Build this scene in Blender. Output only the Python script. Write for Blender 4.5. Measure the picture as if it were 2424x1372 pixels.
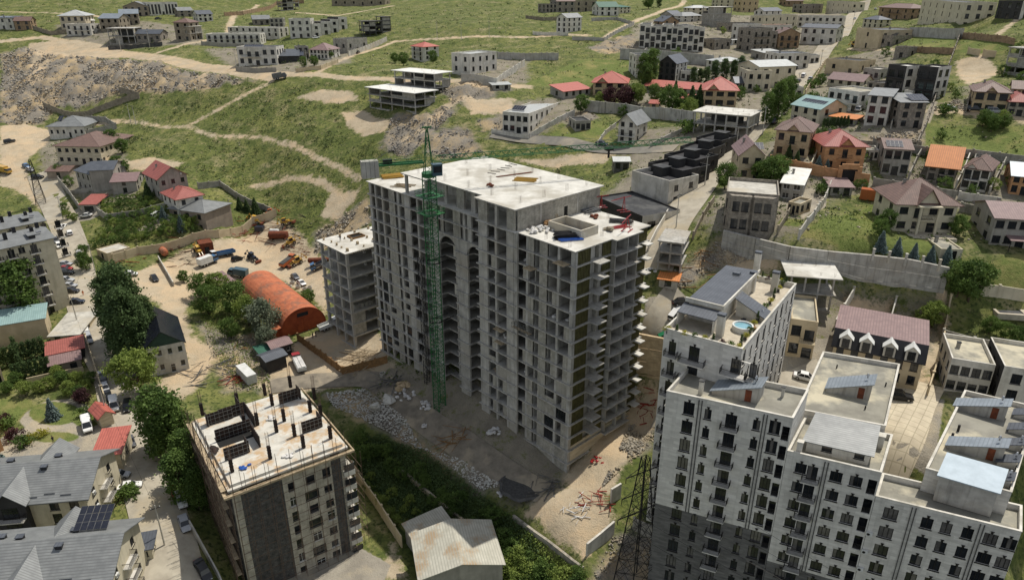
import bpy, math, random
import numpy as np
from mathutils import Vector, Matrix
random.seed(7); rng = np.random.default_rng(7)
R = math.radians
for o in list(bpy.data.objects): bpy.data.objects.remove(o)
SC = bpy.context.scene; COL = SC.collection

# ---------------------------------------------------------------- camera, sky, sun, exposure
FPX, PITCH, HCAM, CX, CY = 1660.0, R(23.3), 93.0, 1212.0, 686.0
cam_d = bpy.data.cameras.new('camera'); cam = bpy.data.objects.new('camera', cam_d); COL.objects.link(cam)
cam.location = (0, 0, HCAM); cam.rotation_euler = (R(90) - PITCH, 0, 0)
cam_d.sensor_width = 36; cam_d.lens = 36 * FPX / 2424; cam_d.clip_start = 1; cam_d.clip_end = 4000
SC.camera = cam
SUN_AZ, SUN_EL = 44.0, 62.0                      # degrees clockwise from the view direction (+Y), above the horizon
W = bpy.data.worlds.new('World'); SC.world = W; W.use_nodes = True
nt = W.node_tree; bg = nt.nodes['Background']; sk = nt.nodes.new('ShaderNodeTexSky')
sk.sky_type = 'NISHITA'; sk.sun_disc = False; sk.sun_elevation = R(SUN_EL); sk.sun_rotation = R(SUN_AZ)
sk.altitude = 1200; sk.air_density = 1.0; sk.dust_density = 2.0; sk.ozone_density = 1.0
hs = nt.nodes.new('ShaderNodeHueSaturation'); hs.inputs['Saturation'].default_value = .4       # bright broken cloud whitens the sky
nt.links.new(sk.outputs[0], hs.inputs['Color']); nt.links.new(hs.outputs[0], bg.inputs[0]); bg.inputs[1].default_value = 0.125
sd = bpy.data.lights.new('sun', 'SUN'); sun = bpy.data.objects.new('sun', sd); COL.objects.link(sun)
sd.energy = 3.4; sd.angle = R(0.55); sd.color = (1.0, 0.945, 0.86)
sv = Vector((math.sin(R(SUN_AZ)) * math.cos(R(SUN_EL)), math.cos(R(SUN_AZ)) * math.cos(R(SUN_EL)), math.sin(R(SUN_EL))))
sun.rotation_euler = sv.to_track_quat('Z', 'Y').to_euler(); sun.location = sv * 300
SC.view_settings.view_transform = 'Standard'; SC.view_settings.look = 'None'
SC.view_settings.exposure = 0.24; SC.view_settings.gamma = 1.0; SC.view_settings.use_curve_mapping = False

# ---------------------------------------------------------------- survey: bearing of an image point -> metres on the land
def ray(x, y):
    dx, dy = x - CX, y - CY
    return dx, FPX * math.cos(PITCH) - dy * math.sin(PITCH), -FPX * math.sin(PITCH) - dy * math.cos(PITCH)
def atz(x, y, z):
    a, b, c = ray(x, y); t = (z - HCAM) / c
    return (a * t, b * t)
def zat(x, y, D):                                # height seen at row y above a spot D metres ahead
    a, b, c = ray(x, y); return HCAM + c * D / b

# land heights (column, row, metres)
CTRL = [(0,1372,0),(200,1372,0),(430,1300,1),(430,1200,1.5),(350,1060,1.5),(300,980,2),(100,1000,2),(0,1150,1),(380,950,2),(250,880,2.5),(480,900,1.5),(600,905,1),(700,905,.5),
(800,890,0),(880,900,0),(1000,980,0),(1345,1130,0),(1100,1060,0),(1180,1130,-.5),(1270,1170,-.5),(800,960,-2),(880,1020,-3),(940,1100,-6),(1000,1160,-7),(900,1180,-8),(1060,1230,-8),(1100,1330,-9),(1000,1372,-9.5),(1250,1330,-6),(1160,1220,-4.5),(1230,1250,-3.5),
(1330,1372,-6),(760,1372,-9),(600,1372,-8),(850,1330,-9),(880,1250,-8.5),(840,1150,-8),(930,1340,-9),
(1280,1210,0),(1340,1250,.5),(1420,1210,1.5),(1430,1150,3),(1480,1080,5),(1490,1010,4.5),(1540,950,8.5),(1390,1310,0.5),(1440,1340,-4),(1500,1300,-2),(1520,1372,-3),(1560,1340,0),(1520,1200,1),(1530,1100,3),
(1900,1372,-3),(2424,1372,-6),
(1560,800,23),(1578,797,23),(1600,745,26.2),(1555,700,29.5),(1620,690,30.2),(1600,660,32),(1560,655,32.2),(1680,620,34),(1750,600,36),
(1590,640,33.5),(1590,600,35.5),(1600,520,39),(1570,560,37.5),(1640,450,42),(1690,400,43.5),(1740,340,46.5),(1830,270,50),(1885,200,54),(1930,150,58),(1975,90,64),(2015,40,69.5),(2045,5,75),
(1750,545,41),(1880,470,42),(2000,500,41.5),(2050,460,43),(2110,545,40.5),(2250,555,40),(2150,590,39.5),(2230,430,45),(1995,395,47),(1880,370,49),(2300,340,51),(2400,330,53),(2380,440,46),
(2150,320,53),(2080,295,54.5),(2130,230,58.5),(2340,270,57.5),(2330,170,63),(2424,230,61),(2300,80,73),(2220,70,74.5),(2424,80,76),(2100,120,66),(2424,10,86),(2370,585,39.5),(2424,640,37),(2300,620,37.5),
(1840,700,31),(1920,720,29.5),(1960,760,28.5),(1870,840,25),(1900,900,23),(1840,930,23.2),(2080,900,23.2),(2150,930,23.2),(2200,880,24.3),(2090,760,26.8),(2150,790,25.6),(2230,800,24.8),(2260,900,24),(2320,770,27.2),(2400,760,28),(2424,700,32),(2300,800,26),(2424,820,25.7),(2130,1000,22.2),(2160,1060,21.8),(2424,1000,22.8),
(1540,400,42),(1500,480,38),(1450,400,38.5),(1300,380,37),(1180,330,41),(1240,315,42.5),(1330,340,42),(1500,345,43),(1560,355,43.5),(1710,315,49),(1640,330,47),(1450,215,52),(1710,245,52.5),(1600,260,50.5),(1400,290,46.5),(1500,290,46),
(1130,188,57),(1000,147,57.5),(935,262,47),(960,215,52),(1100,240,50.5),(1200,200,55),(1300,150,60),(1340,78,70),(1250,90,67.5),(1100,60,73),(900,30,77),(1500,130,62),(1610,115,64),(1450,40,76),(1700,30,77),(1850,205,55),(1850,60,68.5),(1720,160,58),
(650,600,6.5),(720,650,5),(560,560,9.5),(480,640,7),(700,800,2),(620,700,4.5),(790,800,1.5),(843,825,1.5),(760,560,11),(720,520,15),(790,530,15),(830,500,19),(830,465,22),(880,440,27),(800,400,29),(700,430,24),(640,470,17.5),(600,400,25),(500,350,30.5),(700,330,35.5),(850,330,37.5),(900,280,43.5),(800,250,46),(600,230,47),(450,270,40),
(300,280,36.5),(200,260,37),(60,280,34),(30,400,23),(100,450,18.5),(30,340,29),(160,320,30),(190,390,25),(250,455,21),(350,380,28),(410,465,22),(440,510,19),(520,535,14.5),(330,560,14),(400,600,10),(180,550,14),(140,500,16),(170,690,9.5),(200,620,11.5),(60,730,7),(60,850,5),(430,700,6.5),(440,800,4.5),(560,750,4.5),(560,500,16),
(100,170,52),(300,180,52.5),(500,190,52.5),(620,180,54.5),(760,178,55.5),(900,190,55),(300,120,60),(500,150,57.5),(170,70,69),(300,70,69.5),(450,100,64.5),(600,105,62.5),(700,150,58.5),(760,130,60.5),(900,100,64),(700,90,66),(400,40,75),(100,10,82),(600,20,77.5),(900,8,81),(0,90,65),(0,200,44),(1300,20,79),(1600,10,80),(2200,15,81)]
cp = [(*atz(x, y, z), z) for x, y, z in CTRL]
def step_ctrl(x, yt, zt, yb):                    # foot and crown of a retaining wall
    a, b = atz(x, yt, zt); n = math.hypot(a, b)
    cp.append((a + a / n * 1.5, b + b / n * 1.5, zt)); cp.append((a - a / n * 1.5, b - b / n * 1.5, zat(x, yb, b)))
for s in [(1720,555,40.5,580),(1870,592,39.5,630),(1960,603,39,655),(2060,612,38.5,700),(2150,622,38,712),(2235,640,37,712),(1525,800,23,925)]: step_ctrl(*s)
for x in (-700, -350, 0, 350, 700):
    cp += [(x, 640, 98), (x, 900, 150), (x, 1150, 190)]
for x in (-260, -130, 0, 130, 260): cp.append((x, 30, -4 if abs(x) < 140 else 0))
cp += [(-230, 120, 3), (-260, 200, 8), (-330, 300, 24), (210, 100, 20), (240, 140, 32), (260, 220, 55), (330, 330, 76), (-420, 420, 62), (420, 440, 88)]
cp = np.array(cp); CC = 3.0
def _k(ax, ay, bx, by): return np.sqrt((ax - bx) ** 2 + (ay - by) ** 2 + CC * CC)
_A = _k(cp[:, None, 0], cp[:, None, 1], cp[None, :, 0], cp[None, :, 1]); n_ = len(cp)
_M = np.zeros((n_ + 3, n_ + 3)); _M[:n_, :n_] = _A - np.eye(n_) * 0.6
_M[:n_, n_] = 1; _M[:n_, n_ + 1] = cp[:, 0]; _M[:n_, n_ + 2] = cp[:, 1]; _M[n_:, :n_] = _M[:n_, n_:].T
_w = np.linalg.solve(_M, np.concatenate([cp[:, 2], [0, 0, 0]]))
GX0, GY0, GS = -860.0, 20.0, 2.0
gx = np.arange(GX0, 861, GS); gy = np.arange(GY0, 1200, GS)
XX, YY = np.meshgrid(gx, gy); ZG = _w[n_] + _w[n_ + 1] * XX + _w[n_ + 2] * YY
for i in range(n_): ZG += _w[i] * _k(XX, YY, cp[i, 0], cp[i, 1])
for _ in range(2):
    Zp = np.pad(ZG, 1, mode='edge'); ZG = (Zp[:-2, 1:-1] + Zp[2:, 1:-1] + Zp[1:-1, :-2] + Zp[1:-1, 2:] + 4 * ZG) / 8
def hz(x, y):
    x = np.asarray(x, float); y = np.asarray(y, float)
    fx = np.clip((x - GX0) / GS, 0, len(gx) - 1.001); fy = np.clip((y - GY0) / GS, 0, len(gy) - 1.001)
    i = fx.astype(int); j = fy.astype(int); u = fx - i; v = fy - j
    return (ZG[j, i] * (1 - u) + ZG[j, i + 1] * u) * (1 - v) + (ZG[j + 1, i] * (1 - u) + ZG[j + 1, i + 1] * u) * v
def G(px, py):                                   # point of the land on a bearing
    a, b, c = ray(px, py); D = np.concatenate([np.arange(40, 200, .25), np.arange(200, 1100, .6)])
    h = HCAM + c * D / b - hz(a * D / b, D); k = np.where(h < 0)[0]
    k = k[0] if len(k) else len(D) - 1
    d = D[k]
    if k > 0 and h[k] < 0: d = D[k - 1] + (D[k] - D[k - 1]) * h[k - 1] / (h[k - 1] - h[k])
    return Vector((a * d / b, d, float(hz(a * d / b, d))))
def zt(x, y): return float(hz(x, y))

# ---------------------------------------------------------------- materials
def lin(c):
    return tuple(((v / 255) / 12.92 if v / 255 <= .04045 else ((v / 255 + .055) / 1.055) ** 2.4) for v in c)
MATS = {}
def pm(key, c1, c2=None, scale=.5, rough=.85, bump=0.0, bscale=6, metal=0.0, stretch=(1, 1, 1), spec=.3, detail=4, c3=None, sc3=.08, tile=None, brick=None, wave=None, contrast=(.35, .65), coord='pos', streak=0.0):
    """procedural surface: two tones mixed by noise, optional third tone in larger patches, optional joints / ribs"""
    if key in MATS: return MATS[key]
    m = bpy.data.materials.new(key); m.use_nodes = True; t = m.node_tree; N = t.nodes; L = t.links
    bs = N['Principled BSDF']; bs.inputs['Roughness'].default_value = rough; bs.inputs['Metallic'].default_value = metal
    bs.inputs['Specular IOR Level'].default_value = spec
    if coord == 'pos': src = N.new('ShaderNodeNewGeometry').outputs['Position']
    else: src = N.new('ShaderNodeTexCoord').outputs['Object']
    mp = N.new('ShaderNodeMapping'); mp.inputs['Scale'].default_value = stretch; L.new(src, mp.inputs[0])
    def noise(sc, dt=detail):
        n = N.new('ShaderNodeTexNoise'); n.inputs['Scale'].default_value = sc; n.inputs['Detail'].default_value = dt; n.inputs['Roughness'].default_value = .62
        L.new(mp.outputs[0], n.inputs['Vector']); return n.outputs['Fac']
    def ramp(f, a, b):
        r = N.new('ShaderNodeMapRange'); r.inputs[1].default_value = a; r.inputs[2].default_value = b; L.new(f, r.inputs[0]); return r.outputs[0]
    def mix(f, a, b, mode='MIX'):
        x = N.new('ShaderNodeMix'); x.data_type = 'RGBA'; x.blend_type = mode
        if isinstance(f, float): x.inputs[0].default_value = f
        else: L.new(f, x.inputs[0])
        for i, v in ((6, a), (7, b)):
            if isinstance(v, tuple): x.inputs[i].default_value = (*v, 1)
            else: L.new(v, x.inputs[i])
        return x.outputs[2]
    col = mix(ramp(noise(scale), *contrast), c1, c2 or tuple(v * .8 for v in c1))
    if c3: col = mix(ramp(noise(sc3, 5), .5, .62), col, c3)
    height = None
    if streak:
        m2 = N.new('ShaderNodeMapping'); m2.inputs['Scale'].default_value = (1, 1, .09); L.new(src, m2.inputs[0]); ns = N.new('ShaderNodeTexNoise'); ns.inputs['Scale'].default_value = 1.6; ns.inputs['Detail'].default_value = 5; L.new(m2.outputs[0], ns.inputs['Vector'])
        col = mix(ramp(ns.outputs['Fac'], .5, .72), col, mix(1.0, col, (1 - streak,) * 3, 'MULTIPLY'))
    if brick:
        bw, bh, mort, mc = brick
        o = N.new('ShaderNodeTexCoord').outputs['Object']; sp = N.new('ShaderNodeSeparateXYZ'); L.new(o, sp.inputs[0])
        ad = N.new('ShaderNodeMath'); L.new(sp.outputs[0], ad.inputs[0]); L.new(sp.outputs[1], ad.inputs[1])
        cb = N.new('ShaderNodeCombineXYZ'); L.new(ad.outputs[0], cb.inputs[0]); L.new(sp.outputs[2], cb.inputs[1])
        b = N.new('ShaderNodeTexBrick'); b.inputs['Scale'].default_value = 1; b.inputs['Brick Width'].default_value = bw; b.inputs['Row Height'].default_value = bh
        b.inputs['Mortar Size'].default_value = mort; b.inputs['Color1'].default_value = (1, 1, 1, 1); b.inputs['Color2'].default_value = (.78, .78, .78, 1); b.inputs['Mortar'].default_value = (mc, mc, mc, 1)
        L.new(cb.outputs[0], b.inputs['Vector']); col = mix(1.0, col, b.outputs['Color'], 'MULTIPLY'); height = b.outputs['Fac']
    if tile:
        mt_ = N.new('ShaderNodeMapping'); mt_.inputs['Rotation'].default_value = (0, 0, R(40)); L.new(src, mt_.inputs[0]); bt = N.new('ShaderNodeTexBrick'); bt.offset = 0; bt.inputs['Scale'].default_value = 1; bt.inputs['Brick Width'].default_value = tile; bt.inputs['Row Height'].default_value = tile; bt.inputs['Mortar Size'].default_value = tile * .05
        bt.inputs['Color1'].default_value = (.92, .92, .92, 1); bt.inputs['Color2'].default_value = (1, 1, 1, 1); bt.inputs['Mortar'].default_value = (.68, .68, .66, 1); L.new(mt_.outputs[0], bt.inputs['Vector']); col = mix(1.0, col, bt.outputs['Color'], 'MULTIPLY')
    if wave:
        axis, sc, depth = wave
        o = N.new('ShaderNodeTexCoord').outputs['Object']
        wv = N.new('ShaderNodeTexWave'); wv.wave_type = 'BANDS'; wv.bands_direction = axis; wv.inputs['Scale'].default_value = sc; wv.inputs['Distortion'].default_value = 0.3
        L.new(o, wv.inputs['Vector']); col = mix(ramp(wv.outputs['Fac'], 0, .35), tuple(v * depth for v in c1), col)
    L.new(col, bs.inputs['Base Color'])
    if bump:
        bn = N.new('ShaderNodeBump'); bn.inputs['Strength'].default_value = bump; bn.inputs['Distance'].default_value = .1
        L.new(noise(bscale), bn.inputs['Height']); L.new(bn.outputs[0], bs.inputs['Normal'])
    MATS[key] = m; return m
C = lin
pm('concrete', C((182,179,170)), C((150,147,139)), .45, .9, .25, 8, c3=C((164,158,146)), sc3=.12, streak=.35)
pm('concrete_pale', C((196,192,180)), C((160,156,146)), .5, .9, .2, 6, c3=C((176,168,150)), sc3=.15)
pm('concrete_white', C((208,205,195)), C((182,179,169)), .35, .85, .15, 5, c3=C((170,165,152)), sc3=.1)
pm('concrete_dark', C((92,91,88)), C((66,65,63)), .6, .9, .25, 8)
pm('slab_edge', C((190,186,176)), C((146,142,134)), 1.5, .9, .2, 10, streak=.3)  # paler than the concrete: light caught by the edges is painted in
pm('blockwork', C((182,177,164)), C((150,146,134)), .7, .92, .2, 12, brick=(.42, .21, .018, .62), streak=.25)
pm('blockwork_tan', C((165,154,134)), C((132,122,104)), .7, .92, .2, 12, brick=(.45, .24, .02, .6))
pm('stone_pale', C((222,218,208)), C((206,202,192)), .9, .7, .08, 12, stretch=(.5, .5, 3.5), brick=(1.2, .55, .012, .8), streak=.16)
pm('stone_grey', C((120,118,114)), C((94,92,90)), .9, .7, .1, 12, stretch=(.5, .5, 3), brick=(1.2, .55, .012, .75))
pm('stone_cream', C((206,194,168)), C((178,166,140)), .8, .75, .08, 12, stretch=(.6, .6, 2.5))
pm('stone_tan', C((202,180,144)), C((178,156,122)), .8, .8, .12, 12, brick=(.6, .3, .015, .75))
pm('stone_brown', C((168,142,112)), C((138,116,92)), .8, .8, .12, 12, brick=(.6, .3, .015, .75))
pm('tuff_orange', C((204,156,112)), C((182,136,94)), .8, .8, .12, 12, brick=(.6, .3, .015, .75))
pm('stone_rough', C((168,159,144)), C((126,119,108)), 1.2, .9, .4, 5, brick=(.5, .28, .03, .6))
pm('plaster_white', C((212,207,195)), C((190,186,174)), .4, .8, .06, 8, c3=C((182,177,163)), sc3=.2, streak=.2)
pm('plaster_grey', C((160,155,144)), C((140,136,126)), .4, .85, .06, 8, streak=.22)
pm('plaster_beige', C((198,182,150)), C((178,162,132)), .4, .85, .06, 8)
pm('plaster_cream', C((204,195,170)), C((186,177,152)), .4, .85, .06, 8, streak=.2)
pm('plaster_dark', C((62,60,58)), C((48,47,46)), .5, .75, .06, 8)
pm('plaster_brownish', C((150,138,122)), C((132,120,106)), .5, .85, .06, 8)
pm('roof_red', C((164,96,86)), C((146,84,76)), .8, .6, .1, 8, wave=('X', 0.62, 0.58))
pm('roof_coral', C((184,104,90)), C((168,92,80)), .8, .55, .1, 8, wave=('X', 0.62, 0.61))
pm('roof_orange', C((204,130,72)), C((186,116,62)), .8, .6, .08, 8, wave=('X', 0.62, 0.66))
pm('roof_brown', C((122,98,88)), C((102,82,74)), .8, .6, .1, 8, wave=('X', 0.62, 0.61))
pm('roof_mauve', C((140,116,112)), C((122,100,98)), .8, .6, .1, 8, wave=('X', 0.62, 0.66))
pm('roof_grey', C((136,138,136)), C((116,118,117)), .6, .5, .06, 8, wave=('Y', 0.72, 0.58), metal=.15)
pm('roof_slate', C((92,96,102)), C((76,80,86)), .6, .5, .06, 8, wave=('X', 0.62, 0.66), metal=.15)
pm('roof_blue', C((140,148,154)), C((122,130,136)), .6, .45, .05, 8, wave=('X', 0.62, 0.71), metal=.2)
pm('roof_corrugated', C((188,185,170)), C((168,165,150)), .6, .6, .06, 8, wave=('X', 0.62, 0.66), c3=C((160,140,112)), sc3=.2)
pm('roof_sky', C((172,186,194)), C((158,172,180)), .6, .5, .04, 8)
pm('roof_pale', C((186,188,184)), C((168,170,166)), .6, .45, .05, 8, wave=('X', 0.62, 0.74), metal=.15)
pm('roof_teal', C((150,176,172)), C((132,158,156)), .6, .5, .05, 8, wave=('X', 0.62, 0.71), metal=.1)
pm('roof_green', C((58,104,84)), C((48,88,72)), .6, .6, .05, 8, wave=('X', 0.62, 0.66))
pm('roof_white', C((222,221,214)), C((206,204,194)), .4, .6, .04, 8)
pm('roof_felt', C((146,143,130)), C((126,123,112)), .25, .9, .12, 5, c3=C((188,180,156)), sc3=.11, contrast=(.4, .6))
pm('roof_dark', C((66,67,68)), C((52,53,54)), .6, .85, .1, 6, c3=C((84,84,82)), sc3=.2)
pm('roof_black', C((46,46,48)), C((36,36,38)), .6, .7, .1, 6)
pm('metal_grey', C((120,120,118)), C((96,96,94)), 1, .5, .05, 8, metal=.5)
pm('metal_dark', C((48,46,45)), C((36,34,33)), 1, .6, .1, 8, metal=.3)
pm('metal_white', C((214,214,208)), C((194,194,188)), 1, .5, .05, 8)
pm('rust', C((122,66,42)), C((86,48,34)), 1.6, .85, .3, 6)
pm('rust_red', C((150,56,44)), C((120,46,38)), 1.4, .8, .2, 6)
pm('crane_green', C((48,110,62)), C((38,88,50)), 1.5, .55, .05, 8)
pm('hangar_orange', C((190,114,78)), C((166,94,64)), .5, .75, .2, 3, c3=C((142,96,74)), sc3=.3, streak=.25)
pm('hangar_front', C((168,82,46)), C((142,66,38)), .6, .75, .15, 4)  # deeper orange than the vault; the front's shade is painted in
pm('cladding_olive', C((96,92,56)), C((74,70,42)), 1.2, .7, .1, 8)
pm('frame_dark', C((42,40,38)), C((34,32,31)), 1, .5)
pm('frame_white', C((214,212,204)), C((200,198,190)), 1, .5)
pm('glass', (.012, .014, .016), (.03, .033, .036), .35, .06, spec=.6)
pm('glass_curtain', (.16, .15, .135), (.09, .085, .08), .9, .12, spec=.6)
pm('solar_cell', (.012, .014, .022), (.02, .022, .032), 2, .15, spec=.6)
pm('inner_shade', (.02, .02, .019), (.014, .014, .013), 1, .95)  # near-black paint for the shade inside openings
pm('wood', C((150,116,76)), C((116,88,58)), 1.5, .8, .2, 8)
pm('timber', C((182,164,134)), C((140,124,98)), 2, .8, .2, 8)
pm('rebar', C((112,92,76)), C((84,70,60)), 2, .8)
pm('formwork', C((38,34,32)), C((56,40,32)), 1.2, .8, .2, 6)
pm('asphalt', C((176,168,150)), C((152,144,128)), .35, .95, .2, 9, c3=C((168,156,132)), sc3=.09)
pm('asphalt_grey', C((128,124,114)), C((108,105,98)), .4, .95, .2, 9, c3=C((146,138,122)), sc3=.1)
pm('site_dirt', C((140,131,115)), C((112,105,93)), .4, .95, .3, 5, c3=C((162,150,128)), sc3=.12)
pm('stone_drab', C((196,188,170)), C((170,162,146)), .8, .8, .1, 12, brick=(.9, .45, .015, .75), streak=.25)
pm('stone_char', C((104,101,97)), C((72,70,68)), 1.4, .85, .3, 7, brick=(.7, .35, .03, .6), streak=.3)
pm('paving', C((190,180,160)), C((166,156,138)), .8, .9, .15, 9)
pm('paving_diamond', C((204,192,166)), C((188,176,152)), .5, .85, .1, 9, tile=1.5)
pm('slab_stained', C((206,202,190)), C((184,180,168)), .5, .9, .15, 6, c3=C((184,158,124)), sc3=.3)
pm('siding_green', C((52,74,62)), C((42,62,52)), .8, .7, .05, 8)
pm('water', (.18, .36, .42), (.22, .42, .48), .6, .05, spec=.6)
pm('tyre', (.012, .012, .012), (.02, .02, .02), 2, .9)
pm('chrome', C((176,176,176)), C((150,150,150)), 1, .3, metal=.8)
pm('lamp_glass', C((226,226,220)), C((206,206,200)), 1, .2)
pm('tail_red', C((150,24,20)), C((120,18,16)), 1, .3)
pm('bark', C((92,78,62)), C((66,56,46)), 2, .95, .4, 6)
pm('rock', C((172,164,148)), C((122,117,107)), .9, .95, .4, 3, c3=C((172,158,132)), sc3=.25)
pm('rock_grey', C((146,141,133)), C((100,98,95)), .9, .95, .4, 3, c3=C((150,144,134)), sc3=.2)
pm('bag_white', C((214,211,204)), C((180,178,174)), 1.2, .8, .2, 4)
pm('plastic_blue', C((40,84,160)), C((34,70,136)), 1, .5)
pm('cloth_dark', C((46,48,56)), C((36,38,44)), 2, .9)
pm('cloth_orange', C((206,110,50)), C((186,96,44)), 2, .9)
pm('skin', C((178,132,104)), C((168,122,96)), 2, .7)
pm('gravel_dark', C((84,83,80)), C((66,65,63)), 2, .95, .4, 9)
pm('flower_yellow', C((196,166,48)), C((150,132,44)), 2, .8)
for k, c in {'red':(150,34,32),'white':(228,227,222),'silver':(170,172,174),'black':(30,31,33),'blue':(70,108,146),'navy':(36,44,58),'green':(28,112,72),'yellow':(192,152,66),'orange':(178,98,56),'grey':(88,90,94),'teal':(60,84,94),'maroon':(88,34,36)}.items():
    pm('paint_' + k, C(c), tuple(v * .9 for v in C(c)), .8, .28, spec=.5)
def leaf_mat(key, c1, c2, scale=.25):
    m = bpy.data.materials.new(key); m.use_nodes = True; t = m.node_tree; N = t.nodes; L = t.links
    bs = N['Principled BSDF']; out = N['Material Output']
    g = N.new('ShaderNodeNewGeometry'); n = N.new('ShaderNodeTexNoise'); n.inputs['Scale'].default_value = scale; n.inputs['Detail'].default_value = 6; n.inputs['Roughness'].default_value = .7
    L.new(g.outputs['Position'], n.inputs['Vector'])
    r = N.new('ShaderNodeMapRange'); r.inputs[1].default_value = .36; r.inputs[2].default_value = .64; L.new(n.outputs['Fac'], r.inputs[0])
    x = N.new('ShaderNodeMix'); x.data_type = 'RGBA'; L.new(r.outputs[0], x.inputs[0]); x.inputs[6].default_value = (*c1, 1); x.inputs[7].default_value = (*c2, 1)
    L.new(x.outputs[2], bs.inputs['Base Color']); bs.inputs['Roughness'].default_value = .7; bs.inputs['Specular IOR Level'].default_value = .2
    tr = N.new('ShaderNodeBsdfTranslucent'); L.new(x.outputs[2], tr.inputs[0]); ms = N.new('ShaderNodeMixShader'); ms.inputs[0].default_value = .3
    L.new(bs.outputs[0], ms.inputs[1]); L.new(tr.outputs[0], ms.inputs[2]); L.new(ms.outputs[0], out.inputs[0])
    MATS[key] = m
leaf_mat('leaf', C((108, 130, 64)), C((70, 92, 44)))
leaf_mat('leaf_light', C((142, 156, 78)), C((104, 122, 58)))
leaf_mat('leaf_dark', C((98, 118, 72)), C((66, 84, 50)))
leaf_mat('leaf_blue', C((136, 152, 146)), C((98, 114, 110)))
leaf_mat('leaf_purple', C((92, 62, 62)), C((64, 44, 46)))
leaf_mat('leaf_yellow', C((186, 178, 74)), C((140, 142, 60)))
leaf_mat('leaf_grey', C((130, 138, 114)), C((98, 108, 86)))
leaf_mat('shrub_leaf', C((112, 124, 74)), C((74, 86, 52)), .08)

# ---------------------------------------------------------------- mesh helpers
class MB:
    def __init__(s, *mats): s.v = []; s.f = []; s.m = []; s.mats = list(mats)
    def mi(s, m):
        if isinstance(m, int): return m
        if m not in s.mats: s.mats.append(m)
        return s.mats.index(m)
    def poly(s, pts, m=0):
        k = len(s.v); s.v += [tuple(p) for p in pts]; s.f.append(tuple(range(k, k + len(pts)))); s.m.append(s.mi(m)); return s
    def box(s, x0, x1, y0, y1, z0, z1, m=0):
        k = len(s.v); s.v += [(x, y, z) for z in (z0, z1) for y in (y0, y1) for x in (x0, x1)]
        for f in ((0, 2, 3, 1), (4, 5, 7, 6), (0, 1, 5, 4), (2, 6, 7, 3), (0, 4, 6, 2), (1, 3, 7, 5)):
            s.f.append(tuple(k + i for i in f)); s.m.append(s.mi(m))
        return s
    def prism(s, pts, z0, z1, m=0, mtop=None, bottom=True):
        n = len(pts); k = len(s.v); s.v += [(p[0], p[1], z0) for p in pts] + [(p[0], p[1], z1) for p in pts]
        for i in range(n):
            j = (i + 1) % n; s.f.append((k + i, k + j, k + n + j, k + n + i)); s.m.append(s.mi(m))
        s.f.append(tuple(k + n + i for i in range(n))); s.m.append(s.mi(m if mtop is None else mtop))
        if bottom: s.f.append(tuple(k + n - 1 - i for i in range(n))); s.m.append(s.mi(m))
        return s
    def tube(s, p, q, r, n=5, m=0, r2=None, caps=True):
        p = Vector(p); q = Vector(q); d = q - p
        if d.length < 1e-6: return s
        a = d.orthogonal().normalized(); b = d.normalized().cross(a); k = len(s.v); r2 = r if r2 is None else r2
        for c, rr in ((p, r), (q, r2)):
            for i in range(n):
                t = 2 * math.pi * i / n; s.v.append(tuple(c + a * math.cos(t) * rr + b * math.sin(t) * rr))
        for i in range(n):
            j = (i + 1) % n; s.f.append((k + i, k + j, k + n + j, k + n + i)); s.m.append(s.mi(m))
        if caps:
            s.f.append(tuple(k + n + i for i in range(n))); s.m.append(s.mi(m)); s.f.append(tuple(k + n - 1 - i for i in range(n))); s.m.append(s.mi(m))
        return s
    def slab(s, pts, th, m=0):                   # a sloping sheet given thickness downwards
        n = len(pts); k = len(s.v); s.v += [tuple(p) for p in pts] + [(p[0], p[1], p[2] - th) for p in pts]
        s.f.append(tuple(range(k, k + n))); s.m.append(s.mi(m)); s.f.append(tuple(k + n + n - 1 - i for i in range(n))); s.m.append(s.mi(m))
        for i in range(n):
            j = (i + 1) % n; s.f.append((k + j, k + i, k + n + i, k + n + j)); s.m.append(s.mi(m))
        return s
    def mesh(s, name='mesh', smooth=False):
        me = bpy.data.meshes.new(name); me.from_pydata(s.v, [], s.f)
        for m in s.mats: me.materials.append(MATS[m])
        me.polygons.foreach_set('material_index', s.m)
        if smooth: me.polygons.foreach_set('use_smooth', [True] * len(s.f))
        me.update(); return me
def link(name, data, parent=None, loc=(0, 0, 0), rz=0.0, sc=None):
    o = bpy.data.objects.new(name, data); COL.objects.link(o); o.location = loc
    if rz: o.rotation_euler = (0, 0, rz)
    if sc is not None: o.scale = sc if not isinstance(sc, (int, float)) else (sc, sc, sc)
    if parent is not None: o.parent = parent
    return o
def tag(o, label, cat, group=None):
    o['label'] = label; o['category'] = cat
    if group: o['group'] = group
    return o
def thing(name, label, cat, loc=(0, 0, 0), rz=0.0, group=None):
    return tag(link(name, None, None, loc, rz), label, cat, group)
def part(name, mb, parent, loc=(0, 0, 0), rz=0.0, sc=None):
    return link(name, mb if isinstance(mb, bpy.types.Mesh) else mb.mesh(name), parent, loc, rz, sc)
CACHE = {}
def cached(key, fn):
    if key not in CACHE: CACHE[key] = fn()
    return CACHE[key]
def bx(w, d, h, m, name='box'):                  # shared box mesh, centred in x, from y=0, up from z=0
    w, d, h = round(w, 2), round(d, 2), round(h, 2)
    return cached(('bx', w, d, h, m), lambda: MB(m).box(-w / 2, w / 2, 0, d, 0, h).mesh(name))

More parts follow.
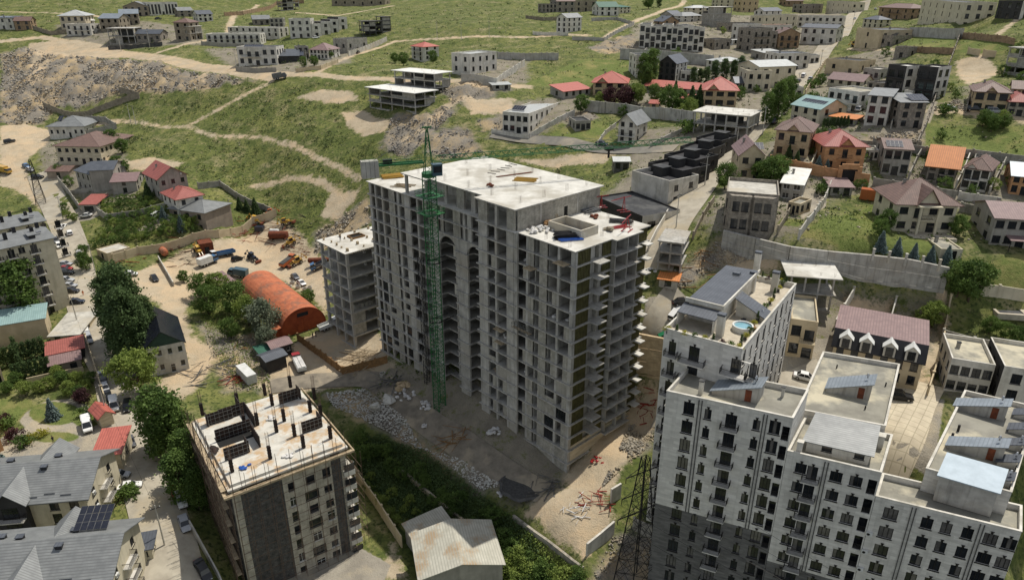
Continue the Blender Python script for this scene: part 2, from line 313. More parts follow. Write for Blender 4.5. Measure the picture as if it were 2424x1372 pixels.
def window_mesh(w, h, style='dark', rows=1):
    w = round(w, 1); h = round(h, 1)
    def mk():
        fm = 'frame_white' if style == 'white' else 'frame_dark'
        b = MB(fm, 'glass'); f = .07; y = .10
        b.poly([(-w / 2, y + .05, 0), (w / 2, y + .05, 0), (w / 2, y + .05, h), (-w / 2, y + .05, h)], 1)
        b.box(-w / 2, w / 2, y, y + .1, 0, f).box(-w / 2, w / 2, y, y + .1, h - f, h).box(-w / 2, -w / 2 + f, y, y + .1, f, h - f).box(w / 2 - f, w / 2, y, y + .1, f, h - f)
        n = max(1, int(round(w / .75)))
        for i in range(1, n):
            x = -w / 2 + w * i / n; b.box(x - .03, x + .03, y + .01, y + .09, f, h - f)
        if h > 1.6: b.box(-w / 2 + f, w / 2 - f, y + .01, y + .09, h * .68, h * .68 + .06)
        if style != 'flush': b.box(-w / 2 - .08, w / 2 + .08, -.10, y, -.09, -.002)
        return b.mesh('window')
    return cached(('win', w, h, style), mk)

def wall_open(b, p0, p1, z0, z1, ops, m=0, mr=None, depth=.22):
    """outer skin of a wall from p0 to p1 (outward on the right-hand side) with real openings and their reveals"""
    d = Vector((p1[0] - p0[0], p1[1] - p0[1])); Lw = d.length; d /= Lw; n = Vector((-d.y, d.x))       # inward
    ops = [(max(0, a), min(Lw, c), max(z0, e), min(z1, f)) for a, c, e, f in ops]
    us = sorted({0, Lw, *[o[0] for o in ops], *[o[1] for o in ops]}); zs = sorted({z0, z1, *[o[2] for o in ops], *[o[3] for o in ops]})
    P = lambda u, z, i=0: (p0[0] + d.x * u + n.x * i, p0[1] + d.y * u + n.y * i, z)
    for a, c in zip(zs, zs[1:]):
        run = None
        for u0, u1 in zip(us, us[1:]):
            mu, mz = (u0 + u1) / 2, (a + c) / 2
            hole = any(o[0] < mu < o[1] and o[2] < mz < o[3] for o in ops)
            if not hole: run = [run[0], u1] if run else [u0, u1]
            if (hole or u1 == Lw) and run:
                b.poly([P(run[0], a), P(run[1], a), P(run[1], c), P(run[0], c)], m); run = None
    mr = m if mr is None else mr
    for u0, u1, a, c in ops:
        b.poly([P(u0, a), P(u0, a, depth), P(u0, c, depth), P(u0, c)], mr); b.poly([P(u1, a, depth), P(u1, a), P(u1, c), P(u1, c, depth)], mr)
        b.poly([P(u0, a), P(u1, a), P(u1, a, depth), P(u0, a, depth)], mr); b.poly([P(u0, c, depth), P(u1, c, depth), P(u1, c), P(u0, c)], mr)
    return math.atan2(d.y, d.x)
# ---------------------------------------------------------------- the land
def gp(pts): return [G(x, y) for x, y in pts]
def ell(cx, cy, rx, ry, n=18): return [(cx + rx * math.cos(2 * math.pi * i / n), cy + ry * math.sin(2 * math.pi * i / n)) for i in range(n)]
DIRT = [[(300,650),(420,600),(520,565),(640,515),(720,560),(770,620),(775,745),(730,700),(660,660),(560,660),(490,690),(440,730),(450,790),(500,820),(510,860),(450,935),(395,960),(370,905),(440,850),(430,800),(380,720),(310,690)],
 [(600,910),(720,878),(900,845),(940,860),(890,890),(760,925),(640,935)],
 [(1240,1212),(1310,1165),(1400,1120),(1480,1045),(1545,940),(1560,980),(1480,1090),(1440,1180),(1452,1252),(1385,1312),(1330,1292)],
 [(0,298),(60,292),(135,312),(105,345),(60,385),(70,430),(130,500),(120,520),(60,460),(0,440)],[(245,368),(300,382),(360,372),(430,388),(400,404),(330,402),(270,396)],
 [(70,102),(180,94),(300,120),(420,143),(620,168),(700,176),(640,195),(560,182),(430,162),(300,137),(150,138),(60,132)],
 [(75,140),(120,145),(100,190),(60,200)],[(345,175),(372,165),(350,205),(325,208)],[(285,145),(310,142),(300,170),(282,170)],[(465,178),(492,172),(485,195),(468,198)],
 [(700,232),(760,212),(830,215),(850,236),(800,246)],[(808,266),(860,262),(930,288),(905,312),(860,322),(825,300)],[(1090,242),(1215,232),(1215,268),(1120,272)],
 [(1220,375),(1400,363),(1460,358),(1430,385),(1300,398)],[(1715,590),(1830,600),(1850,640),(1780,642),(1690,622)],[(2005,702),(2112,722),(2102,765),(2000,755)],[(2175,740),(2215,745),(2200,790),(2160,785)],
 [(2262,142),(2330,128),(2372,170),(2290,202)],[(1565,690),(1610,690),(1600,735),(1560,730)],[(780,455),(860,440),(800,520),(760,515)],[(1300,900),(1300,901),(1301,900)],
 [(930,1290),(960,1372),(900,1372)],[(2190,830),(2215,835),(2195,905),(2170,900)],[(1000,560),(1001,560),(1000,561)],[(1345,1100),(1400,1060),(1450,930),(1530,920),(1540,1000),(1450,1100),(1360,1190),(1330,1180)],[(620,880),(650,835),(720,800),(790,765),(850,760),(930,800),(900,880),(800,905),(690,912)],[(1480,930),(1560,900),(1580,960),(1500,1010)]]
TRACK = [([(0,98),(100,88),(200,105),(285,122),(370,133),(470,152),(620,172),(727,176),(900,186),(1050,190),(1130,200),(1250,205)],4),([(751,173),(835,131),(935,98),(1050,92),(1220,88),(1400,85)],2.6),
 ([(375,125),(475,99),(540,78),(560,30),(610,12)],3),([(640,195),(580,225),(480,280),(440,300),(500,320),(620,325),(700,345),(780,385),(850,425)],1.6),([(440,300),(380,300),(330,290),(280,285)],1.4),
 ([(600,440),(680,422),(760,432),(830,470)],2),([(1430,92),(1500,52),(1560,30),(1620,2)],3.2),([(2200,262),(2260,262),(2330,272),(2424,283)],3.4),([(2010,116),(2100,117),(2180,122)],2.4),
 ([(0,335),(100,318),(200,296),(280,288)],3),([(120,400),(240,372),(330,392)],2.2),([(960,330),(1010,300),(1060,250),(1110,230)],3),([(2290,190),(2330,130),(2390,60),(2424,30)],2),([(700,30),(800,38),(930,14)],3),([(2230,700),(2236,760),(2200,900)],1.2),([(0,28),(200,33),(300,50)],2.5)]
RUBB = [[(0,128),(60,112),(150,133),(300,142),(430,167),(560,187),(605,192),(480,212),(340,217),(230,242),(130,252),(100,292),(0,292)],[(1030,212),(1200,188),(1222,210),(1150,236),(1080,252)],
 [(930,272),(1000,272),(1060,250),(1082,262),(1010,332),(960,372),(900,352),(920,300)],[(1020,312),(1100,300),(1142,360),(1060,377),(1000,362)],[(750,545),(870,468),(888,522),(780,585),(742,602)],
 [(1390,112),(1500,80),(1512,116),(1430,127)],[(470,760),(505,850),(530,920),(640,932),(640,862),(705,830),(620,792),(560,792)],[(770,930),(860,918),(960,990),(1000,1060),(1080,1082),(1190,1150),(1140,1162),(1020,1072),(900,1012),(790,962)],
 [(1490,1005),(1552,952),(1562,1022),(1470,1112),(1425,1152)],[(1700,570),(1830,590),(1680,642),(1600,692),(1560,690),(1640,602)],[(1450,1272),(1560,1232),(1600,1372),(1400,1372)],[(2040,330),(2190,305),(2180,335),(2050,345)],
 [(1130,285),(1190,280),(1180,310),(1140,310)],[(1330,270),(1400,262),(1420,285),(1345,300)],[(2210,255),(2270,235),(2290,262),(2215,270)]]
PAVE = [[(0,1128),(0,1035),(60,1012),(45,995),(62,975),(105,950),(170,942),(205,958),(240,985),(255,1060),(225,1075),(245,1128)],[(1825,895),(1960,868),(1905,965),(1838,945)],[(1530,705),(1622,705),(1592,802),(1518,802)],
 [(2075,925),(2235,945),(2205,1135),(2050,1110)],[(1830,820),(1990,800),(1965,960),(1825,950)],[(1560,930),(1830,925),(1850,980),(1560,980)],[(820,1275),(925,1335),(900,1400),(600,1400),(640,1350)],
 [(190,490),(255,500),(215,520),(150,530),(140,515)],[(395,505),(420,520),(330,555),(320,545)],[(1860,455),(1960,440),(1955,490),(1900,520)],[(1830,385),(1880,392),(1870,410),(1820,400)],[(2100,300),(2120,240),(2135,240),(2125,300)],[(2180,300),(2205,240),(2220,240),(2195,310)]]
LAWN = [ell(130,978,62,28),[(0,945),(75,945),(78,958),(45,985),(40,1000),(0,1008)],ell(205,992,34,19),ell(128,1034,60,13),[(2085,558),(2235,575),(2230,603),(2078,586)],[(1850,515),(1905,520),(1895,538),(1840,532)],[(2190,290),(2424,300),(2424,400),(2190,385)],[(1895,560),(2085,470),(2105,500),(2080,590),(1990,592)],[(2290,640),(2424,600),(2424,700),(2280,690)],
 [(1300,320),(1400,285),(1450,300),(1440,330),(1340,335)],[(2130,85),(2260,85),(2255,115),(2140,115)],[(2275,90),(2390,100),(2380,130),(2270,125)],[(1240,200),(1380,140),(1500,145),(1500,190),(1280,205)],[(860,1150),(985,1240),(960,1260),(850,1150)]]
YARD = [[(875,893),(960,878),(1030,930),(1345,1132),(1300,1182),(1230,1192),(1100,1105),(1000,1030),(900,962)],[(1200,900),(1345,1020),(1345,1140),(1290,1190),(1230,1196),(1090,1110),(960,1015),(870,940),(900,850)],[(1495,60),(1620,28),(2000,8),(1990,60),(1900,170),(1830,262),(1770,322),(1640,345),(1500,350),(1455,300),(1640,300),(1660,258),(1500,252),(1490,200),(1690,172),(1500,122)],[(1860,305),(1920,202),(1960,140),(2060,122),(2110,110),(2140,132),(2100,172),(2200,242),(2190,352),(2060,347),(2070,452),(1960,472),(1890,562),(1700,562),(1650,522),(1760,382)],[(2070,362),(2424,402),(2424,490),(2270,505),(2100,472)],[(2280,205),(2424,215),(2424,290),(2280,272)],[(640,130),(830,120),(830,150),(700,175),(560,165),(480,115),(640,110)],[(130,60),(330,50),(480,70),(480,108),(250,115),(150,92)],[(1820,700),(2020,690),(2240,720),(2230,840),(2190,940),(2060,960),(1830,930)],[(2235,800),(2424,830),(2424,1000),(2230,940)],[(1080,150),(1250,130),(1250,200),(1090,205)],[(1180,250),(1390,225),(1390,262),(1260,335),(1160,325)],[(1460,360),(1600,350),(1680,340),(1650,440),(1560,520),(1400,545),(1400,500),(1500,400)],[(90,330),(290,320),(300,400),(330,470),(250,480),(170,470),(100,410)]]
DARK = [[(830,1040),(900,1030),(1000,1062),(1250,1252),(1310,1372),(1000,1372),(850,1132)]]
def seg_sd(px, py, poly, closed=True):
    P = np.array([(p[0], p[1]) for p in poly]); Q = np.roll(P, -1, 0) if closed else P[1:]; P = P if closed else P[:-1]
    d2 = np.full(px.shape, 1e12); ins = np.zeros(px.shape, bool)
    for a, b in zip(P, Q):
        e = b - a; L2 = max(e @ e, 1e-9); t = np.clip(((px - a[0]) * e[0] + (py - a[1]) * e[1]) / L2, 0, 1)
        d2 = np.minimum(d2, (px - a[0] - e[0] * t) ** 2 + (py - a[1] - e[1] * t) ** 2)
        if closed and a[1] != b[1]:
            c = ((a[1] > py) != (b[1] > py)) & (px < (b[0] - a[0]) * (py - a[1]) / (b[1] - a[1]) + a[0]); ins ^= c
    d = np.sqrt(d2); return np.where(ins, d, -d) if closed else -d
ys = [42.0]
while ys[-1] < 1100: ys.append(ys[-1] + max(.85, .0062 * ys[-1]))
ys = np.array(ys); ss = np.linspace(-1, 1, 440)
TX = ss[None, :] * (.72 * ys[:, None] + 62); TY = np.repeat(ys[:, None], len(ss), 1); tx = TX.ravel(); ty = TY.ravel()
WD = [gp(p) for p in DIRT]; WR = [gp(p) for p in RUBB]; WP = [gp(p) for p in PAVE]; WL = [gp(p) for p in LAWN]; WK = [gp(p) for p in DARK]; WY = [gp(p) for p in YARD]; WT = [(gp(p), w) for p, w in TRACK]
def field(polys): 
    f = np.full(tx.shape, -1e3)
    for p in polys: f = np.maximum(f, seg_sd(tx, ty, p))
    return f
f_dirt = field(WD)
for p, w in WT: f_dirt = np.maximum(f_dirt, seg_sd(tx, ty, p, False) + w * .62)
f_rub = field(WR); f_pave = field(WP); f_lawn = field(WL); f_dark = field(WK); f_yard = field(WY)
tz = hz(tx, ty)
nz = sum(a * np.sin(tx * fx + p1 + 2 * np.sin(ty * fy * .7)) * np.sin(ty * fy + p2 + 1.7 * np.sin(tx * fx * .6)) for a, fx, fy, p1, p2 in ((.16, .31, .27, 0, 1), (.10, .71, .63, 2, .4), (.06, 1.4, 1.7, 1, 3)))
rough = np.where(f_rub > 0, np.where(tx < -120, 9.0, 5.0), 1.5) * np.clip((ty - 150) / 120, .25, 1) * np.where(f_pave > -1, 0, 1) * np.where((f_dirt > -1) & (f_rub < 0), .3, 1) * np.where(f_lawn > -1, .3, 1)
tz = tz + nz * rough
nr, nc = len(ys), len(ss); idx = np.arange(nr * nc).reshape(nr, nc)
quads = np.stack([idx[:-1, :-1], idx[:-1, 1:], idx[1:, 1:], idx[1:, :-1]], -1).reshape(-1, 4)
me = bpy.data.meshes.new('terrain'); me.vertices.add(nr * nc); me.vertices.foreach_set('co', np.stack([tx, ty, tz], -1).ravel())
me.loops.add(quads.size); me.loops.foreach_set('vertex_index', quads.ravel()); me.polygons.add(len(quads))
me.polygons.foreach_set('loop_start', np.arange(0, quads.size, 4)); me.polygons.foreach_set('use_smooth', np.ones(len(quads), bool)); me.update()
for nm, f in (('dirt', f_dirt), ('rubble', f_rub), ('paved', f_pave), ('lawn', f_lawn), ('lush', f_dark), ('yard', f_yard)):
    at = me.attributes.new(nm, 'FLOAT', 'POINT'); at.data.foreach_set('value', np.clip(f, -8, 8).astype(np.float32))
def ground_mat():
    m = bpy.data.materials.new('ground'); m.use_nodes = True; t = m.node_tree; N = t.nodes; L = t.links; bs = N['Principled BSDF']
    g = N.new('ShaderNodeNewGeometry').outputs['Position']
    def noise(sc, dt=5, ro=.6, dist=0):
        n = N.new('ShaderNodeTexNoise'); n.inputs['Scale'].default_value = sc; n.inputs['Detail'].default_value = dt; n.inputs['Roughness'].default_value = ro; n.inputs['Distortion'].default_value = dist
        L.new(g, n.inputs['Vector']); return n.outputs['Fac']
    def rm(f, a, b, c=0, d=1):
        r = N.new('ShaderNodeMapRange'); r.inputs[1].default_value = a; r.inputs[2].default_value = b; r.inputs[3].default_value = c; r.inputs[4].default_value = d; L.new(f, r.inputs[0]); return r.outputs[0]
    def mix(f, a, b):
        x = N.new('ShaderNodeMix'); x.data_type = 'RGBA'; L.new(f, x.inputs[0])
        for i, v in ((6, a), (7, b)):
            if isinstance(v, tuple): x.inputs[i].default_value = (*v, 1)
            else: L.new(v, x.inputs[i])
        return x.outputs[2]
    def add(a, b):
        x = N.new('ShaderNodeMath'); L.new(a, x.inputs[0]); L.new(b, x.inputs[1]); return x.outputs[0]
    n1, n2, n3, n4, n5, n6 = noise(.035), noise(.22), noise(1.1), noise(3.5, 4, .7), noise(.09, 6, .7), noise(.3, 8, .8)
    grass = mix(rm(n1, .4, .6), C((106, 113, 60)), C((128, 128, 74)))
    grass = mix(rm(n5, .5, .66), grass, C((154, 143, 108)))
    grass = mix(rm(n2, .38, .62), C((86, 96, 50)), grass)
    grass = mix(rm(n6, .55, .66), grass, C((146, 134, 98)))
    grass = mix(rm(n3, .5, .62), grass, C((68, 78, 42)))
    grass = mix(rm(n4, .68, .76), grass, C((176, 168, 140)))
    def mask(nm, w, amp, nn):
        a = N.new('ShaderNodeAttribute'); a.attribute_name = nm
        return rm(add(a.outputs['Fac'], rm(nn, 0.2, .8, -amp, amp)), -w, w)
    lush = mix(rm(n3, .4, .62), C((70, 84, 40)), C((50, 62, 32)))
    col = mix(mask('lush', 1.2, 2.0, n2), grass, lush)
    yard = mix(rm(n2, .3, .7), C((150, 142, 124)), C((118, 111, 98)))
    yard = mix(rm(n4, .55, .7), yard, C((112, 106, 95)))
    yard = mix(rm(n6, .54, .62), yard, C((104, 108, 62)))
    col = mix(mask('yard', 1.5, 7.0, n6), col, yard)
    rub = mix(rm(n4, .35, .65), C((150, 142, 128)), C((108, 103, 95)))
    rub = mix(rm(n5, .45, .62), rub, C((172, 152, 118)))
    col = mix(mask('rubble', 1.4, 3.0, n2), col, rub)
    dirt = mix(rm(n2, .3, .7), C((190, 175, 149)), C((164, 149, 124)))
    dirt = mix(rm(n5, .45, .6), dirt, C((194, 172, 140)))
    dirt = mix(rm(n4, .6, .75), dirt, C((146, 130, 102)))
    col = mix(mask('dirt', .6, 2.6, n6), col, dirt)
    pav = mix(rm(n2, .35, .65), C((164, 157, 142)), C((140, 134, 122)))
    pav = mix(rm(n5, .46, .62), pav, C((176, 164, 140)))
    col = mix(mask('paved', .15, .25, n3), col, pav)
    lawn = mix(rm(n3, .35, .65), C((110, 120, 64)), C((90, 101, 52)))
    lawn = mix(rm(n5, .5, .64), lawn, C((134, 129, 80)))
    col = mix(mask('lawn', .2, .3, n3), col, lawn)
    L.new(col, bs.inputs['Base Color']); bs.inputs['Roughness'].default_value = .95; bs.inputs['Specular IOR Level'].default_value = .15
    b = N.new('ShaderNodeBump'); b.inputs['Strength'].default_value = .7; b.inputs['Distance'].default_value = .35; L.new(add(n3, n4), b.inputs['Height']); L.new(b.outputs[0], bs.inputs['Normal'])
    return m
me.materials.append(ground_mat()); gr = link('ground', me); gr['kind'] = 'structure'

def strip(name, pts, w, mat, lift=.12, kerb=False):
    P = [Vector((p.x, p.y)) for p in gp(pts)]; S = []
    for i in range(len(P) - 1):                  # catmull-rom
        a, b, c, d = P[max(i - 1, 0)], P[i], P[i + 1], P[min(i + 2, len(P) - 1)]; n = max(2, int((c - b).length / 1.5))
        for k in range(n):
            t = k / n; S.append(.5 * (2 * b + (c - a) * t + (2 * a - 5 * b + 4 * c - d) * t * t + (3 * b - a - 3 * c + d) * t ** 3))
    S.append(P[-1]); B = MB(mat); m = 6
    for i, p in enumerate(S):
        d = (S[min(i + 1, len(S) - 1)] - S[max(i - 1, 0)]).normalized(); n = Vector((d.y, -d.x)); ww = w * (1 + .02 * math.sin(i * .137) + .015 * math.sin(i * .31))
        for k in range(m + 1):
            q = p + n * ww * (k / m - .5); B.v.append((q.x, q.y, zt(q.x, q.y) + lift + p.y * .0004))
    for i in range(len(S) - 1):
        for k in range(m): j = i * (m + 1) + k; B.f.append((j, j + 1, j + m + 2, j + m + 1)); B.m.append(0)
    o = link(name, B.mesh(name, True)); o['kind'] = 'structure'; return o
strip('street', [(455,1480),(415,1372),(390,1270),(352,1140),(325,1050),(292,960),(268,880),(224,790),(196,700),(178,620),(158,545),(132,490),(108,440),(95,410)], 9.5, 'asphalt')
strip('hill_street', [(1545,640),(1575,560),(1625,487),(1690,402),(1750,342),(1832,268),(1886,200),(1932,150),(1977,90),(2017,40),(2048,3)], 9, 'asphalt', .15)
strip('side_road', [(1165,318),(1270,332),(1400,350),(1500,357),(1600,352)], 5.5, 'asphalt_grey', .15)
strip('alley', [(2060,1120),(2100,1030),(2130,950),(2160,900)], 11, 'paving_diamond', .15)
strip('court_road', [(1560,960),(1700,930),(1850,905),(1960,880)], 7, 'asphalt', .12)
strip('site_road', [(640,915),(760,900),(880,900),(960,960),(1060,1030),(1180,1110),(1290,1165)], 6, 'site_dirt', .12)
strip('plaza_road', [(1545,800),(1560,760),(1590,715),(1610,690)], 6, 'asphalt', .12)
# ---------------------------------------------------------------- building kits
def solar_array(parent, x, y, z, nx, ny, pw=1.0, ph=1.6, tilt=.35, rz=0.0, slope=None):
    """rows of panels; slope (dz/dy, dz/dx) lays them on a roof, else they stand tilted"""
    me = cached(('pv', pw, ph), lambda: MB('metal_grey', 'solar_cell').box(-pw / 2, pw / 2, 0, ph, -.04, 0, 0).box(-pw / 2 + .03, pw / 2 - .03, .03, ph - .03, 0.001, .006, 1).mesh('solar_panel'))
    c, s = math.cos(rz), math.sin(rz)
    for i in range(nx):
        for j in range(ny):
            lx, ly = (i + .5) * (pw + .04), j * (ph + .04) * math.cos(tilt)
            o = link('solar_panel', me, parent, (x + lx * c - ly * s, y + lx * s + ly * c, z + (ly * math.tan(tilt))))
            o.rotation_euler = (tilt, 0, rz)
def hip_roof(w, d, h, rise, over, m, th=.18):
    b = MB(m); x0, x1, y0, y1 = -over, w + over, -over, d + over; r = min(x1 - x0, y1 - y0) / 2
    if (x1 - x0) >= (y1 - y0): A, B_ = (x0 + r, (y0 + y1) / 2), (x1 - r, (y0 + y1) / 2)
    else: A, B_ = ((x0 + x1) / 2, y0 + r), ((x0 + x1) / 2, y1 - r)
    z = h + rise; c = [(x0, y0, h), (x1, y0, h), (x1, y1, h), (x0, y1, h)]; a = (*A, z); e = (*B_, z)
    if (x1 - x0) >= (y1 - y0): F = [(c[0], c[1], e, a), (c[1], c[2], e), (c[2], c[3], a, e), (c[3], c[0], a)]
    else: F = [(c[0], c[1], a), (c[1], c[2], e, a), (c[2], c[3], e), (c[3], c[0], a, e)]
    for f in F: b.poly(f)
    b.poly(c[::-1])
    for i in range(4):
        p, q = c[i], c[(i + 1) % 4]; b.poly([(p[0], p[1], p[2] - th), (q[0], q[1], q[2] - th), q, p])
    b.poly([(p[0], p[1], p[2] - th) for p in c[::-1]])
    for p, q in ((a, e), (c[0], a), (c[1], e if (x1 - x0) >= (y1 - y0) else a)): b.tube(p, q, .09, 4)
    return b
def gable_roof(w, d, h, rise, over, m, ridge='x', th=.16, wallm=None):
    b = MB(m)
    if ridge == 'x':
        for s in (0, 1):
            y_e = -over if s == 0 else d + over; dz = rise * over / (d / 2)
            p = [(-over, y_e, h - dz), (w + over, y_e, h - dz), (w + over, d / 2, h + rise), (-over, d / 2, h + rise)]
            b.slab(p if s == 0 else p[::-1], th)
        tri = [[(0, 0, h), (0, d / 2, h + rise - th), (0, d, h)], [(w, 0, h), (w, d, h), (w, d / 2, h + rise - th)]]
    else:
        for s in (0, 1):
            x_e = -over if s == 0 else w + over; dz = rise * over / (w / 2)
            p = [(x_e, -over, h - dz), (w / 2, -over, h + rise), (w / 2, d + over, h + rise), (x_e, d + over, h - dz)]
            b.slab(p if s == 0 else p[::-1], th)
        tri = [[(0, 0, h), (w, 0, h), (w / 2, 0, h + rise - th)], [(0, d, h), (w / 2, d, h + rise - th), (w, d, h)]]
    if wallm:
        for t in tri: b.poly(t, wallm)
    return b
def spread(Lw, n, w):                            # n openings of width w evenly along a wall
    return [Lw * (i + .5) / n - w / 2 for i in range(n)] if n else []
def house(label, fl, fr, ey, depth, n=2, roof='hip', wall='plaster_white', rmat='roof_brown', fw=3, sw=2, win=(1.5, 1.8), style='dark', rise=None, over=.5, ridge='x', name='house', cat='house', group=None,
          balc=(), chim=1, solar=None, par=.55, door=True, fg=None, dish=False, side_wall=None, open_=False, found=4.0, rail='metal_dark', canopy=None, lw=None, height=None, rzo=None, gwall=None):
    P0, P1 = G(*fl), G(*fr); z0 = (P0.z + P1.z) / 2; w = math.hypot(P1.x - P0.x, P1.y - P0.y); rz = math.atan2(P1.y - P0.y, P1.x - P0.x)
    if rzo is not None: rz = rzo; z0 = P0.z
    h = height or max(2.4, zat(fl[0], ey, P0.y) - P0.z); fh = h / n; d = depth
    T = thing(name, label, cat, (P0.x, P0.y, z0), rz, group)
    b = MB(wall); corners = [(0, 0), (w, 0), (w, d), (0, d)]; ht = h + (par if roof == 'flat' else 0)
    ww, wh = win; wh = min(wh, fh - .8); wins = []
    for k in range(4):
        p, q = corners[k], corners[(k + 1) % 4]; Lw = math.hypot(q[0] - p[0], q[1] - p[1]); cnt = fw if k in (0, 2) else sw
        if k == 3 and lw is not None: cnt = lw
        ops = []; hole = []
        for f in range(n):
            for i, u in enumerate(spread(Lw, cnt, ww)):
                wi, hi, zb = ww, wh, f * fh + max(.75, (fh - wh) * .55)
                isdoor = False
                if k == 0:
                    for (bf, b0, b1, pr) in balc:
                        if bf == f and b0 < (u + ww / 2) / Lw < b1: zb = f * fh + .12; hi = min(fh - .5, 2.3)
                    if f == 0 and door and i == cnt // 2: zb = .1; hi = min(2.3, fh - .3); isdoor = True
                if Lw < ww * cnt * 1.15: wi = Lw / cnt * .7; u = Lw * (i + .5) / cnt - wi / 2
                ops.append((u, u + wi, zb, zb + hi)); hole.append((u + wi / 2, zb, wi, hi, isdoor))
        mwall = (side_wall or wall) if k in (1, 3) else wall
        ang = wall_open(b, p, q, -found, ht, ops, mwall)
        dd = Vector((q[0] - p[0], q[1] - p[1])).normalized()
        for (u, zb, wi, hi, isdoor) in hole:
            if open_ and not isdoor: continue
            wins.append((p[0] + dd.x * u, p[1] + dd.y * u, zb, ang, wi, hi, isdoor))
    if open_: b.box(.6, w - .6, .8, d - .8, 0, h - .2, 'inner_shade')  # near-black box paints in the dark behind empty openings
    if roof == 'flat':
        t = .25                                   # parapet: inner skin and coping
        b.box(t, w - t, t, d - t, h - .3, h, rmat)
        for (x0, x1, y0, y1) in ((0, w, 0, t), (0, w, d - t, d), (0, t, t, d - t), (w - t, w, t, d - t)):
            b.poly([(x0, y0, ht), (x1, y0, ht), (x1, y1, ht), (x0, y1, ht)])
        for pts in ([(t, t), (w - t, t)], [(w - t, t), (w - t, d - t)], [(w - t, d - t), (t, d - t)], [(t, d - t), (t, t)]):
            (xa, ya), (xb, yb) = pts; b.poly([(xb, yb, h), (xa, ya, h), (xa, ya, ht), (xb, yb, ht)])
    part('wall', b, T)
    for (x, y, z, ang, wi, hi, isdoor) in wins:
        link('door' if isdoor else 'window', window_mesh(wi, hi, style), T, (x, y, z), ang)
    if roof == 'hip': r = part('roof', hip_roof(w, d, h, rise or .22 * min(w, d), over, rmat), T)
    elif roof == 'gable': r = part('roof', gable_roof(w, d, h, rise or .24 * (d if ridge == 'x' else w), over, rmat, ridge, wallm=gwall or wall), T)
    elif roof == 'mono':
        rr = rise or 1.2; bb = MB(rmat).slab([(-over, -over, h), (w + over, -over, h), (w + over, d + over, h + rr), (-over, d + over, h + rr)], .18)
        bb.poly([(0, 0, h - .2), (0, 0, h), (0, d, h + rr * .9), (0, d, h - .2)], wall).poly([(w, 0, h), (w, 0, h - .2), (w, d, h - .2), (w, d, h + rr * .9)], wall).poly([(0, d, h - .2), (0, d, h + rr * .9), (w, d, h + rr * .9), (w, d, h - .2)], wall)
        r = part('roof', bb, T)
    else:
        r = None
    if fg:
        u0, u1, gr_ = fg; x0, x1 = w * u0, w * u1; bb = MB(wall)
        bb.box(x0, x1, -.35, .1, h - .3, h + .02); xm = (x0 + x1) / 2; bb.poly([(x0, -.36, h), (x1, -.36, h), (xm, -.36, h + gr_)])
        for s in (0, 1):
            xe = x0 - .3 if s == 0 else x1 + .3; p = [(xe, -over - .25, h - .2), (xm, -over - .25, h + gr_ + .12), (xm, d * .45, h + gr_ + .12), (xe, d * .2, h - .2)]
            bb.slab(p if s == 0 else p[::-1], .14, rmat)
        part('front_gable', bb, T)
    for (bf, b0, b1, pr) in balc:
        z = bf * fh; bb = MB(wall, rail).box(w * b0, w * b1, -pr, -.003, z - .16, z + .04)
        for i in range(int((b1 - b0) * w / .35) + 1):
            x = w * b0 + .05 + i * .35
            if x < w * b1 - .03: bb.box(x, x + .03, -pr + .05, -pr + .08, z + .04, z + 1.0, 1)
        bb.box(w * b0, w * b1, -pr + .03, -pr + .1, z + 1.0, z + 1.07, 1).box(w * b0 + .02, w * b0 + .06, -pr + .1, -.01, z + .95, z + 1.02, 1).box(w * b1 - .06, w * b1 - .02, -pr + .1, -.01, z + .95, z + 1.02, 1)
        part('balcony', bb, T)
    for i in range(chim):
        ch = MB('plaster_grey', 'roof_dark').box(-.3, .3, -.3, .3, -.8, 1.1).box(-.38, .38, -.38, .38, 1.1, 1.22, 1)
        zz = h + (0 if roof == 'flat' else (rise or .22 * min(w, d)) * .55); part('chimney', cached('chim', lambda: ch.mesh('chimney')), T, (w * (.3 + .4 * i), d * .62, zz))
    if dish:
        part('satellite_dish', cached('dish', dish_mesh), T, (w * .8, -.3, h + .4), 2.2)
    if solar:
        sx, sy, nx, ny, tilt, dz = solar
        solar_array(T, w * sx, d * sy, h + dz, nx, ny, 1.0, 1.6, tilt)
    if canopy:
        c0, c1, cp_, cz = canopy; bb = MB(rmat).slab([(w * c0, -cp_, cz - .3), (w * c1, -cp_, cz - .3), (w * c1, -.003, cz), (w * c0, -.003, cz)], .12)
        for x in (w * c0 + .1, w * c1 - .1): bb.box(x - .06, x + .06, -cp_ + .1, -cp_ + .22, -1, cz - .4, 'metal_dark')
        part('canopy', bb, T)
    T['w'] = w; T['h'] = h
    return T
def dish_mesh():
    b = MB('metal_white'); n = 10
    for i in range(n):
        a, c = 2 * math.pi * i / n, 2 * math.pi * (i + 1) / n
        b.poly([(0, .08, 0), (.4 * math.cos(a), -.05, .4 * math.sin(a)), (.4 * math.cos(c), -.05, .4 * math.sin(c))]); b.poly([(0, .11, 0), (.4 * math.cos(c), -.02, .4 * math.sin(c)), (.4 * math.cos(a), -.02, .4 * math.sin(a))])
    b.tube((0, .1, 0), (0, .1, -.7), .03); b.tube((0, .08, -.1), (0, -.4, .05), .015); return b.mesh('satellite_dish')
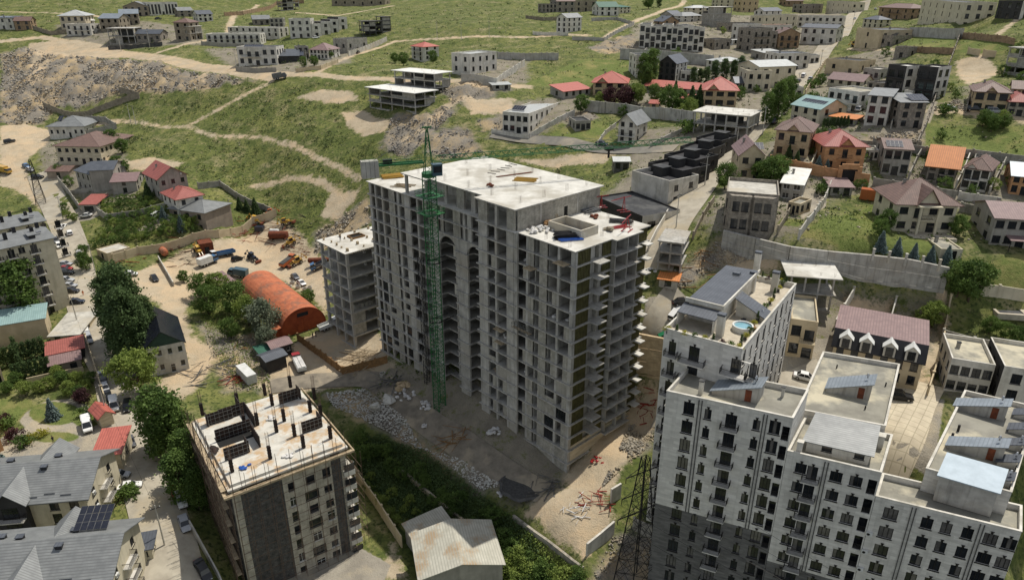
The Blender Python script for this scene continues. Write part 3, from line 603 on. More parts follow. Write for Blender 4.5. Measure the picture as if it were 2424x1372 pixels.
def frame_house(label, fl, fr, ty_, depth, n=3, nx=3, ny=2, roofm='concrete_white', mat='concrete', walls=.25, name='unfinished_house', cat='house', group=None, col=.35, over=.5, seed=1, gap_ground=False, height=None):
    rnd = random.Random(seed); P0, P1 = G(*fl), G(*fr); z0 = (P0.z + P1.z) / 2; w = math.hypot(P1.x - P0.x, P1.y - P0.y); rz = math.atan2(P1.y - P0.y, P1.x - P0.x)
    h = height or max(2.6, zat(fl[0], ty_, P0.y) - P0.z); fh = h / n; d = depth; T = thing(name, label, cat, (P0.x, P0.y, z0), rz, group)
    part('foundation', MB(mat).box(-.1, w + .1, -.1, d + .1, -4, .05), T)
    for f in range(1, n + 1):
        top = f == n; b = MB(mat if not top else roofm, mat); o = over if top else over * .5
        b.box(-o, w + o, -o, d + o, f * fh - .22, f * fh); b.box(0, w, 0.02, .3, f * fh - .5, f * fh - .223, 1); b.box(0, w, d - .3, d - .02, f * fh - .5, f * fh - .223, 1)
        part('roof_slab' if top else 'floor_slab', b, T)
    for f in range(n):
        hh = fh - .223; me = cached(('col', col, round(hh, 2), mat), lambda: MB(mat).box(-col / 2, col / 2, -col / 2, col / 2, 0, hh).mesh('column'))
        for i in range(nx + 1):
            for j in range(ny + 1):
                if nx > 1 and 0 < i < nx and 0 < j < ny: continue
                link('column', me, T, (col / 2 + (w - col) * i / nx, col / 2 + (d - col) * j / ny, f * fh))
        for i in range(nx):                       # some bays are walled
            for side in (0, 1):
                if rnd.random() < walls * (1.8 if side else 1):
                    x0, x1 = col + (w - col) * i / nx, (w - col) * (i + 1) / nx; y = .08 if side == 0 else d - .3
                    b = MB('blockwork')
                    if rnd.random() < .5: b.box(x0 + .01, x1 - .01, y, y + .2, f * fh + .003, f * fh + hh - .28)
                    else: b.box(x0 + .01, x1 - .01, y, y + .2, f * fh + .003, f * fh + hh * .35)
                    part('block_wall', b, T)
        for j in range(ny):
            for side in (0, 1):
                if rnd.random() < walls * 1.3:
                    y0, y1 = col + (d - col) * j / ny, (d - col) * (j + 1) / ny; x = .08 if side == 0 else w - .28
                    part('block_wall', MB('blockwork').box(x, x + .2, y0 + .01, y1 - .01, f * fh + .003, f * fh + hh - .003), T)
        part('inner_wall', MB('concrete_dark').box(w * .2, w * .8, d * .55, d * .55 + .2, f * fh + .01, f * fh + hh), T)
    for i in range(nx + 1):
        for j in range(ny + 1):
            x, y = col / 2 + (w - col) * i / nx, col / 2 + (d - col) * j / ny
            b = cached('starter', lambda: (lambda q: [q.tube((sx * .11, sy * .11, 0), (sx * .13, sy * .1, .8), .014, 3, caps=False) for sx in (-1, 1) for sy in (-1, 1)] and q.mesh('rebar'))(MB('rebar')))
            if rnd.random() < .7: link('rebar', b, T, (x, y, h))
    return T
def yard_wall(label, pts, h=2.2, mat='blockwork', th=.25, name='boundary_wall', cat='wall', group=None, post=True, seg=5.0, cap=None, top=None, flat=False):  # solid yard, plot and retaining walls; only a few are fences
    W_ = [G(*p) for p in pts]; T = thing(name, label, cat, W_[0], 0, group); o = W_[0]
    for a, b in zip(W_, W_[1:]):
        d = Vector((b.x - a.x, b.y - a.y)); Ld = d.length
        if Ld < .3: continue
        d /= Ld; n = max(1, int(round(Ld / seg))); nn = Vector((-d.y, d.x)) * th / 2
        for i in range(n):
            p = Vector((a.x, a.y)) + d * (Ld * i / n); q = Vector((a.x, a.y)) + d * (Ld * (i + 1) / n - .02)
            za, zb = zt(p.x, p.y), zt(q.x, q.y)
            if flat: za = zb = max(za, zb)
            P = []
            for (s, z, tp) in ((p, za, 0), (q, zb, 0), (p, za, 1), (q, zb, 1)):
                for sg in (-1, 1): P.append((s.x + nn.x * sg - o.x, s.y + nn.y * sg - o.y, (z + h if tp else min(za, zb) - 1.2) - o.z))
            B = MB(mat)
            for f in ((0, 2, 6, 4), (3, 1, 5, 7), (4, 6, 7, 5), (2, 3, 7, 6), (1, 0, 4, 5)): B.poly([P[k] for k in f])
            part('panel', B, T)
            if post: part('post', cached(('post', h, mat), lambda: MB(cap or mat).box(-.2, .2, -.2, .2, -1.2, h + .18).box(-.26, .26, -.26, .26, h + .18, h + .28).mesh('post')), T, (p.x - o.x, p.y - o.y, za - o.z), math.atan2(d.y, d.x))
    return T
# ---------------------------------------------------------------- the unfinished tower
TP = atz(1361.8, 593.5, 49.6); TROT = R(43.2); FH = 3.1; NF = 16
tower = thing('unfinished_tower', 'tall unfinished concrete apartment tower with open floors and arches behind a green crane', 'tower', (TP[0], TP[1], 0), TROT)
def tl(px, py, z):                               # survey point -> tower frame
    x, y = atz(px, py, z); x -= TP[0]; y -= TP[1]; c, s = math.cos(TROT), math.sin(TROT)
    return (x * c + y * s, -x * s + y * c)
DW, DC, YL = 21.5, 24.5, 68.0
def xo(y): return -.7 if 15 <= y < 26 else (.5 if 26 <= y < 44.6 else 0.0)
out = [(0, 0), (10.3, 0), (10.3, -1.2), (17.6, -1.2), (17.6, 0), (DW, 0), (DW, 15), (DC, 15), (DC, 53), (DW, 53), (DW, YL), (0, YL), (0, 44.6), (.5, 44.6), (.5, 26), (-.7, 26), (-.7, 15), (0, 15)]
def grow(pts, e):
    r = []; n = len(pts)
    for i in range(n):
        a, b, c = Vector(pts[i - 1]), Vector(pts[i]), Vector(pts[(i + 1) % n]); d1 = (b - a).normalized(); d2 = (c - b).normalized()
        r.append((b.x + e * (d1.y + d2.y), b.y - e * (d1.x + d2.x)))
    return r
so = grow(out, .42); k0 = out.index((.5, 44.6))
sl = grow(out[:k0 + 1] + [(.5, 41.2), (2.6, 41.2), (2.6, 34.7), (.5, 34.7), (.5, 31.3), (2.6, 31.3), (2.6, 26.4), (.5, 26.4)] + out[k0 + 1:], .42)
for k in range(1, NF + 1):
    mat = 'slab_edge' if k < NF else 'concrete_white'
    part('floor_slab' if k < NF else 'roof_slab', MB('slab_edge', 'concrete' if k < NF else 'concrete_white').prism(sl if k < 14 else so, k * FH - .2, k * FH, 0, 1), tower)
part('base_slab', MB('concrete').prism(grow(out, .6), -3, .05), tower)
HT = NF * FH
SEG = [(0,.9,'pier'),(.9,3.7,'open'),(3.7,4.3,'col'),(4.3,6.9,'open'),(6.9,9.0,'wall'),(9.0,10.5,'gap'),(10.5,12,'half'),(12,12.6,'col'),(12.6,14.4,'open'),(14.4,17.5,'pier'),(17.5,20.4,'open'),(20.4,21,'col'),(21,23.3,'open'),(23.3,26,'pier')]
UP = [(26,29.6,'open'),(29.6,31,'pier'),(31,31.8,'slot'),(31.8,32.4,'col'),(32.4,33.3,'slot'),(33.3,35.8,'wall'),(35.8,39.2,'open'),(39.2,40.2,'wall'),(40.2,41,'slot'),(41,44.6,'wall')]
LOW = [(26,31.3,'arch'),(31.3,34.7,'pier'),(34.7,41.2,'arch'),(41.2,44.6,'pier')]
LEFT = [(44.6,47.8,'open'),(47.8,48.4,'col'),(48.4,51,'open'),(51,53.2,'pier'),(53.2,55.3,'open'),(55.3,56.1,'col'),(56.1,57.1,'gap'),(57.1,59.5,'wall'),(59.5,62,'open'),(62,62.7,'col'),(62.7,65,'open'),(65,65.6,'col'),(65.6,67.1,'gap'),(67.1,68,'pier')]
rt = random.Random(11); ZA = 14 * FH
def vert(y0, y1, z0, z1, x, dp=.45, m='concrete', nm='pier'): part(nm, MB(m).box(x, x + dp, y0, y1, z0, z1), tower)
def infill(y0, y1, k, x, kind):
    z = k * FH; h = FH - .2; w = y1 - y0
    me = None
    if kind == 'full': me = bx(.2, w - .02, h - .01, 'blockwork', 'block_wall')
    elif kind == 'white': me = bx(.2, w - .02, h - .01, 'plaster_grey', 'block_wall')
    elif kind == 'low': me = bx(.2, w - .02, 1.0, 'blockwork', 'block_wall')
    elif kind == 'side': me = bx(.2, w * .45, h - .01, 'blockwork', 'block_wall')
    if me: link('block_wall', me, tower, (x + .1, y0 + .01, z + .003))
    if kind == 'window':
        link('window', window_mesh(w - .1, h - .1, 'flush'), tower, (x, (y0 + y1) / 2, z + .05), -math.pi / 2)
for seglist, z0f, z1f in ((SEG, 0, NF), (UP, 14, NF), (LOW, 0, 14), (LEFT, 0, NF)):
    for (y0, y1, ty) in seglist:
        x = xo((y0 + y1) / 2); za, zb = z0f * FH, z1f * FH
        if ty in ('pier', 'col'): vert(y0, y1, za, zb - .22, x + (.0 if ty == 'pier' else .02), .45 if ty == 'pier' else .5, 'concrete', 'pier' if ty == 'pier' else 'column')
        if ty in ('open', 'gap', 'half', 'arch', 'wall', 'slot'):
            part('cross_wall', MB('concrete').box(x + (2.2 if ty == 'arch' else .5), x + 6.5, y0 - .1, y0 + .1, za, zb - .25), tower)
            if ty == 'arch': part('column', MB('concrete').box(x + 2.0, x + 2.5, (y0 + y1) / 2 - .6, (y0 + y1) / 2 - .1, za, zb - .25), tower)
        for k in range(z0f, z1f):
            u = rt.random()
            if ty == 'wall': infill(y0, y1, k, x, 'full' if u < .85 else 'white')
            elif ty == 'half':
                if u < .8: infill(y0, y1, k, x, 'full')
            elif ty == 'gap':
                if y0 > 50 and k < 7 and u < .5: infill(y0, y1, k, x, 'window')
            elif ty == 'open':
                if y0 > 50 and 2 <= k < 8: infill(y0, y1, k, x, 'window' if u < .3 else ('side' if u < .7 else 'low'))
                elif y0 < 12 and k < 5: infill(y0, y1, k, x, 'window' if u < .28 else ('side' if u < .75 else 'full'))
                elif k < 9: infill(y0, y1, k, x, 'side' if u < .42 else ('low' if u < .5 else ('white' if u < .55 else 'none')))
                elif u < .12: infill(y0, y1, k, x, 'side')
            elif ty == 'arch' and k > 0:
                if u < .5: link('block_wall', bx(.2, 1.6, FH - .21, 'plaster_white' if u < .28 else 'blockwork', 'block_wall'), tower, (x + 2.4, y0 + (2.6 if u < .3 else .6), k * FH + .003))
for (y0, y1) in ((26, 31.3), (34.7, 41.2)):       # arched heads
    b = MB('concrete'); r = (y1 - y0) / 2 - .15; yc = (y0 + y1) / 2; zc = ZA - r - .75; zl, zh = zc, ZA - .22; N = 16; x0, x1 = xo(y0), xo(y0) + .45
    arc = [(yc - r * math.cos(math.pi * i / N), zc + r * math.sin(math.pi * i / N)) for i in range(N + 1)]
    top = [(y0 + (y1 - y0) * i / N, zh) for i in range(N + 1)]
    for i in range(N):
        q = [arc[i], arc[i + 1], top[i + 1], top[i]]
        b.poly([(x0, p[0], p[1]) for p in q][::-1]); b.poly([(x1, p[0], p[1]) for p in q])
        b.poly([(x0, *arc[i]), (x0, *arc[i + 1]), (x1, *arc[i + 1]), (x1, *arc[i])])
    for s in ((y0, yc - r), (yc + r, y1)): b.box(x0, x1, s[0], s[1], zl - 9, zl + .01)
    part('arch', b, tower)
for (xa, y0, y1) in ((7.0, .8, 67.2),): part('core_wall', MB('concrete').box(xa, xa + .25, y0, y1, 0, HT - .25), tower)  # back wall added to block light and keep the open floors dark
part('core_wall', MB('concrete').box(7.3, DW - .3, 6.0, 6.25, 0, HT - .25), tower)  # same added light-blocking wall behind the street face
for (x0, x1, y0, y1) in ((DW - .3, DW - .05, 0.5, 15), (DC - .3, DC - .05, 15, 53), (DW - .3, DW - .05, 53, YL - .3), (.3, DW, YL - .3, YL - .05), (DW, DC - .3, 15.02, 15.3), (DW, DC - .3, 52.7, 52.98)):
    part('rear_wall', MB('blockwork').box(x0, x1, y0, y1, 0, HT - .23), tower)
# the face towards the hill street: ribbed olive cladding, balconies, open bays
part('corner_pier', MB('concrete').box(.02, .8, .02, .6, 0, HT - .22), tower)
part('base_wall', MB('stone_cream').box(.5, DW - .05, .05, .4, 2.9, 6.9), tower)
for x in (.1, 4.4, 9.0, 13.8, 18.2, 21.0): part('column', MB('concrete').box(x, x + .5, .45, .95, 0, 2.9), tower)
def ribs(w, h):
    def mk():
        b = MB('cladding_olive').box(0, w, 0, .06, 0, h); n = max(3, int(w / .42))
        for i in range(n + 1): b.box(min(i * w / n, w - .09), min(i * w / n, w - .09) + .09, -.11, 0, 0, h)
        return b.mesh('cladding_panel')
    return cached(('rib', w, h), mk)
for k in range(2, NF):
    z = k * FH + .003; zz = z + (.7 if k == 2 else 0); h = FH - .21 - (.7 if k == 2 else 0)
    for x, w in ((.85, 3.5), (7.9, 2.3), (18.6, 2.85)): link('cladding_panel', ribs(w, round(h, 2)), tower, (x, .1, zz))
    link('block_wall', bx(.2, .9, FH - .21, 'blockwork', 'block_wall'), tower, (6.9, .25, z)); link('block_wall', bx(.9, .2, FH - .21, 'blockwork', 'block_wall'), tower, (7.3, .25, z))
    if k > 2:
        link('balcony_slab', bx(3.0, 2.0, .18, 'concrete', 'balcony_slab'), tower, (5.9, -2.31, k * FH - .19)); link('balcony_slab', bx(1.9, 1.7, .18, 'concrete_white', 'balcony_slab'), tower, (20.1, -2.01, k * FH - .19))  # white concrete on the right-hand slabs paints in sunlight
    u = rt.random()
    for xa, xb in ((10.5, 14.0), (14.2, 17.4)):
        part('cross_wall', cached('cwr', lambda: MB('concrete').box(0, .2, -.9, 5.9, 0, FH - .21).mesh('cross_wall')), tower, (xa, 0, z))
        if k < 8 and rt.random() < .6: link('block_wall', bx(1.5, .2, FH - .21, 'plaster_white' if rt.random() < .7 else 'blockwork', 'block_wall'), tower, (xa + 1.0, 1.6, z))
    part('cross_wall', CACHE['cwr'], tower, (17.35, 0, z))
for x in (4.35, 7.75): part('cross_wall', MB('concrete').box(x, x + .2, .3, 5.9, 6.2, HT - .25), tower)
# upper storey
ZU = 54.3
uo = [(-.7, 15), (DC, 15), (DC, 53), (.3, 53), (.3, 44.6), (1.6, 44.6), (1.6, 26), (-.7, 26)]
part('upper_roof_slab', MB('slab_edge', 'concrete_white').prism(grow(uo, .55), ZU - .24, ZU, 0, 1), tower)
b = MB('blockwork'); wall_open(b, (0, 15.05), (DC - .1, 15.05), HT + .003, ZU - .245, [(13.2, 14.4, HT, HT + 2.3)], depth=.3)
for x in (6.1, 17.0): b.box(x, x + .5, 14.97, 15.2, HT + .003, ZU - .245, 'concrete')
part('end_wall', b, tower); part('door_leaf', MB('inner_shade').box(13.2, 14.4, 15.36, 15.4, HT + .01, HT + 2.3), tower)  # leaf is a near-black sheet painting the doorway's shade
part('rear_wall', MB('blockwork').box(DC - .35, DC - .1, 15.3, 52.9, HT + .003, ZU - .245), tower)
part('end_wall', MB('blockwork').box(6, DC - .4, 52.6, 52.85, HT + .003, ZU - .245), tower)
part('core_wall', MB('concrete').box(7, 7.25, 16, 52.5, HT + .003, ZU - .245), tower)  # added light-blocking back wall of the upper storey
for (y0, y1, m, x) in ((15.4, 17.5, 'blockwork', -.6), (20.3, 21, 'concrete', -.6), (23.3, 26, 'blockwork', -.6), (29.6, 31, 'concrete', 1.7), (33.3, 35.8, 'blockwork', 1.7), (39.2, 40.2, 'concrete', 1.7), (44.7, 45.4, 'concrete', .4), (52.2, 52.9, 'concrete', .4)):
    part('pier', MB(m).box(x, x + .5, y0, y1, HT + .003, ZU - .245), tower)
sm = cached('starter', lambda: (lambda q: [q.tube((sx * .11, sy * .11, 0), (sx * .13, sy * .1, .8), .014, 3, caps=False) for sx in (-1, 1) for sy in (-1, 1)] and q.mesh('rebar'))(MB('rebar')))
for (x, y, z) in [(x, y, ZU) for x in (2.5, 9, 16, 22) for y in (17, 25, 33, 41, 50)] + [(x, y, HT) for x in (1, 10, 19) for y in (2, 8, 13)] + [(x, y, HT) for x in (2, 12) for y in (58, 66)]:
    link('rebar', sm, tower, (x + rt.uniform(-.3, .3), y, z), 0, (1.6, 1.6, 1.9))
# open tank on the lower roof
q = [tl(1306, 525, 50.8), tl(1340, 516, 50.8), tl(1408, 536, 50.8), tl(1375, 558, 50.8)]
xs = sorted(p[0] for p in q); ysq = sorted(p[1] for p in q); x0, x1, y0, y1 = xs[0] * .5 + xs[1] * .5, xs[2] * .5 + xs[3] * .5, ysq[0] * .5 + ysq[1] * .5, ysq[2] * .5 + ysq[3] * .5
b = MB('concrete_pale', 'concrete'); t = .3
for (a, c, d, e) in ((x0, x1, y0, y0 + t), (x0, x1, y1 - t, y1), (x0, x0 + t, y0 + t, y1 - t), (x1 - t, x1, y0 + t, y1 - t)): b.box(a, c, d, e, HT + .003, HT + 1.7)
b.box(x0 + t, x1 - t, y0 + t, y1 - t, HT + .003, HT + .05, 1); part('roof_tank', b, tower)
# loose material on the roofs (things lying there)
def tw(x, y, z): c, s = math.cos(TROT), math.sin(TROT); return (TP[0] + x * c - y * s, TP[1] + x * s + y * c, z)
def pole_stack(label, px, py, z, n, ln, r, mat, ang, spread_=.12, name='pole_stack', cat='poles', jit=.1, group=None, pos=None):
    rr = random.Random(int(px * 7 + py)); p = pos or (*atz(px, py, z), z); T = thing(name, label, cat, p, ang, group)
    for i in range(n):
        me = cached(('pole', round(ln, 1), r, mat), lambda: MB(mat).tube((-ln / 2, 0, 0), (ln / 2, 0, 0), r, 5).mesh('pole'))
        o = link('pole', me, T, (rr.uniform(-.3, .3), (i % 6 - 2.5) * spread_ * 2 + rr.uniform(-.05, .05), r + (i // 6) * r * 1.9 + rr.uniform(0, .03)), rr.uniform(-jit, jit))
    return T
def heap(label, px, py, z, n, rad, size, mat, name='heap', cat='heap', pos=None, hh=.6, group=None, pname='bag', sq=(1, 1, .6)):
    rr = random.Random(int(px * 3 + py * 5)); p = pos or (*atz(px, py, z), z); T = thing(name, label, cat, p, 0, group)
    for i in range(n):
        me = cached((pname, mat, i % 3), lambda: blob(mat, i % 3))
        a, q_ = rr.uniform(0, 6.28), rad * math.sqrt(rr.random()); s = size * rr.uniform(.7, 1.3)
        link(pname, me, T, (math.cos(a) * q_, math.sin(a) * q_, s * .25 + hh * max(0, 1 - q_ / rad) * rr.random()), rr.uniform(0, 6), (s * sq[0], s * sq[1], s * sq[2]))
    return T
def blob(mat, seed, n1=6, n2=4):
    rr = random.Random(seed * 17 + 3); b = MB(mat); V = [[None] * n1 for _ in range(n2)]
    b.v.append((0, 0, -.5))
    for j in range(1, n2):
        for i in range(n1):
            ph = math.pi * j / n2; th = 2 * math.pi * i / n1 + .3 * j; r = .5 * rr.uniform(.75, 1.15); b.v.append((r * math.sin(ph) * math.cos(th), r * math.sin(ph) * math.sin(th), -r * math.cos(ph)))
    b.v.append((0, 0, .5)); top = len(b.v) - 1; ix = lambda j, i: 1 + (j - 1) * n1 + i % n1
    for i in range(n1):
        b.f.append((0, ix(1, i + 1), ix(1, i))); b.f.append((top, ix(n2 - 1, i), ix(n2 - 1, i + 1))); b.m += [0, 0]
        for j in range(1, n2 - 1): b.f.append((ix(j, i), ix(j, i + 1), ix(j + 1, i + 1), ix(j + 1, i))); b.m.append(0)
    return b.mesh('lump')
pole_stack('stack of yellow formwork beams on the tower roof beside the crane', 930, 420, 49.65, 18, 5.0, .14, 'paint_yellow', R(20), .2, cat='beams', name='beam_stack')
pole_stack('loose timber boards lying beside yellow beams on tower roof', 955, 440, 49.65, 9, 4.5, .1, 'timber', R(-30), .3, name='timber_stack', cat='timber', jit=.6)
pole_stack('bundle of dark and blue pipes beside the open roof tank', 1338, 562, 49.65, 24, 4.2, .13, 'metal_dark', R(15), .2, name='pipe_bundle', cat='pipes', jit=.15)
pole_stack('blue plastic pipes lying in front of the roof tank', 1350, 566, 49.65, 5, 4.5, .16, 'plastic_blue', R(18), .2, name='pipe_bundle', cat='pipes')
pole_stack('grey steel props heaped behind the open roof tank', 1395, 500, 49.65, 20, 4.0, .1, 'metal_grey', R(35), .25, name='prop_stack', cat='props', jit=.3)
pole_stack('grey boards stacked near the red hoist on tower roof', 1470, 525, 49.65, 14, 4.5, .1, 'concrete_dark', R(-20), .2, name='board_stack', cat='boards', jit=.2)
pole_stack('red steel hoist beams lying on the lower tower roof', 1465, 537, 49.65, 5, 4.2, .09, 'paint_red', R(25), .2, name='beam_stack', cat='beams')
pole_stack('yellow shutter boards lying flat on the white top roof', 1245, 426, 54.32, 6, 5.0, .12, 'paint_yellow', R(-12), .3, name='board_stack', cat='boards')
pole_stack('long red-brown timber lying on the white top roof', 1215, 412, 54.32, 2, 9.0, .1, 'rust', R(30), .2, name='timber_beam', cat='timber')
pole_stack('few grey planks scattered on the white top roof', 1190, 400, 54.32, 6, 2.2, .07, 'metal_dark', R(-30), 1.0, name='plank', cat='planks', jit=.3)
heap('white sacks heaped on lower tower roof by blockwork wall', 1278, 547, 49.65, 26, 2.6, .9, 'bag_white', name='sack_heap', cat='sacks', hh=.7)
heap('tangle of brown brushwood on roof beside the tank', 1300, 532, 49.65, 12, 1.3, 1.0, 'wood', name='wood_heap', cat='wood', hh=.8)
heap('small rusty heap on the lower tower roof', 1411, 515, 49.65, 9, 1.0, .8, 'rust', name='scrap_heap', cat='scrap', hh=.6)
heap('small reddish heap on the white top roof', 1158, 441, 54.32, 8, 1.0, .7, 'rust', name='scrap_heap', cat='scrap', hh=.5)
heap('pallets of blocks by red hoist on lower roof', 1440, 545, 49.65, 5, 1.0, 1.2, 'blockwork_tan', name='block_pallet', cat='blocks', hh=.3)
def hoist(label, px, py, z, h, mat, ang):
    T = thing('roof_hoist', label, 'hoist', (*atz(px, py, z), z), ang); b = MB(mat)
    b.tube((0, -.7, 0), (0, 0, h), .08).tube((0, .7, 0), (0, 0, h), .08); part('mast', b, T); part('arm', MB(mat).tube((-3, 0, h * .8), (1.6, 0, h), .08).tube((0, 0, h), (-2.8, 0, h * .82), .03, 4), T); part('foot', MB(mat).box(-1.2, 1.2, -.8, -.6, 0, .15).box(-1.2, 1.2, .6, .8, 0, .15), T)
hoist('red jib hoist standing at far edge of lower tower roof', 1476, 500, 49.65, 3.2, 'paint_red', R(20)); hoist('red jib hoist by the corner of lower tower roof', 1484, 545, 49.65, 2.8, 'paint_red', R(60)); hoist('red jib hoist at the hidden rear edge of lower roof', 1423, 490, 49.65, 2.6, 'paint_red', R(10))
for i in range(26):
    y_ = rt.choice((2.2, 5.5, 13.4, 19, 22, 27.5, 37.5, 46, 49.5, 54.3, 60.8, 63.8)); k_ = rt.randrange(1, 15)
    heap('sacks and blocks piled at an open tower floor edge', i * 13 + 7, k_ * 29 + i, 0, 6, .9, .8, rt.choice(('bag_white', 'blockwork', 'timber')), name='material_pile', cat='pile', pos=tw(1.6 + xo(y_), y_, k_ * FH + .02), hh=.5, group='piles on tower floors')
T = thing('ladder', 'wooden ladder leaning on the blockwork wall of tower roof', 'ladder', (*atz(1312, 517, 49.7), 49.65), TROT)
b = MB('timber').tube((-.25, -1, 0), (-.25, .6, 4.6), .05, 4).tube((.25, -1, 0), (.25, .6, 4.6), .05, 4); part('rail', b, T)
for i in range(10): part('rung', cached('rung', lambda: MB('timber').tube((-.25, 0, 0), (.25, 0, 0), .03, 4).mesh('rung')), T, (0, -1 + 1.6 * (i + .5) / 10, 4.6 * (i + .5) / 10))
def gondola(label, y, z):
    T = thing('work_cradle', label, 'cradle', tw(-1.2, y, z), TROT); b = MB('metal_grey')
    for x in (-.35, .35):
        for zz in (0, 1.1): b.tube((x, -2.6, zz), (x, 2.6, zz), .05, 4)
        for i in range(7): b.tube((x, -2.6 + i * 5.2 / 6, 0), (x, -2.6 + i * 5.2 / 6, 1.1), .04, 4)
        for i in range(6): b.tube((x, -2.6 + i * 5.2 / 6, 0), (x, -2.6 + (i + 1) * 5.2 / 6, 1.1), .025, 3)
    part('cage', b, T); part('deck', MB('timber').box(-.35, .35, -2.6, 2.6, .02, .08), T); part('rope', MB('metal_dark').tube((0, -2.4, 1.1), (0, -2.4, HT - z), .02, 3).tube((0, 2.4, 1.1), (0, 2.4, HT - z), .02, 3), T)
gondola('grey work cradle hanging on ropes against the tower front', 12.5, 29.5)
for (y, z, w) in ((19.2, 27.2, 2.6), (19.0, 24.3, 2.4), (2.4, 46.7, 2.8), (10.5, 43.4, 2.2)):
    T = thing('loading_platform', 'small loading platform jutting from an open tower floor', 'platform', tw(-.3, y, z), TROT, 'loading platforms on the tower front')
    part('deck', MB('timber').box(-1.6, .2, -w / 2, w / 2, 0, .12), T); part('beam', MB('metal_grey').box(-1.8, .3, -w / 2, -w / 2 + .12, -.12, 0).box(-1.8, .3, w / 2 - .12, w / 2, -.12, 0), T)

# ---------------------------------------------------------------- tower crane and hoist mast
def lattice(b, p, q, w, n, r, rb, diag=True, up=Vector((0, 0, 1))):
    p = Vector(p); q = Vector(q); d = (q - p).normalized(); a = d.cross(up)
    a = a.normalized() if a.length > .01 else Vector((1, 0, 0)); c = d.cross(a).normalized(); off = [a * w / 2 + c * w / 2, a * w / 2 - c * w / 2, -a * w / 2 - c * w / 2, -a * w / 2 + c * w / 2]
    for o in off: b.tube(p + o, q + o, r, 4)
    for i in range(n):
        s, e = p + (q - p) * (i / n), p + (q - p) * ((i + 1) / n)
        for k in range(4):
            o1, o2 = off[k], off[(k + 1) % 4]; b.tube(s + o1, s + o2, rb, 3, caps=False)
            b.tube(s + (o1 if i % 2 else o2), e + (o2 if i % 2 else o1), rb, 3, caps=False)
    return b
cx_, cy_ = atz(1042, 975, .3); crane = thing('tower_crane', 'green lattice tower crane standing in front of the unfinished tower', 'crane', (cx_, cy_, 0), 0)
part('base', MB('concrete', 'concrete_dark').box(-2.6, 2.6, -2.6, 2.6, -1, .25, 0).box(-1.6, 1.6, -1.6, 1.6, .25, .45, 1), crane, (0, 0, 0), TROT)
for i in range(19):
    o = part('mast_section', cached('mastsec', lambda: lattice(MB('crane_green'), (0, 0, 0), (0, 0, 3.0), 2.0, 3, .11, .055, up=Vector((0, 1, 0))).mesh('mast_section')), crane, (0, 0, .4 + i * 3.0), TROT)
for z in (24.5, 38.5): part('tie_frame', MB('metal_dark').tube((-1, 1, 0), (3, 3.4, 0), .1).tube((1, -1, 0), (4.2, 1.6, 0), .1).box(-1.3, 1.3, -1.3, -1.15, -.1, .1).box(-1.3, 1.3, 1.15, 1.3, -.1, .1).box(-1.3, -1.15, -1.15, 1.15, -.1, .1).box(1.15, 1.3, -1.15, 1.15, -.1, .1), crane, (0, 0, z), R(10))
for z in (49.5, 53.2):
    b = MB('crane_green')
    b.box(-2.2, 2.2, -2.2, -1.3, z, z + .1).box(-2.2, 2.2, 1.3, 2.2, z, z + .1).box(-2.2, -1.3, -1.3, 1.3, z, z + .1).box(1.3, 2.2, -1.3, 1.3, z, z + .1)
    for s in (-2.2, 2.2):
        for zz in (.55, 1.1): b.tube((s, -2.2, z + zz), (s, 2.2, z + zz), .04, 4).tube((-2.2, s, z + zz), (2.2, s, z + zz), .04, 4)
        for t_ in (-2.2, -1.1, 0, 1.1, 2.2): b.tube((s, t_, z), (s, t_, z + 1.1), .03, 3).tube((t_, s, z), (t_, s, z + 1.1), .03, 3)
    part('service_platform', b, crane, (0, 0, 0), TROT)
JA = R(90 - 71); part('slewing_ring', MB('crane_green').prism([(1.5 * math.cos(i * .524), 1.5 * math.sin(i * .524)) for i in range(12)], 57.3, 58.2), crane)
cab = part('cab', MB('paint_teal').box(.3, 2.3, -2.5, -1.0, 57.9, 60.2).box(.2, 2.4, -2.6, -.95, 60.2, 60.3), crane, (0, 0, 0), JA)
part('window', MB('glass').box(2.31, 2.34, -2.3, -1.2, 58.6, 59.9).box(.5, 2.1, -2.54, -2.51, 58.6, 59.9), cab)
part('tower_head', (lambda b: [b.tube((sx * .9, sy * .9, 58.2), (sx * .12, sy * .12, 67.3), .1, 4) for sx in (-1, 1) for sy in (-1, 1)] and [b.tube((s1 * (.9 - .78 * k / 6), s2 * (.9 - .78 * k / 6), 58.2 + 9.1 * k / 6), (-s1 * (.9 - .78 * (k + 1) / 6) if s1 == s2 else s1 * (.9 - .78 * (k + 1) / 6), s2 * (.9 - .78 * (k + 1) / 6) if s1 == s2 else -s2 * (.9 - .78 * (k + 1) / 6), 58.2 + 9.1 * (k + 1) / 6), .05, 3) for k in range(6) for s1 in (-1, 1) for s2 in (-1, 1)] and b.box(-1.0, 1.0, -.1, .1, 67.2, 67.5))(MB('crane_green')), crane, (0, 0, 0), JA)
b = MB('crane_green'); JL = 62.0; zj = 60.4
for i in range(31):
    x0, x1 = 1.0 + (JL - 1) * i / 31, 1.0 + (JL - 1) * (i + 1) / 31; xm = (x0 + x1) / 2
    for y in (-.6, .6): b.tube((x0, y, zj), (xm, 0, zj + 1.1), .055, 3, caps=False).tube((xm, 0, zj + 1.1), (x1, y, zj), .055, 3, caps=False)
    b.tube((x0, -.6, zj), (x0, .6, zj), .03, 3, caps=False)
for y in (-.6, .6): b.tube((1, y, zj), (JL, y, zj), .1, 4)
b.tube((1.5, 0, zj + 1.1), (JL - .5, 0, zj + 1.1), .1, 4); part('jib', b, crane, (0, 0, 0), JA)
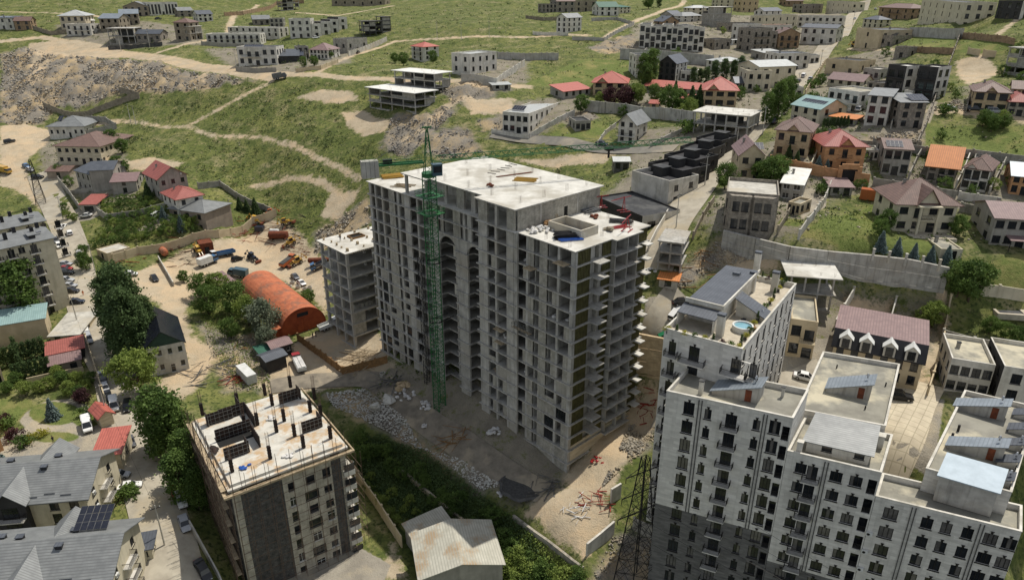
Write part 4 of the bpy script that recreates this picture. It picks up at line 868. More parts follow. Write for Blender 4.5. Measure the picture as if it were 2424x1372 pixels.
part('tie_rod', MB('metal_grey').tube((0, 0, 67.2), (24, 0, zj + 1.1), .04, 4).tube((0, 0, 67.2), (46, 0, zj + 1.1), .04, 4).tube((0, 0, 67.2), (-12.5, 0, zj + .3), .05, 4), crane, (0, 0, 0), JA)
b = MB('crane_green').box(-13.5, -1, -.85, -.6, zj - .1, zj + .25).box(-13.5, -1, .6, .85, zj - .1, zj + .25).box(-13.2, -1, -.6, .6, zj - .04, zj + .04)
for s in (-.8, .8):
    for z in (.7, 1.2): b.tube((-13.3, s, zj + z), (-1, s, zj + z), .03, 3)
    for i in range(10): b.tube((-13.3 + i * 1.3, s, zj + .2), (-13.3 + i * 1.3, s, zj + 1.2), .03, 3)
part('counter_jib', b, crane, (0, 0, 0), JA)
for i in range(4): part('counterweight', cached('cw', lambda: MB('concrete').box(-.4, .4, -.9, .9, -2.3, 1.1).mesh('counterweight')), crane, ((-13.2 + i * .86) * math.cos(JA), (-13.2 + i * .86) * math.sin(JA), zj), JA)
part('winch', MB('metal_dark').box(-9.2, -7.4, -.5, .5, zj + .1, zj + 1.1), crane, (0, 0, 0), JA); part('trolley', MB('metal_dark').box(40, 41.6, -.75, .75, zj - .5, zj - .1).box(40.6, 41, -.15, .15, zj - 2.2, zj - .5), crane, (0, 0, 0), JA)
hp = tl(1003, 935, 0); hx, hy, _ = tw(-1.6, hp[1], 0); hoistm = thing('hoist_mast', 'dark lattice hoist mast running up the shaded tower front', 'hoist', (hx, hy, 0), TROT)
for i in range(11): part('mast_section', cached('hms', lambda: lattice(MB('metal_dark'), (0, 0, 0), (0, 0, 3.3), 1.0, 3, .07, .04, up=Vector((0, 1, 0))).mesh('mast_section')), hoistm, (0, 0, .2 + 3.3 * i))
part('base', MB('metal_dark').box(-1.2, 1.2, -1.2, 1.2, 0, 1.1), hoistm)
# ---------------------------------------------------------------- apartment blocks
KW = random.Random(4)
def key_window(w, h):
    v = KW.choice((0, 0, 1, 2, 3))
    def mk():
        b = MB('frame_dark', 'glass', 'glass_curtain'); y = .1; f = .08
        b.poly([(-w / 2, y + .06, 0), (w / 2, y + .06, 0), (w / 2, y + .06, h), (-w / 2, y + .06, h)], 1)
        b.box(-w / 2, w / 2, y, y + .12, 0, f).box(-w / 2, w / 2, y, y + .12, h - f, h).box(-w / 2, -w / 2 + f, y, y + .12, f, h - f).box(w / 2 - f, w / 2, y, y + .12, f, h - f)
        n = 2 if w < 1.5 else 3
        if v: x_ = -w / 2 + (0 if v != 2 else w / n); b.poly([(x_ + .05, y + .05, .05), (x_ + w / n * (n if v == 3 else 1) - .05, y + .05, .05), (x_ + w / n * (n if v == 3 else 1) - .05, y + .05, h - .05), (x_ + .05, y + .05, h - .05)], 2)
        for i in range(1, n): b.box(-w / 2 + w * i / n - .04, -w / 2 + w * i / n + .04, y, y + .12, f, h - f)
        b.box(-.14, .14, -.09, -.002, h + .02, h + .34); b.box(-w / 2 - .1, w / 2 + .1, -.12, -.002, -.14, -.01); b.box(-.22, .22, -.11, -.002, h + .34, h + .42)
        return b.mesh('window')
    return cached(('kw', w, h, v), mk)
def balcony_mesh(w, p):
    def mk():
        b = MB('stone_pale', 'metal_dark').box(-w / 2, w / 2, -p, -.003, -.18, 0)
        b.box(-w / 2, w / 2, -p, -p + .05, .95, 1.02, 1).box(-w / 2, -w / 2 + .05, -p, -.01, .95, 1.02, 1).box(w / 2 - .05, w / 2, -p, -.01, .95, 1.02, 1)
        n = int(w / .16)
        for i in range(n + 1): x = -w / 2 + (w - .03) * i / n; b.box(x, x + .03, -p, -p + .03, 0, .95, 1)
        for i in range(int(p / .16)):
            for s in (-w / 2, w / 2 - .03): b.box(s, s + .03, -p + .1 + i * .16, -p + .13 + i * .16, 0, .95, 1)
        return b.mesh('balcony')
    return cached(('balc', w, p), mk)
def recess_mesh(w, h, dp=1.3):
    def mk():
        b = MB('concrete_dark', 'glass', 'frame_dark'); x0, x1 = -w / 2, w / 2  # dark lining paints in the shade of the recess
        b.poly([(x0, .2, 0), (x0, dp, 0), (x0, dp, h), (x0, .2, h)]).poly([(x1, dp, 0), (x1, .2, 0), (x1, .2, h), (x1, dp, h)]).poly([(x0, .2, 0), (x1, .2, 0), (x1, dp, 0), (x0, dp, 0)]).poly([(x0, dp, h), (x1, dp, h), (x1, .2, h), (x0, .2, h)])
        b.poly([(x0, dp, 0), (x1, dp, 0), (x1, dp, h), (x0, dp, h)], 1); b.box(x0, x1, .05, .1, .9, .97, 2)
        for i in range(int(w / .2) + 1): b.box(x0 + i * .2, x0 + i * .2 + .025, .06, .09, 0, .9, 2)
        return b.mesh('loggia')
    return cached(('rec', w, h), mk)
def block_frame(label, pl, pr, zt_, name, cat, group=None):
    a, b = atz(*pl, zt_), atz(*pr, zt_); w = math.hypot(b[0] - a[0], b[1] - a[1]); rz = math.atan2(b[1] - a[1], b[0] - a[0])
    return thing(name, label, cat, (a[0], a[1], 0), rz, group), w, a, rz
def roof_top(b, w, d, zf, zp, t=.28, wallm='stone_pale', rm='roof_felt', cap='plaster_white', y0=0):
    b.poly([(t, y0 + t, zf), (w - t, y0 + t, zf), (w - t, y0 + d - t, zf), (t, y0 + d - t, zf)], rm)
    for (xa, xb, ya, yb) in ((0, w, y0, y0 + t), (0, w, y0 + d - t, y0 + d), (0, t, y0 + t, y0 + d - t), (w - t, w, y0 + t, y0 + d - t)): b.box(xa - .05 if xa == 0 else xa, xb + .05 if xb == w else xb, ya - .05 if ya == y0 else ya, yb + .05 if yb == y0 + d else yb, zp, zp + .1, cap)
    for (xa, ya), (xb, yb) in (((t, y0 + t), (w - t, y0 + t)), ((w - t, y0 + t), (w - t, y0 + d - t)), ((w - t, y0 + d - t), (t, y0 + d - t)), ((t, y0 + d - t), (t, y0 + t))): b.poly([(xb, yb, zf), (xa, ya, zf), (xa, ya, zp), (xb, yb, zp)], wallm)
def apt(label, pl, pr, ztop, zbase, depth, fh, cols, side=(), left=(), split=-99, wallm='stone_pale', basem='stone_grey', pil=(), par=.8, name='apartment_block', cat='apartments', first=1.0, rm='roof_felt', group=None, skip=()):
    T, w, a, rz = block_frame(label, pl, pr, ztop, name, cat, group); d = depth; b = MB(wallm, basem)
    nf = int((ztop - par - zbase) / fh)
    for p, q, cs, nm in (((0, 0), (w, 0), cols, 'f'), ((w, 0), (w, d), side, 'r'), ((w, d), (0, d), (), 'b'), ((0, d), (0, 0), left, 'l')):
        dd = Vector((q[0] - p[0], q[1] - p[1])); L_ = dd.length; dd /= L_; lo, hi = [], []; ang = math.atan2(dd.y, dd.x)
        for f in range(nf):
            zf = ztop - par - fh * (f + 1)
            for ci, (u, ww, wh, kind) in enumerate(cs):
                if (nm, f, ci) in skip: continue
                zb = zf + (.85 if kind == 'win' else .12); x = (p[0] + dd.x * u, p[1] + dd.y * u)
                (lo if zb < split else hi).append((u - ww / 2, u + ww / 2, zb, zb + wh))
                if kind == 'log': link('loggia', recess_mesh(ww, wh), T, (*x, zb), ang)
                else: link('window', key_window(ww, wh), T, (*x, zb), ang)
                if kind == 'door': link('balcony', balcony_mesh(ww + .9, 1.0), T, (*x, zb - .02), ang)
                if kind == 'wide': link('balcony', balcony_mesh(ww + 2.4, 1.4), T, (*x, zb - .02), ang)
        if split > zbase:
            wall_open(b, p, q, zbase, split, lo, 1); wall_open(b, p, q, split, ztop, hi, 0)
        else: wall_open(b, p, q, zbase, ztop, lo + hi, 0)
    roof_top(b, w, d, ztop - par, ztop, wallm=wallm, rm=rm); part('wall', b, T)
    for u in pil:
        for o in (-.28, .18): part('pilaster', MB('concrete_dark').box(u + o, u + o + .12, -.14, -.003, split if split > zbase else zbase, ztop - .3), T)
    return T, w, a, rz
def wedge(T, x, y, z, w, d, h0, h1, wm='concrete', rm='roof_blue', along='x', name='stair_head', door=True):
    b = MB(wm, rm); za, zb = (h0, h1)
    P = [(0, 0), (w, 0), (w, d), (0, d)]; H = [za, zb, zb, za] if along == 'x' else [za, za, zb, zb]
    for i in range(4):
        j = (i + 1) % 4; b.poly([(*P[i], 0), (*P[j], 0), (*P[j], H[j]), (*P[i], H[i])])
    e = .3; Q = [(-e, -e), (w + e, -e), (w + e, d + e), (-e, d + e)]; b.slab([(*q, hh + .08) for q, hh in zip(Q, H)], .12, 1)
    o = part(name, b, T, (x, y, z))
    if door: part('door', MB('rust').box(w * .72, w * .72 + .9, -.06, -.003, .05, 2.0), o)
    o2 = part('vent_cowl', cached('cowl', lambda: MB('chrome').tube((0, 0, 0), (0, 0, .45), .12, 6).tube((0, 0, .45), (0, 0, .8), .26, 8, r2=.12).mesh('vent_cowl')), o, (w * .85, d * .5, zb + .05 if along == 'x' else zb))
    return o
KS = math.tan(R(10))                              # the blocks' party walls run askew to the front
def lb(a, rz, px, py, z):
    x, y = atz(px, py, z); x -= a[0]; y -= a[1]; c, s = math.cos(rz), math.sin(rz); y, x = -x * s + y * c, x * c + y * s; return (x - KS * y, y)
# facade shared by the three front blocks: its line on the plan
FA, FB = Vector(atz(1578, 925, 37.5)), Vector(atz(1880, 990, 37.5)); FD = (FB - FA).normalized()
def fu(px, row=1100):                             # metres along that line
    a, b, c = ray(px, row); k = a / b                                   # x = k*y
    s = (k * FA.y - FA.x) / (FD.x - k * FD.y); return s
U1 = fu(1858); U2 = fu(2092); U3 = fu(2440, 1200)
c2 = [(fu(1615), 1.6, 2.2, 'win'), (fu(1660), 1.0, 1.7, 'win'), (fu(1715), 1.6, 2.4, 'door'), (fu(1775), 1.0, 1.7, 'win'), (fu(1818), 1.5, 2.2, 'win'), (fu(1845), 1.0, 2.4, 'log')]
def fpx(s, z):                                     # point of the facade line at a height, as (x, y)
    p = FA + FD * s; return p
def apt_line(label, s0, s1, ztop, zbase, depth, fh, cols, **kw):
    T = None; p, q = FA + FD * s0, FA + FD * s1
    # convert plan points back through the survey so that the shared kit can place them
    def px(pt, z):
        Y = pt.y; X = pt.x; dz = z - HCAM
        den = Y * math.cos(PITCH) - dz * math.sin(PITCH); up = Y * math.sin(PITCH) + dz * math.cos(PITCH)
        return (CX + FPX * X / den, CY - FPX * up / den)
    if 'pil' in kw: kw['pil'] = [u - s0 for u in kw['pil']]
    return apt(label, px(p, ztop), px(q, ztop), ztop, zbase, depth, fh, [(u - s0, w, h, k) for u, w, h, k in cols], **kw)
B2, w2, a2, r2 = apt_line('pale stone apartment block with small iron balconies and wedge stair head, dark stone base', 0, U1 - .05, 37.5, -4, 9.0, 3.3, c2, split=16.5, pil=(fu(1640), fu(1793)), left=[(2.2, 1.2, 2.4, 'door'), (5.6, 1.2, 2.4, 'door'), (7.8, .9, 1.6, 'win')])
wedge(B2, 5.6, 3.2, 36.7, 6.6, 3.2, .6, 2.9); part('chimney', MB('plaster_white', 'roof_dark').box(3.9, 4.5, 2.2, 2.8, 36.7, 39.0).box(3.8, 4.6, 2.1, 2.9, 39.0, 39.15, 1), B2); part('chimney', MB('concrete_pale', 'roof_dark').box(14.6, 15.0, 6.5, 6.9, 36.7, 38.4).box(14.5, 15.1, 6.4, 7.0, 38.4, 38.5, 1), B2)
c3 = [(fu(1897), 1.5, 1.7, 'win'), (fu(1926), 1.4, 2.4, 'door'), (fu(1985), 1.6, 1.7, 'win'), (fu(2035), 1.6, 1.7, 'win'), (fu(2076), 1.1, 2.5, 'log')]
B3, w3, a3, r3 = apt_line('stone apartment block with grey metal attic hut and two window bays between pilasters', U1, U2 - .05, 32.0, -6, 10.5, 3.3, c3, split=11.5, pil=(fu(1956),))
b = MB('plaster_white', 'roof_grey'); wall_open(b, (2.0, 2.2), (10.2, 2.2), 31.2, 33.4, [(2.0, 3.4, 31.9, 33.0), (6.3, 7.6, 31.9, 33.0)]); b.box(2.0, 10.2, 2.42, 8.0, 31.2, 33.3)
b.slab([(1.4, 1.5, 33.3), (10.8, 1.5, 33.3), (10.4, 8.4, 34.4), (1.6, 8.4, 34.4)], .14, 1); at_ = part('attic_hut', b, B3)
for u in (2.7, 6.95): link('window', window_mesh(1.3, 1.1, 'dark'), at_, (2.0 + u, 2.2, 31.9))
part('chimney', MB('plaster_white').box(1.0, 1.7, .6, 1.3, 31.2, 33.4).box(.9, 1.8, .5, 1.4, 33.4, 33.55), B3); part('chimney', MB('plaster_white').box(w3 - 1.6, w3 - .8, 7.2, 8.2, 31.2, 33.2).box(w3 - 1.7, w3 - .7, 7.1, 8.3, 33.2, 33.35), B3)
c4 = [(fu(2112, 1200), 1.8, 1.9, 'win'), (fu(2205, 1200), 1.4, 1.8, 'win'), (fu(2255, 1200), 1.3, 1.8, 'win'), (fu(2310, 1200), 1.3, 1.8, 'win'), (fu(2370, 1200), 1.6, 1.8, 'win'), (fu(2420, 1200), 1.6, 1.8, 'win')]
B4, w4, a4, r4 = apt_line('lowest stone apartment block with wide sloping felt roof and three air conditioners', U2, U3, 28.0, -8, 6.0, 3.3, c4, split=4, pil=(fu(2165, 1200), fu(2340, 1200)))
for i in range(3):
    part('air_conditioner', cached('ac', lambda: MB('metal_white', 'metal_dark').box(-.42, .42, -.36, -.06, 0, .6).tube((-.1, -.37, .3), (-.1, -.34, .3), .22, 10, 1).box(-.3, -.24, -.06, -.002, .1, .2).mesh('air_conditioner')), B4, (fu(2112, 1200) - U2 - 1.9, 0, 24.6 - 3.3 * (i + 1)))
# long rear roof of the third block and the terrace block
q0, q1, q2 = atz(1888, 968, 33), atz(2097, 1008, 33), atz(2122, 862, 33)
B5, w5, a5, r5 = apt('long flat-roofed stone block with bare felt roof and single wedge stair head', (1888, 968), (2097, 1008), 33, 12, math.hypot(q2[0] - q1[0], q2[1] - q1[1]), 3.3, [], par=.7, side=[(3, 1.2, 1.6, 'win'), (8, 1.2, 1.6, 'win'), (13, 1.2, 1.6, 'win'), (18, 1.2, 1.6, 'win')])
wedge(B5, 2.8, 8.2, 32.3, 6.4, 3.4, .8, 3.0)
for (x, y) in ((3.0, 17.5), (9, 5), (11, 14)): part('vent_pipe', cached('vp', lambda: MB('metal_dark').tube((0, 0, 0), (0, 0, .7), .12, 6).mesh('vent_pipe')), B5, (x, y, 32.3))
q1, q2 = atz(1757, 826, 43.5), atz(1869, 668, 43.5); dB1 = math.hypot(q2[0] - q1[0], q2[1] - q1[1])
sideB1 = [(dB1 * (i + .5) / 9, 1.3 if i % 3 != 1 else .8, 2.4 if i % 3 != 1 else 1.7, 'win') for i in range(9)]
B1, w1, a1, r1 = apt('white stone apartment block with planted roof terrace and hot tub', (1573, 776), (1757, 826), 43.5, 5, dB1, 3.6, [(1.6, 1.2, 2.4, 'door'), (5.2, 1.7, 2.6, 'wide'), (11.8, 1.5, 2.5, 'wide'), (14.4, 1.0, 2.4, 'door')], side=sideB1, par=.9, rm='paving')
def l1(px, py, z):
    x, y = atz(px, py, z); x -= a1[0]; y -= a1[1]; c, s = math.cos(r1), math.sin(r1); y, x = -x * s + y * c, x * c + y * s; return (x, y)
ZT1 = 42.6; p0, p1, p2, p3 = l1(1632, 708, 46.2), l1(1715, 725, 46.2), l1(1781, 654, 46.2), l1(1693, 641, 46.2)
x0, x1, y0, y1 = (p0[0] + p3[0]) / 2, (p1[0] + p2[0]) / 2, (p0[1] + p1[1]) / 2, (p2[1] + p3[1]) / 2
ph = part('penthouse', MB('plaster_white').box(x0 + .3, x1 - .3, y0 + .3, y1 + 4, ZT1, 45.9), B1)
part('roof', MB('roof_slate', 'plaster_white').slab([(x0, y0, 45.95), (x1, y0, 46.2), (x1, y1 + 4, 46.2), (x0, y1 + 4, 45.95)], .2).box(x1, x1 + .25, y0, y1 + 4, 45.9, 46.5, 1).box(x0 - .2, x1 + .25, y0 - .3, y0 - .02, 45.7, 46.45, 1), ph)
part('canopy', MB('roof_slate').slab([(x0 - .3, y0 - 3.3, 45.0), (x1, y0 - 3.3, 45.0), (x1, y0 - .32, 45.5), (x0 - .3, y0 - .32, 45.5)], .15), ph)
part('canopy_wall', MB('plaster_white').box(x0 - .3, x0 - .05, y0 - 3.2, y0 - .3, ZT1, 44.9), ph); part('canopy_wall', MB('plaster_white').box(x1 - .35, x1 - .1, y0 - 3.2, y0 - .3, ZT1, 44.9), ph)
wedge(B1, x1 + .6, y0 + 5.5, ZT1, 4.6, 3.0, 3.2, .8, 'plaster_white', 'roof_slate', door=False)
for (px_, py_) in ((1703, 795), (1738, 692), (1778, 690), (1831, 690), (1790, 640)):
    lx, ly = l1(px_, py_, ZT1); part('chimney', cached('ch1', lambda: MB('plaster_white', 'roof_slate').box(-.55, .55, -.45, .45, 0, 3.6).box(-.62, .62, -.52, .52, 3.6, 3.95, 1).mesh('chimney')), B1, (lx, ly, ZT1))
def loc1(px, py, z=ZT1):
    x, y = atz(px, py, z); return (x, y, z)
T = thing('hot_tub', 'round white hot tub filled with blue water on roof terrace', 'hot tub', loc1(1757, 781), 0); n = 20; b = MB('metal_white', 'water')
ring = lambda r, z: [(r * math.cos(2 * math.pi * i / n), r * math.sin(2 * math.pi * i / n), z) for i in range(n)]
R0, R1, R2, R3 = ring(1.65, 0), ring(1.65, .95), ring(1.4, .95), ring(1.3, .55)
for i in range(n):
    j = (i + 1) % n
    for A_, B_ in ((R0, R1), (R1, R2), (R2, R3)): b.poly([A_[i], A_[j], B_[j], B_[i]])
part('shell', b, T); part('water', MB('water').poly(ring(1.36, .7)), T); part('steps', MB('wood').box(1.7, 2.3, -.6, .6, 0, .35).box(1.7, 2.0, -.6, .6, .35, .65), T)
def lounger(p, rz):
    T = thing('sun_lounger', 'black sun lounger with raised back on the roof terrace', 'sun lounger', p, rz, 'sun loungers on the roof terrace')
    part('seat', MB('cloth_dark').box(-.3, .3, 0, 1.3, .28, .36), T); part('backrest', MB('cloth_dark').slab([(-.3, 1.3, .34), (.3, 1.3, .34), (.3, 1.8, 1.0), (-.3, 1.8, 1.0)], .06), T)
    for x in (-.25, .2):
        for y in (.1, 1.2): part('leg', cached('lleg', lambda: MB('metal_dark').box(0, .05, 0, .05, 0, .28).mesh('leg')), T, (x, y, 0))
for i, (x_, y_) in enumerate(((1780, 745), (1790, 742), (1762, 757))): lounger(loc1(x_, y_), R(150))
# right-hand stone block with several stair heads, and the white houses behind it
q1, q2 = atz(2380, 1160, 31), atz(2424, 935, 31)
B6, w6, a6, r6 = apt('long stone block beside the patterned court with three wedge stair heads', (2192, 1108), (2395, 1165), 31, 10, 27, 3.3, [], par=.7, left=[(3, 1.2, 1.7, 'win'), (8, 1.2, 1.7, 'win'), (13, 1.2, 1.7, 'win'), (18, 1.2, 1.7, 'win'), (23, 1.2, 1.7, 'win')])
for (px_, py_) in ((2240, 1062), (2258, 968)): lx, ly = lb(a6, r6, px_, py_, 30.3); wedge(B6, lx, ly, 30.3, 6.8, 2.4, .7, 2.9)
part('roof_hut', MB('concrete', 'roof_sky').box(1.9, 8.7, -1.6, 3.2, 27.3, 31.6).slab([(1.6, -2.0, 31.7), (9.0, -2.0, 31.6), (9.0, 3.5, 32.3), (1.6, 3.5, 32.4)], .14, 1), B6)
for i in range(5): wedge(B6, w6 - 2.6, 2 + i * 5.2, 30.3, 2.2, 1.8, .5, 1.5, 'plaster_white', 'roof_slate', door=False, name='skylight')
for (x, y) in ((1.2, 11), (1.5, 14), (12.5, 11.5)): part('vent_pipe', CACHE['vp'], B6, (x, y, 30.3), 0, 1.6)

for T in (B2, B3, B4, B5, B6):
    for c in T.children: c.matrix_parent_inverse = Matrix(((1, KS, 0, 0), (0, 1, 0, 0), (0, 0, 1, 0), (0, 0, 0, 1)))
# ---------------------------------------------------------------- left apartment houses
def six(label, pl, pr, zt_, zb, cols, depth=13, roof='roof_grey'):
    T, w, a, rz = apt(label, pl, pr, zt_, zb, depth, 3.15, cols, wallm='plaster_cream', basem='plaster_grey', par=.1, rm=roof, side=[(4, 1, 1.6, 'win')], name='apartment_house')
    part('roof', MB(roof, 'plaster_dark').slab([(-.5, -.8, zt_ + .1), (w + .5, -.8, zt_ + .1), (w + .5, depth / 2, zt_ + 1.6), (-.5, depth / 2, zt_ + 1.6)], .15).slab([(-.5, depth / 2, zt_ + 1.6), (w + .5, depth / 2, zt_ + 1.6), (w + .5, depth + .8, zt_ + .1), (-.5, depth + .8, zt_ + .1)], .15), T)
    for i, u in enumerate((.25, .45, .62, .8, .93)): part('chimney', cached('ch2', lambda: MB('roof_black').box(-.45, .45, -.3, .3, -.6, 1.6).mesh('chimney')), T, (w * u, depth * (.3 if i % 2 else .6), zt_ + 1.4))
    part('dormer', MB('plaster_dark', roof).box(w * .72, w * .8, 1.5, 4, zt_ + .3, zt_ + 1.5).slab([(w * .7, 1.0, zt_ + 1.6), (w * .82, 1.0, zt_ + 1.6), (w * .82, 4.5, zt_ + 1.9), (w * .7, 4.5, zt_ + 1.9)], .1, 1), T)
    part('water_heater', MB('chrome').tube((w * .84, 3, zt_ + 1.6), (w * .84 + 1.2, 3, zt_ + 1.6), .3, 8), T)
    return T
Dl = G(152, 722)
ztl = zat(125, 562, Dl.y)
ua = lambda px: (atz(px, 575, ztl)[0] - atz(-60, 602, ztl)[0])
six('cream apartment house with dark windows, balconies and grey metal roof above parked cars', (-60, 602), (125, 562), ztl, 4, [(ua(-30), 1.6, 1.6, 'win'), (ua(10), 1.6, 1.7, 'win'), (ua(33), 1.6, 2.3, 'door'), (ua(62), 1.6, 2.3, 'door'), (ua(84), 1.5, 1.6, 'win'), (ua(109), 1.6, 2.4, 'door')])
D2 = G(118, 622); zt2 = zat(107, 525, D2.y)
six('rear cream apartment house with grey metal roof and dark chimneys', (-60, 555), (105, 522), zt2, 6, [(4, 1.6, 1.6, 'win'), (9, 1.6, 2.3, 'door'), (14, 1.6, 2.3, 'door'), (18, 1.6, 1.6, 'win'), (22, 1.6, 2.3, 'door')])
# ---------------------------------------------------------------- mid-rise frame
M0 = G(841, 822); zm = zat(821, 599, M0.y); HM = zm - M0.z
mid = thing('midrise_frame', 'eight-storey bare concrete frame with open floors and white roof beside the tower', 'building', (M0.x, M0.y, M0.z), TROT)
NM = 8; fm = HM / NM; LXm, LYm = 17.0, 14.0
part('foundation', MB('concrete').box(-.4, LXm + .4, -.4, LYm + .4, -3, .1), mid)
for k in range(1, NM + 1):
    e = .25 if k < NM else .6
    b = MB('concrete', 'concrete_white' if k == NM else 'concrete').prism([(-e, -e), (LXm + e, -e), (LXm + e, LYm + e), (-e, LYm + e)], k * fm - .22, k * fm, 0, 1)
    for y in (.05, LYm - .4): b.box(0, LXm, y, y + .35, k * fm - .6, k * fm - .222)
    for x in (.05, LXm - .4): b.box(x, x + .35, .4, LYm - .4, k * fm - .6, k * fm - .222)
    part('roof_slab' if k == NM else 'floor_slab', b, mid)
colm = MB('concrete').box(-.35, .35, -.35, .35, 0, fm - .222).mesh('column')
for k in range(NM):
    for x in (.4, 8.5, 12.5, 16.6):
        for y in (.4, 5.0, 9.4, 13.6): link('column', colm, mid, (x, y, k * fm + .003))
    part('core_wall', CACHE.setdefault('mcore', MB('concrete').box(9, 13, 6, 6.25, 0, fm - .22).box(9, 9.25, 6.25, 12, 0, fm - .22).mesh('core_wall')), mid, (0, 0, k * fm))
    if k in (1, 2): part('block_wall', MB('blockwork').box(.8, 4.2, .1, .3, k * fm + .003, (k + 1) * fm - .62), mid)
    if k in (3,):
        for i in range(4): part('block_pallet', cached('bp', lambda: MB('blockwork').box(0, 1.1, 0, 1.1, 0, 1.2).mesh('block_pallet')), mid, (2 + i * 1.6, 1.2, k * fm + .003), .1 * i)
for i in range(26): part('timber_end', cached('te', lambda: MB('timber').box(-.08, .08, -.5, 0, 0, .16).mesh('timber_end')), mid, (.3 + i * .62, -.2, HM - .4))
for i in range(22): link('formwork_stub', cached('stub', lambda: MB('timber').box(-.3, .3, -.3, .3, 0, .9).mesh('formwork_stub')), mid, ((1.2, 6, 11, 15.5)[i % 4] + rt.uniform(-.4, .4), (1, 4, 7, 10, 13)[i % 5] + rt.uniform(-.4, .4), HM), rt.uniform(0, 3), rt.uniform(.5, 1))
part('kerb_dark_sheet', MB('wood').box(7, 11, 8, 8.15, HM, HM + .5).box(7, 11, 11, 11.15, HM, HM + .5).box(7, 7.15, 8.15, 11, HM, HM + .5).box(10.85, 11, 8.15, 11, HM, HM + .5).box(7.15, 10.85, 8.15, 11, HM + .003, HM + .03, 'inner_shade'), mid)  # no hole cut: near-black sheet inside the kerb paints its shade
# ---------------------------------------------------------------- orange barrel hangar
h0, h1 = G(668, 800), G(773, 764); hw = math.hypot(h1.x - h0.x, h1.y - h0.y); hr = math.atan2(h1.y - h0.y, h1.x - h0.x); hang = thing('hangar', 'rusty orange barrel-vaulted metal hangar in the scrap yard', 'hangar', (h0.x, h0.y, h0.z), hr)
N = 20; HL, HH = 36.0, 7.4; b = MB('hangar_orange', 'hangar_front')
prof = [(hw / 2 - hw / 2 * math.cos(math.pi * i / N), HH * math.sin(math.pi * i / N) ** .8) for i in range(N + 1)]
sec = 9; smooth_s = []
for k in range(sec):
    ya, yb = HL * k / sec, HL * (k + 1) / sec; bb = MB('hangar_orange'); g = .0 if k % 2 else .05
    for i in range(N):
        (xa, za), (xb, zb) = prof[i], prof[i + 1]; s = 1 + g / hw
        bb.poly([(xa, ya, za * s), (xa, yb, za * s), (xb, yb, zb * s), (xb, ya, zb * s)])
    bb.poly([(x, ya + .001, z) for x, z in prof[::-1]] if False else [(prof[0][0], ya, 0), (prof[1][0], ya, prof[1][1]), (prof[0][0], yb, 0)]); part('vault_section', bb, hang)
fw_ = MB('hangar_front').poly([(x, .15, z * .99) for x, z in prof[::-1]][::-1]); part('front_wall', fw_, hang); part('rear_wall', MB('hangar_front').poly([(x, HL - .1, z * .99) for x, z in prof[::-1]]), hang)
for x in (hw * .36, hw * .5): part('door_leaf', MB('hangar_front').box(x + .04, x + hw * .14 - .04, .0, .12, 0, 4.2), hang)
part('rim', (lambda b: [b.tube((prof[i][0], 0, prof[i][1]), (prof[i + 1][0], 0, prof[i + 1][1]), .1, 4) for i in range(N)] and b)(MB('hangar_front')), hang)
part('window', MB('frame_dark', 'glass').box(hw * .38, hw * .62, .06, .14, 4.9, 6.0).box(hw * .385, hw * .455, .03, .06, 5.0, 5.9, 1).box(hw * .465, hw * .535, .03, .06, 5.0, 5.9, 1).box(hw * .545, hw * .615, .03, .06, 5.0, 5.9, 1), hang)
part('lean_to', MB('hangar_front', 'hangar_orange').box(-2.2, .6, .6, 5.6, 0, 2.5).slab([(-2.5, .3, 2.5), (1.0, .3, 3.2), (1.0, 5.9, 3.2), (-2.5, 5.9, 2.5)], .1, 1), hang)
# ---------------------------------------------------------------- scaffolded building in the foreground
ZR = 16.0; sF, sR, sA = Vector(atz(543, 1150, ZR)), Vector(atz(814, 1050, ZR)), Vector(atz(466, 990, ZR))
sw_ = (sR - sF).length; sx = (sR - sF).normalized(); sy = Vector((-sx.y, sx.x)); sdp = (sA - sF).dot(sy); srz = math.atan2(sx.y, sx.x)
sc = thing('scaffolded_building', 'unfinished cream and dark stone building with black formwork columns on its roof', 'building', (sF.x, sF.y, 0), srz)
ZB = -10.0; NS = 8; fs = (ZR - ZB) / NS; b = MB('stone_drab', 'stone_char', 'plaster_dark'); w = sw_; d = sdp
wn = []                                           # (u, width, sill, height)
ops = []
for f in range(NS - 1):
    z = ZB + f * fs + .6
    for (u, ww, wh) in ((.49, 1.2, 2.0), (.66, 2.6 if f % 2 else 1.7, 1.9), (.81, 1.5, 2.2 if f % 3 == 0 else 1.6)): ops.append((w * u - ww / 2, w * u + ww / 2, z, z + wh)); wn.append((w * u, ww, z, wh, f))
edges = [0, .07, .42, .86, .95, 1.0]
mats = [0, 1, 0, 1, 0]
for i in range(5):
    u0, u1 = w * edges[i], w * edges[i + 1]; oo = [(max(a, u0) - u0, min(c, u1) - u0, e, g) for a, c, e, g in ops if c > u0 + .1 and a < u1 - .1]
    wall_open(b, (u0, 0), (u1, 0), ZB - 4, ZR - .9, oo, mats[i])
wall_open(b, (w, 0), (w, d), ZB - 4, ZR - .9, [(d * (i + .5) / 5 - .8, d * (i + .5) / 5 + .8, ZB + f * fs + .8, ZB + f * fs + 2.6) for i in range(5) for f in range(NS - 1)], 0)
wall_open(b, (w, d), (0, d), ZB - 4, ZR - .9, [], 0); wall_open(b, (0, d), (0, 0), ZB - 4, ZR - .9, [(d * (i + .5) / 6 - .8, d * (i + .5) / 6 + .8, ZB + f * fs + .6, ZB + f * fs + 2.6) for i in range(6) for f in range(NS - 1)], 1)
part('wall', b, sc); part('inner_core', MB('concrete_dark').box(1.6, w - 1.6, 1.6, d - 1.6, ZB, ZR - 1.2), sc)
for k in range(NS): part('floor_slab', MB('concrete').box(.3, w - .3, .3, d - .3, ZB + k * fs - .25, ZB + k * fs), sc)
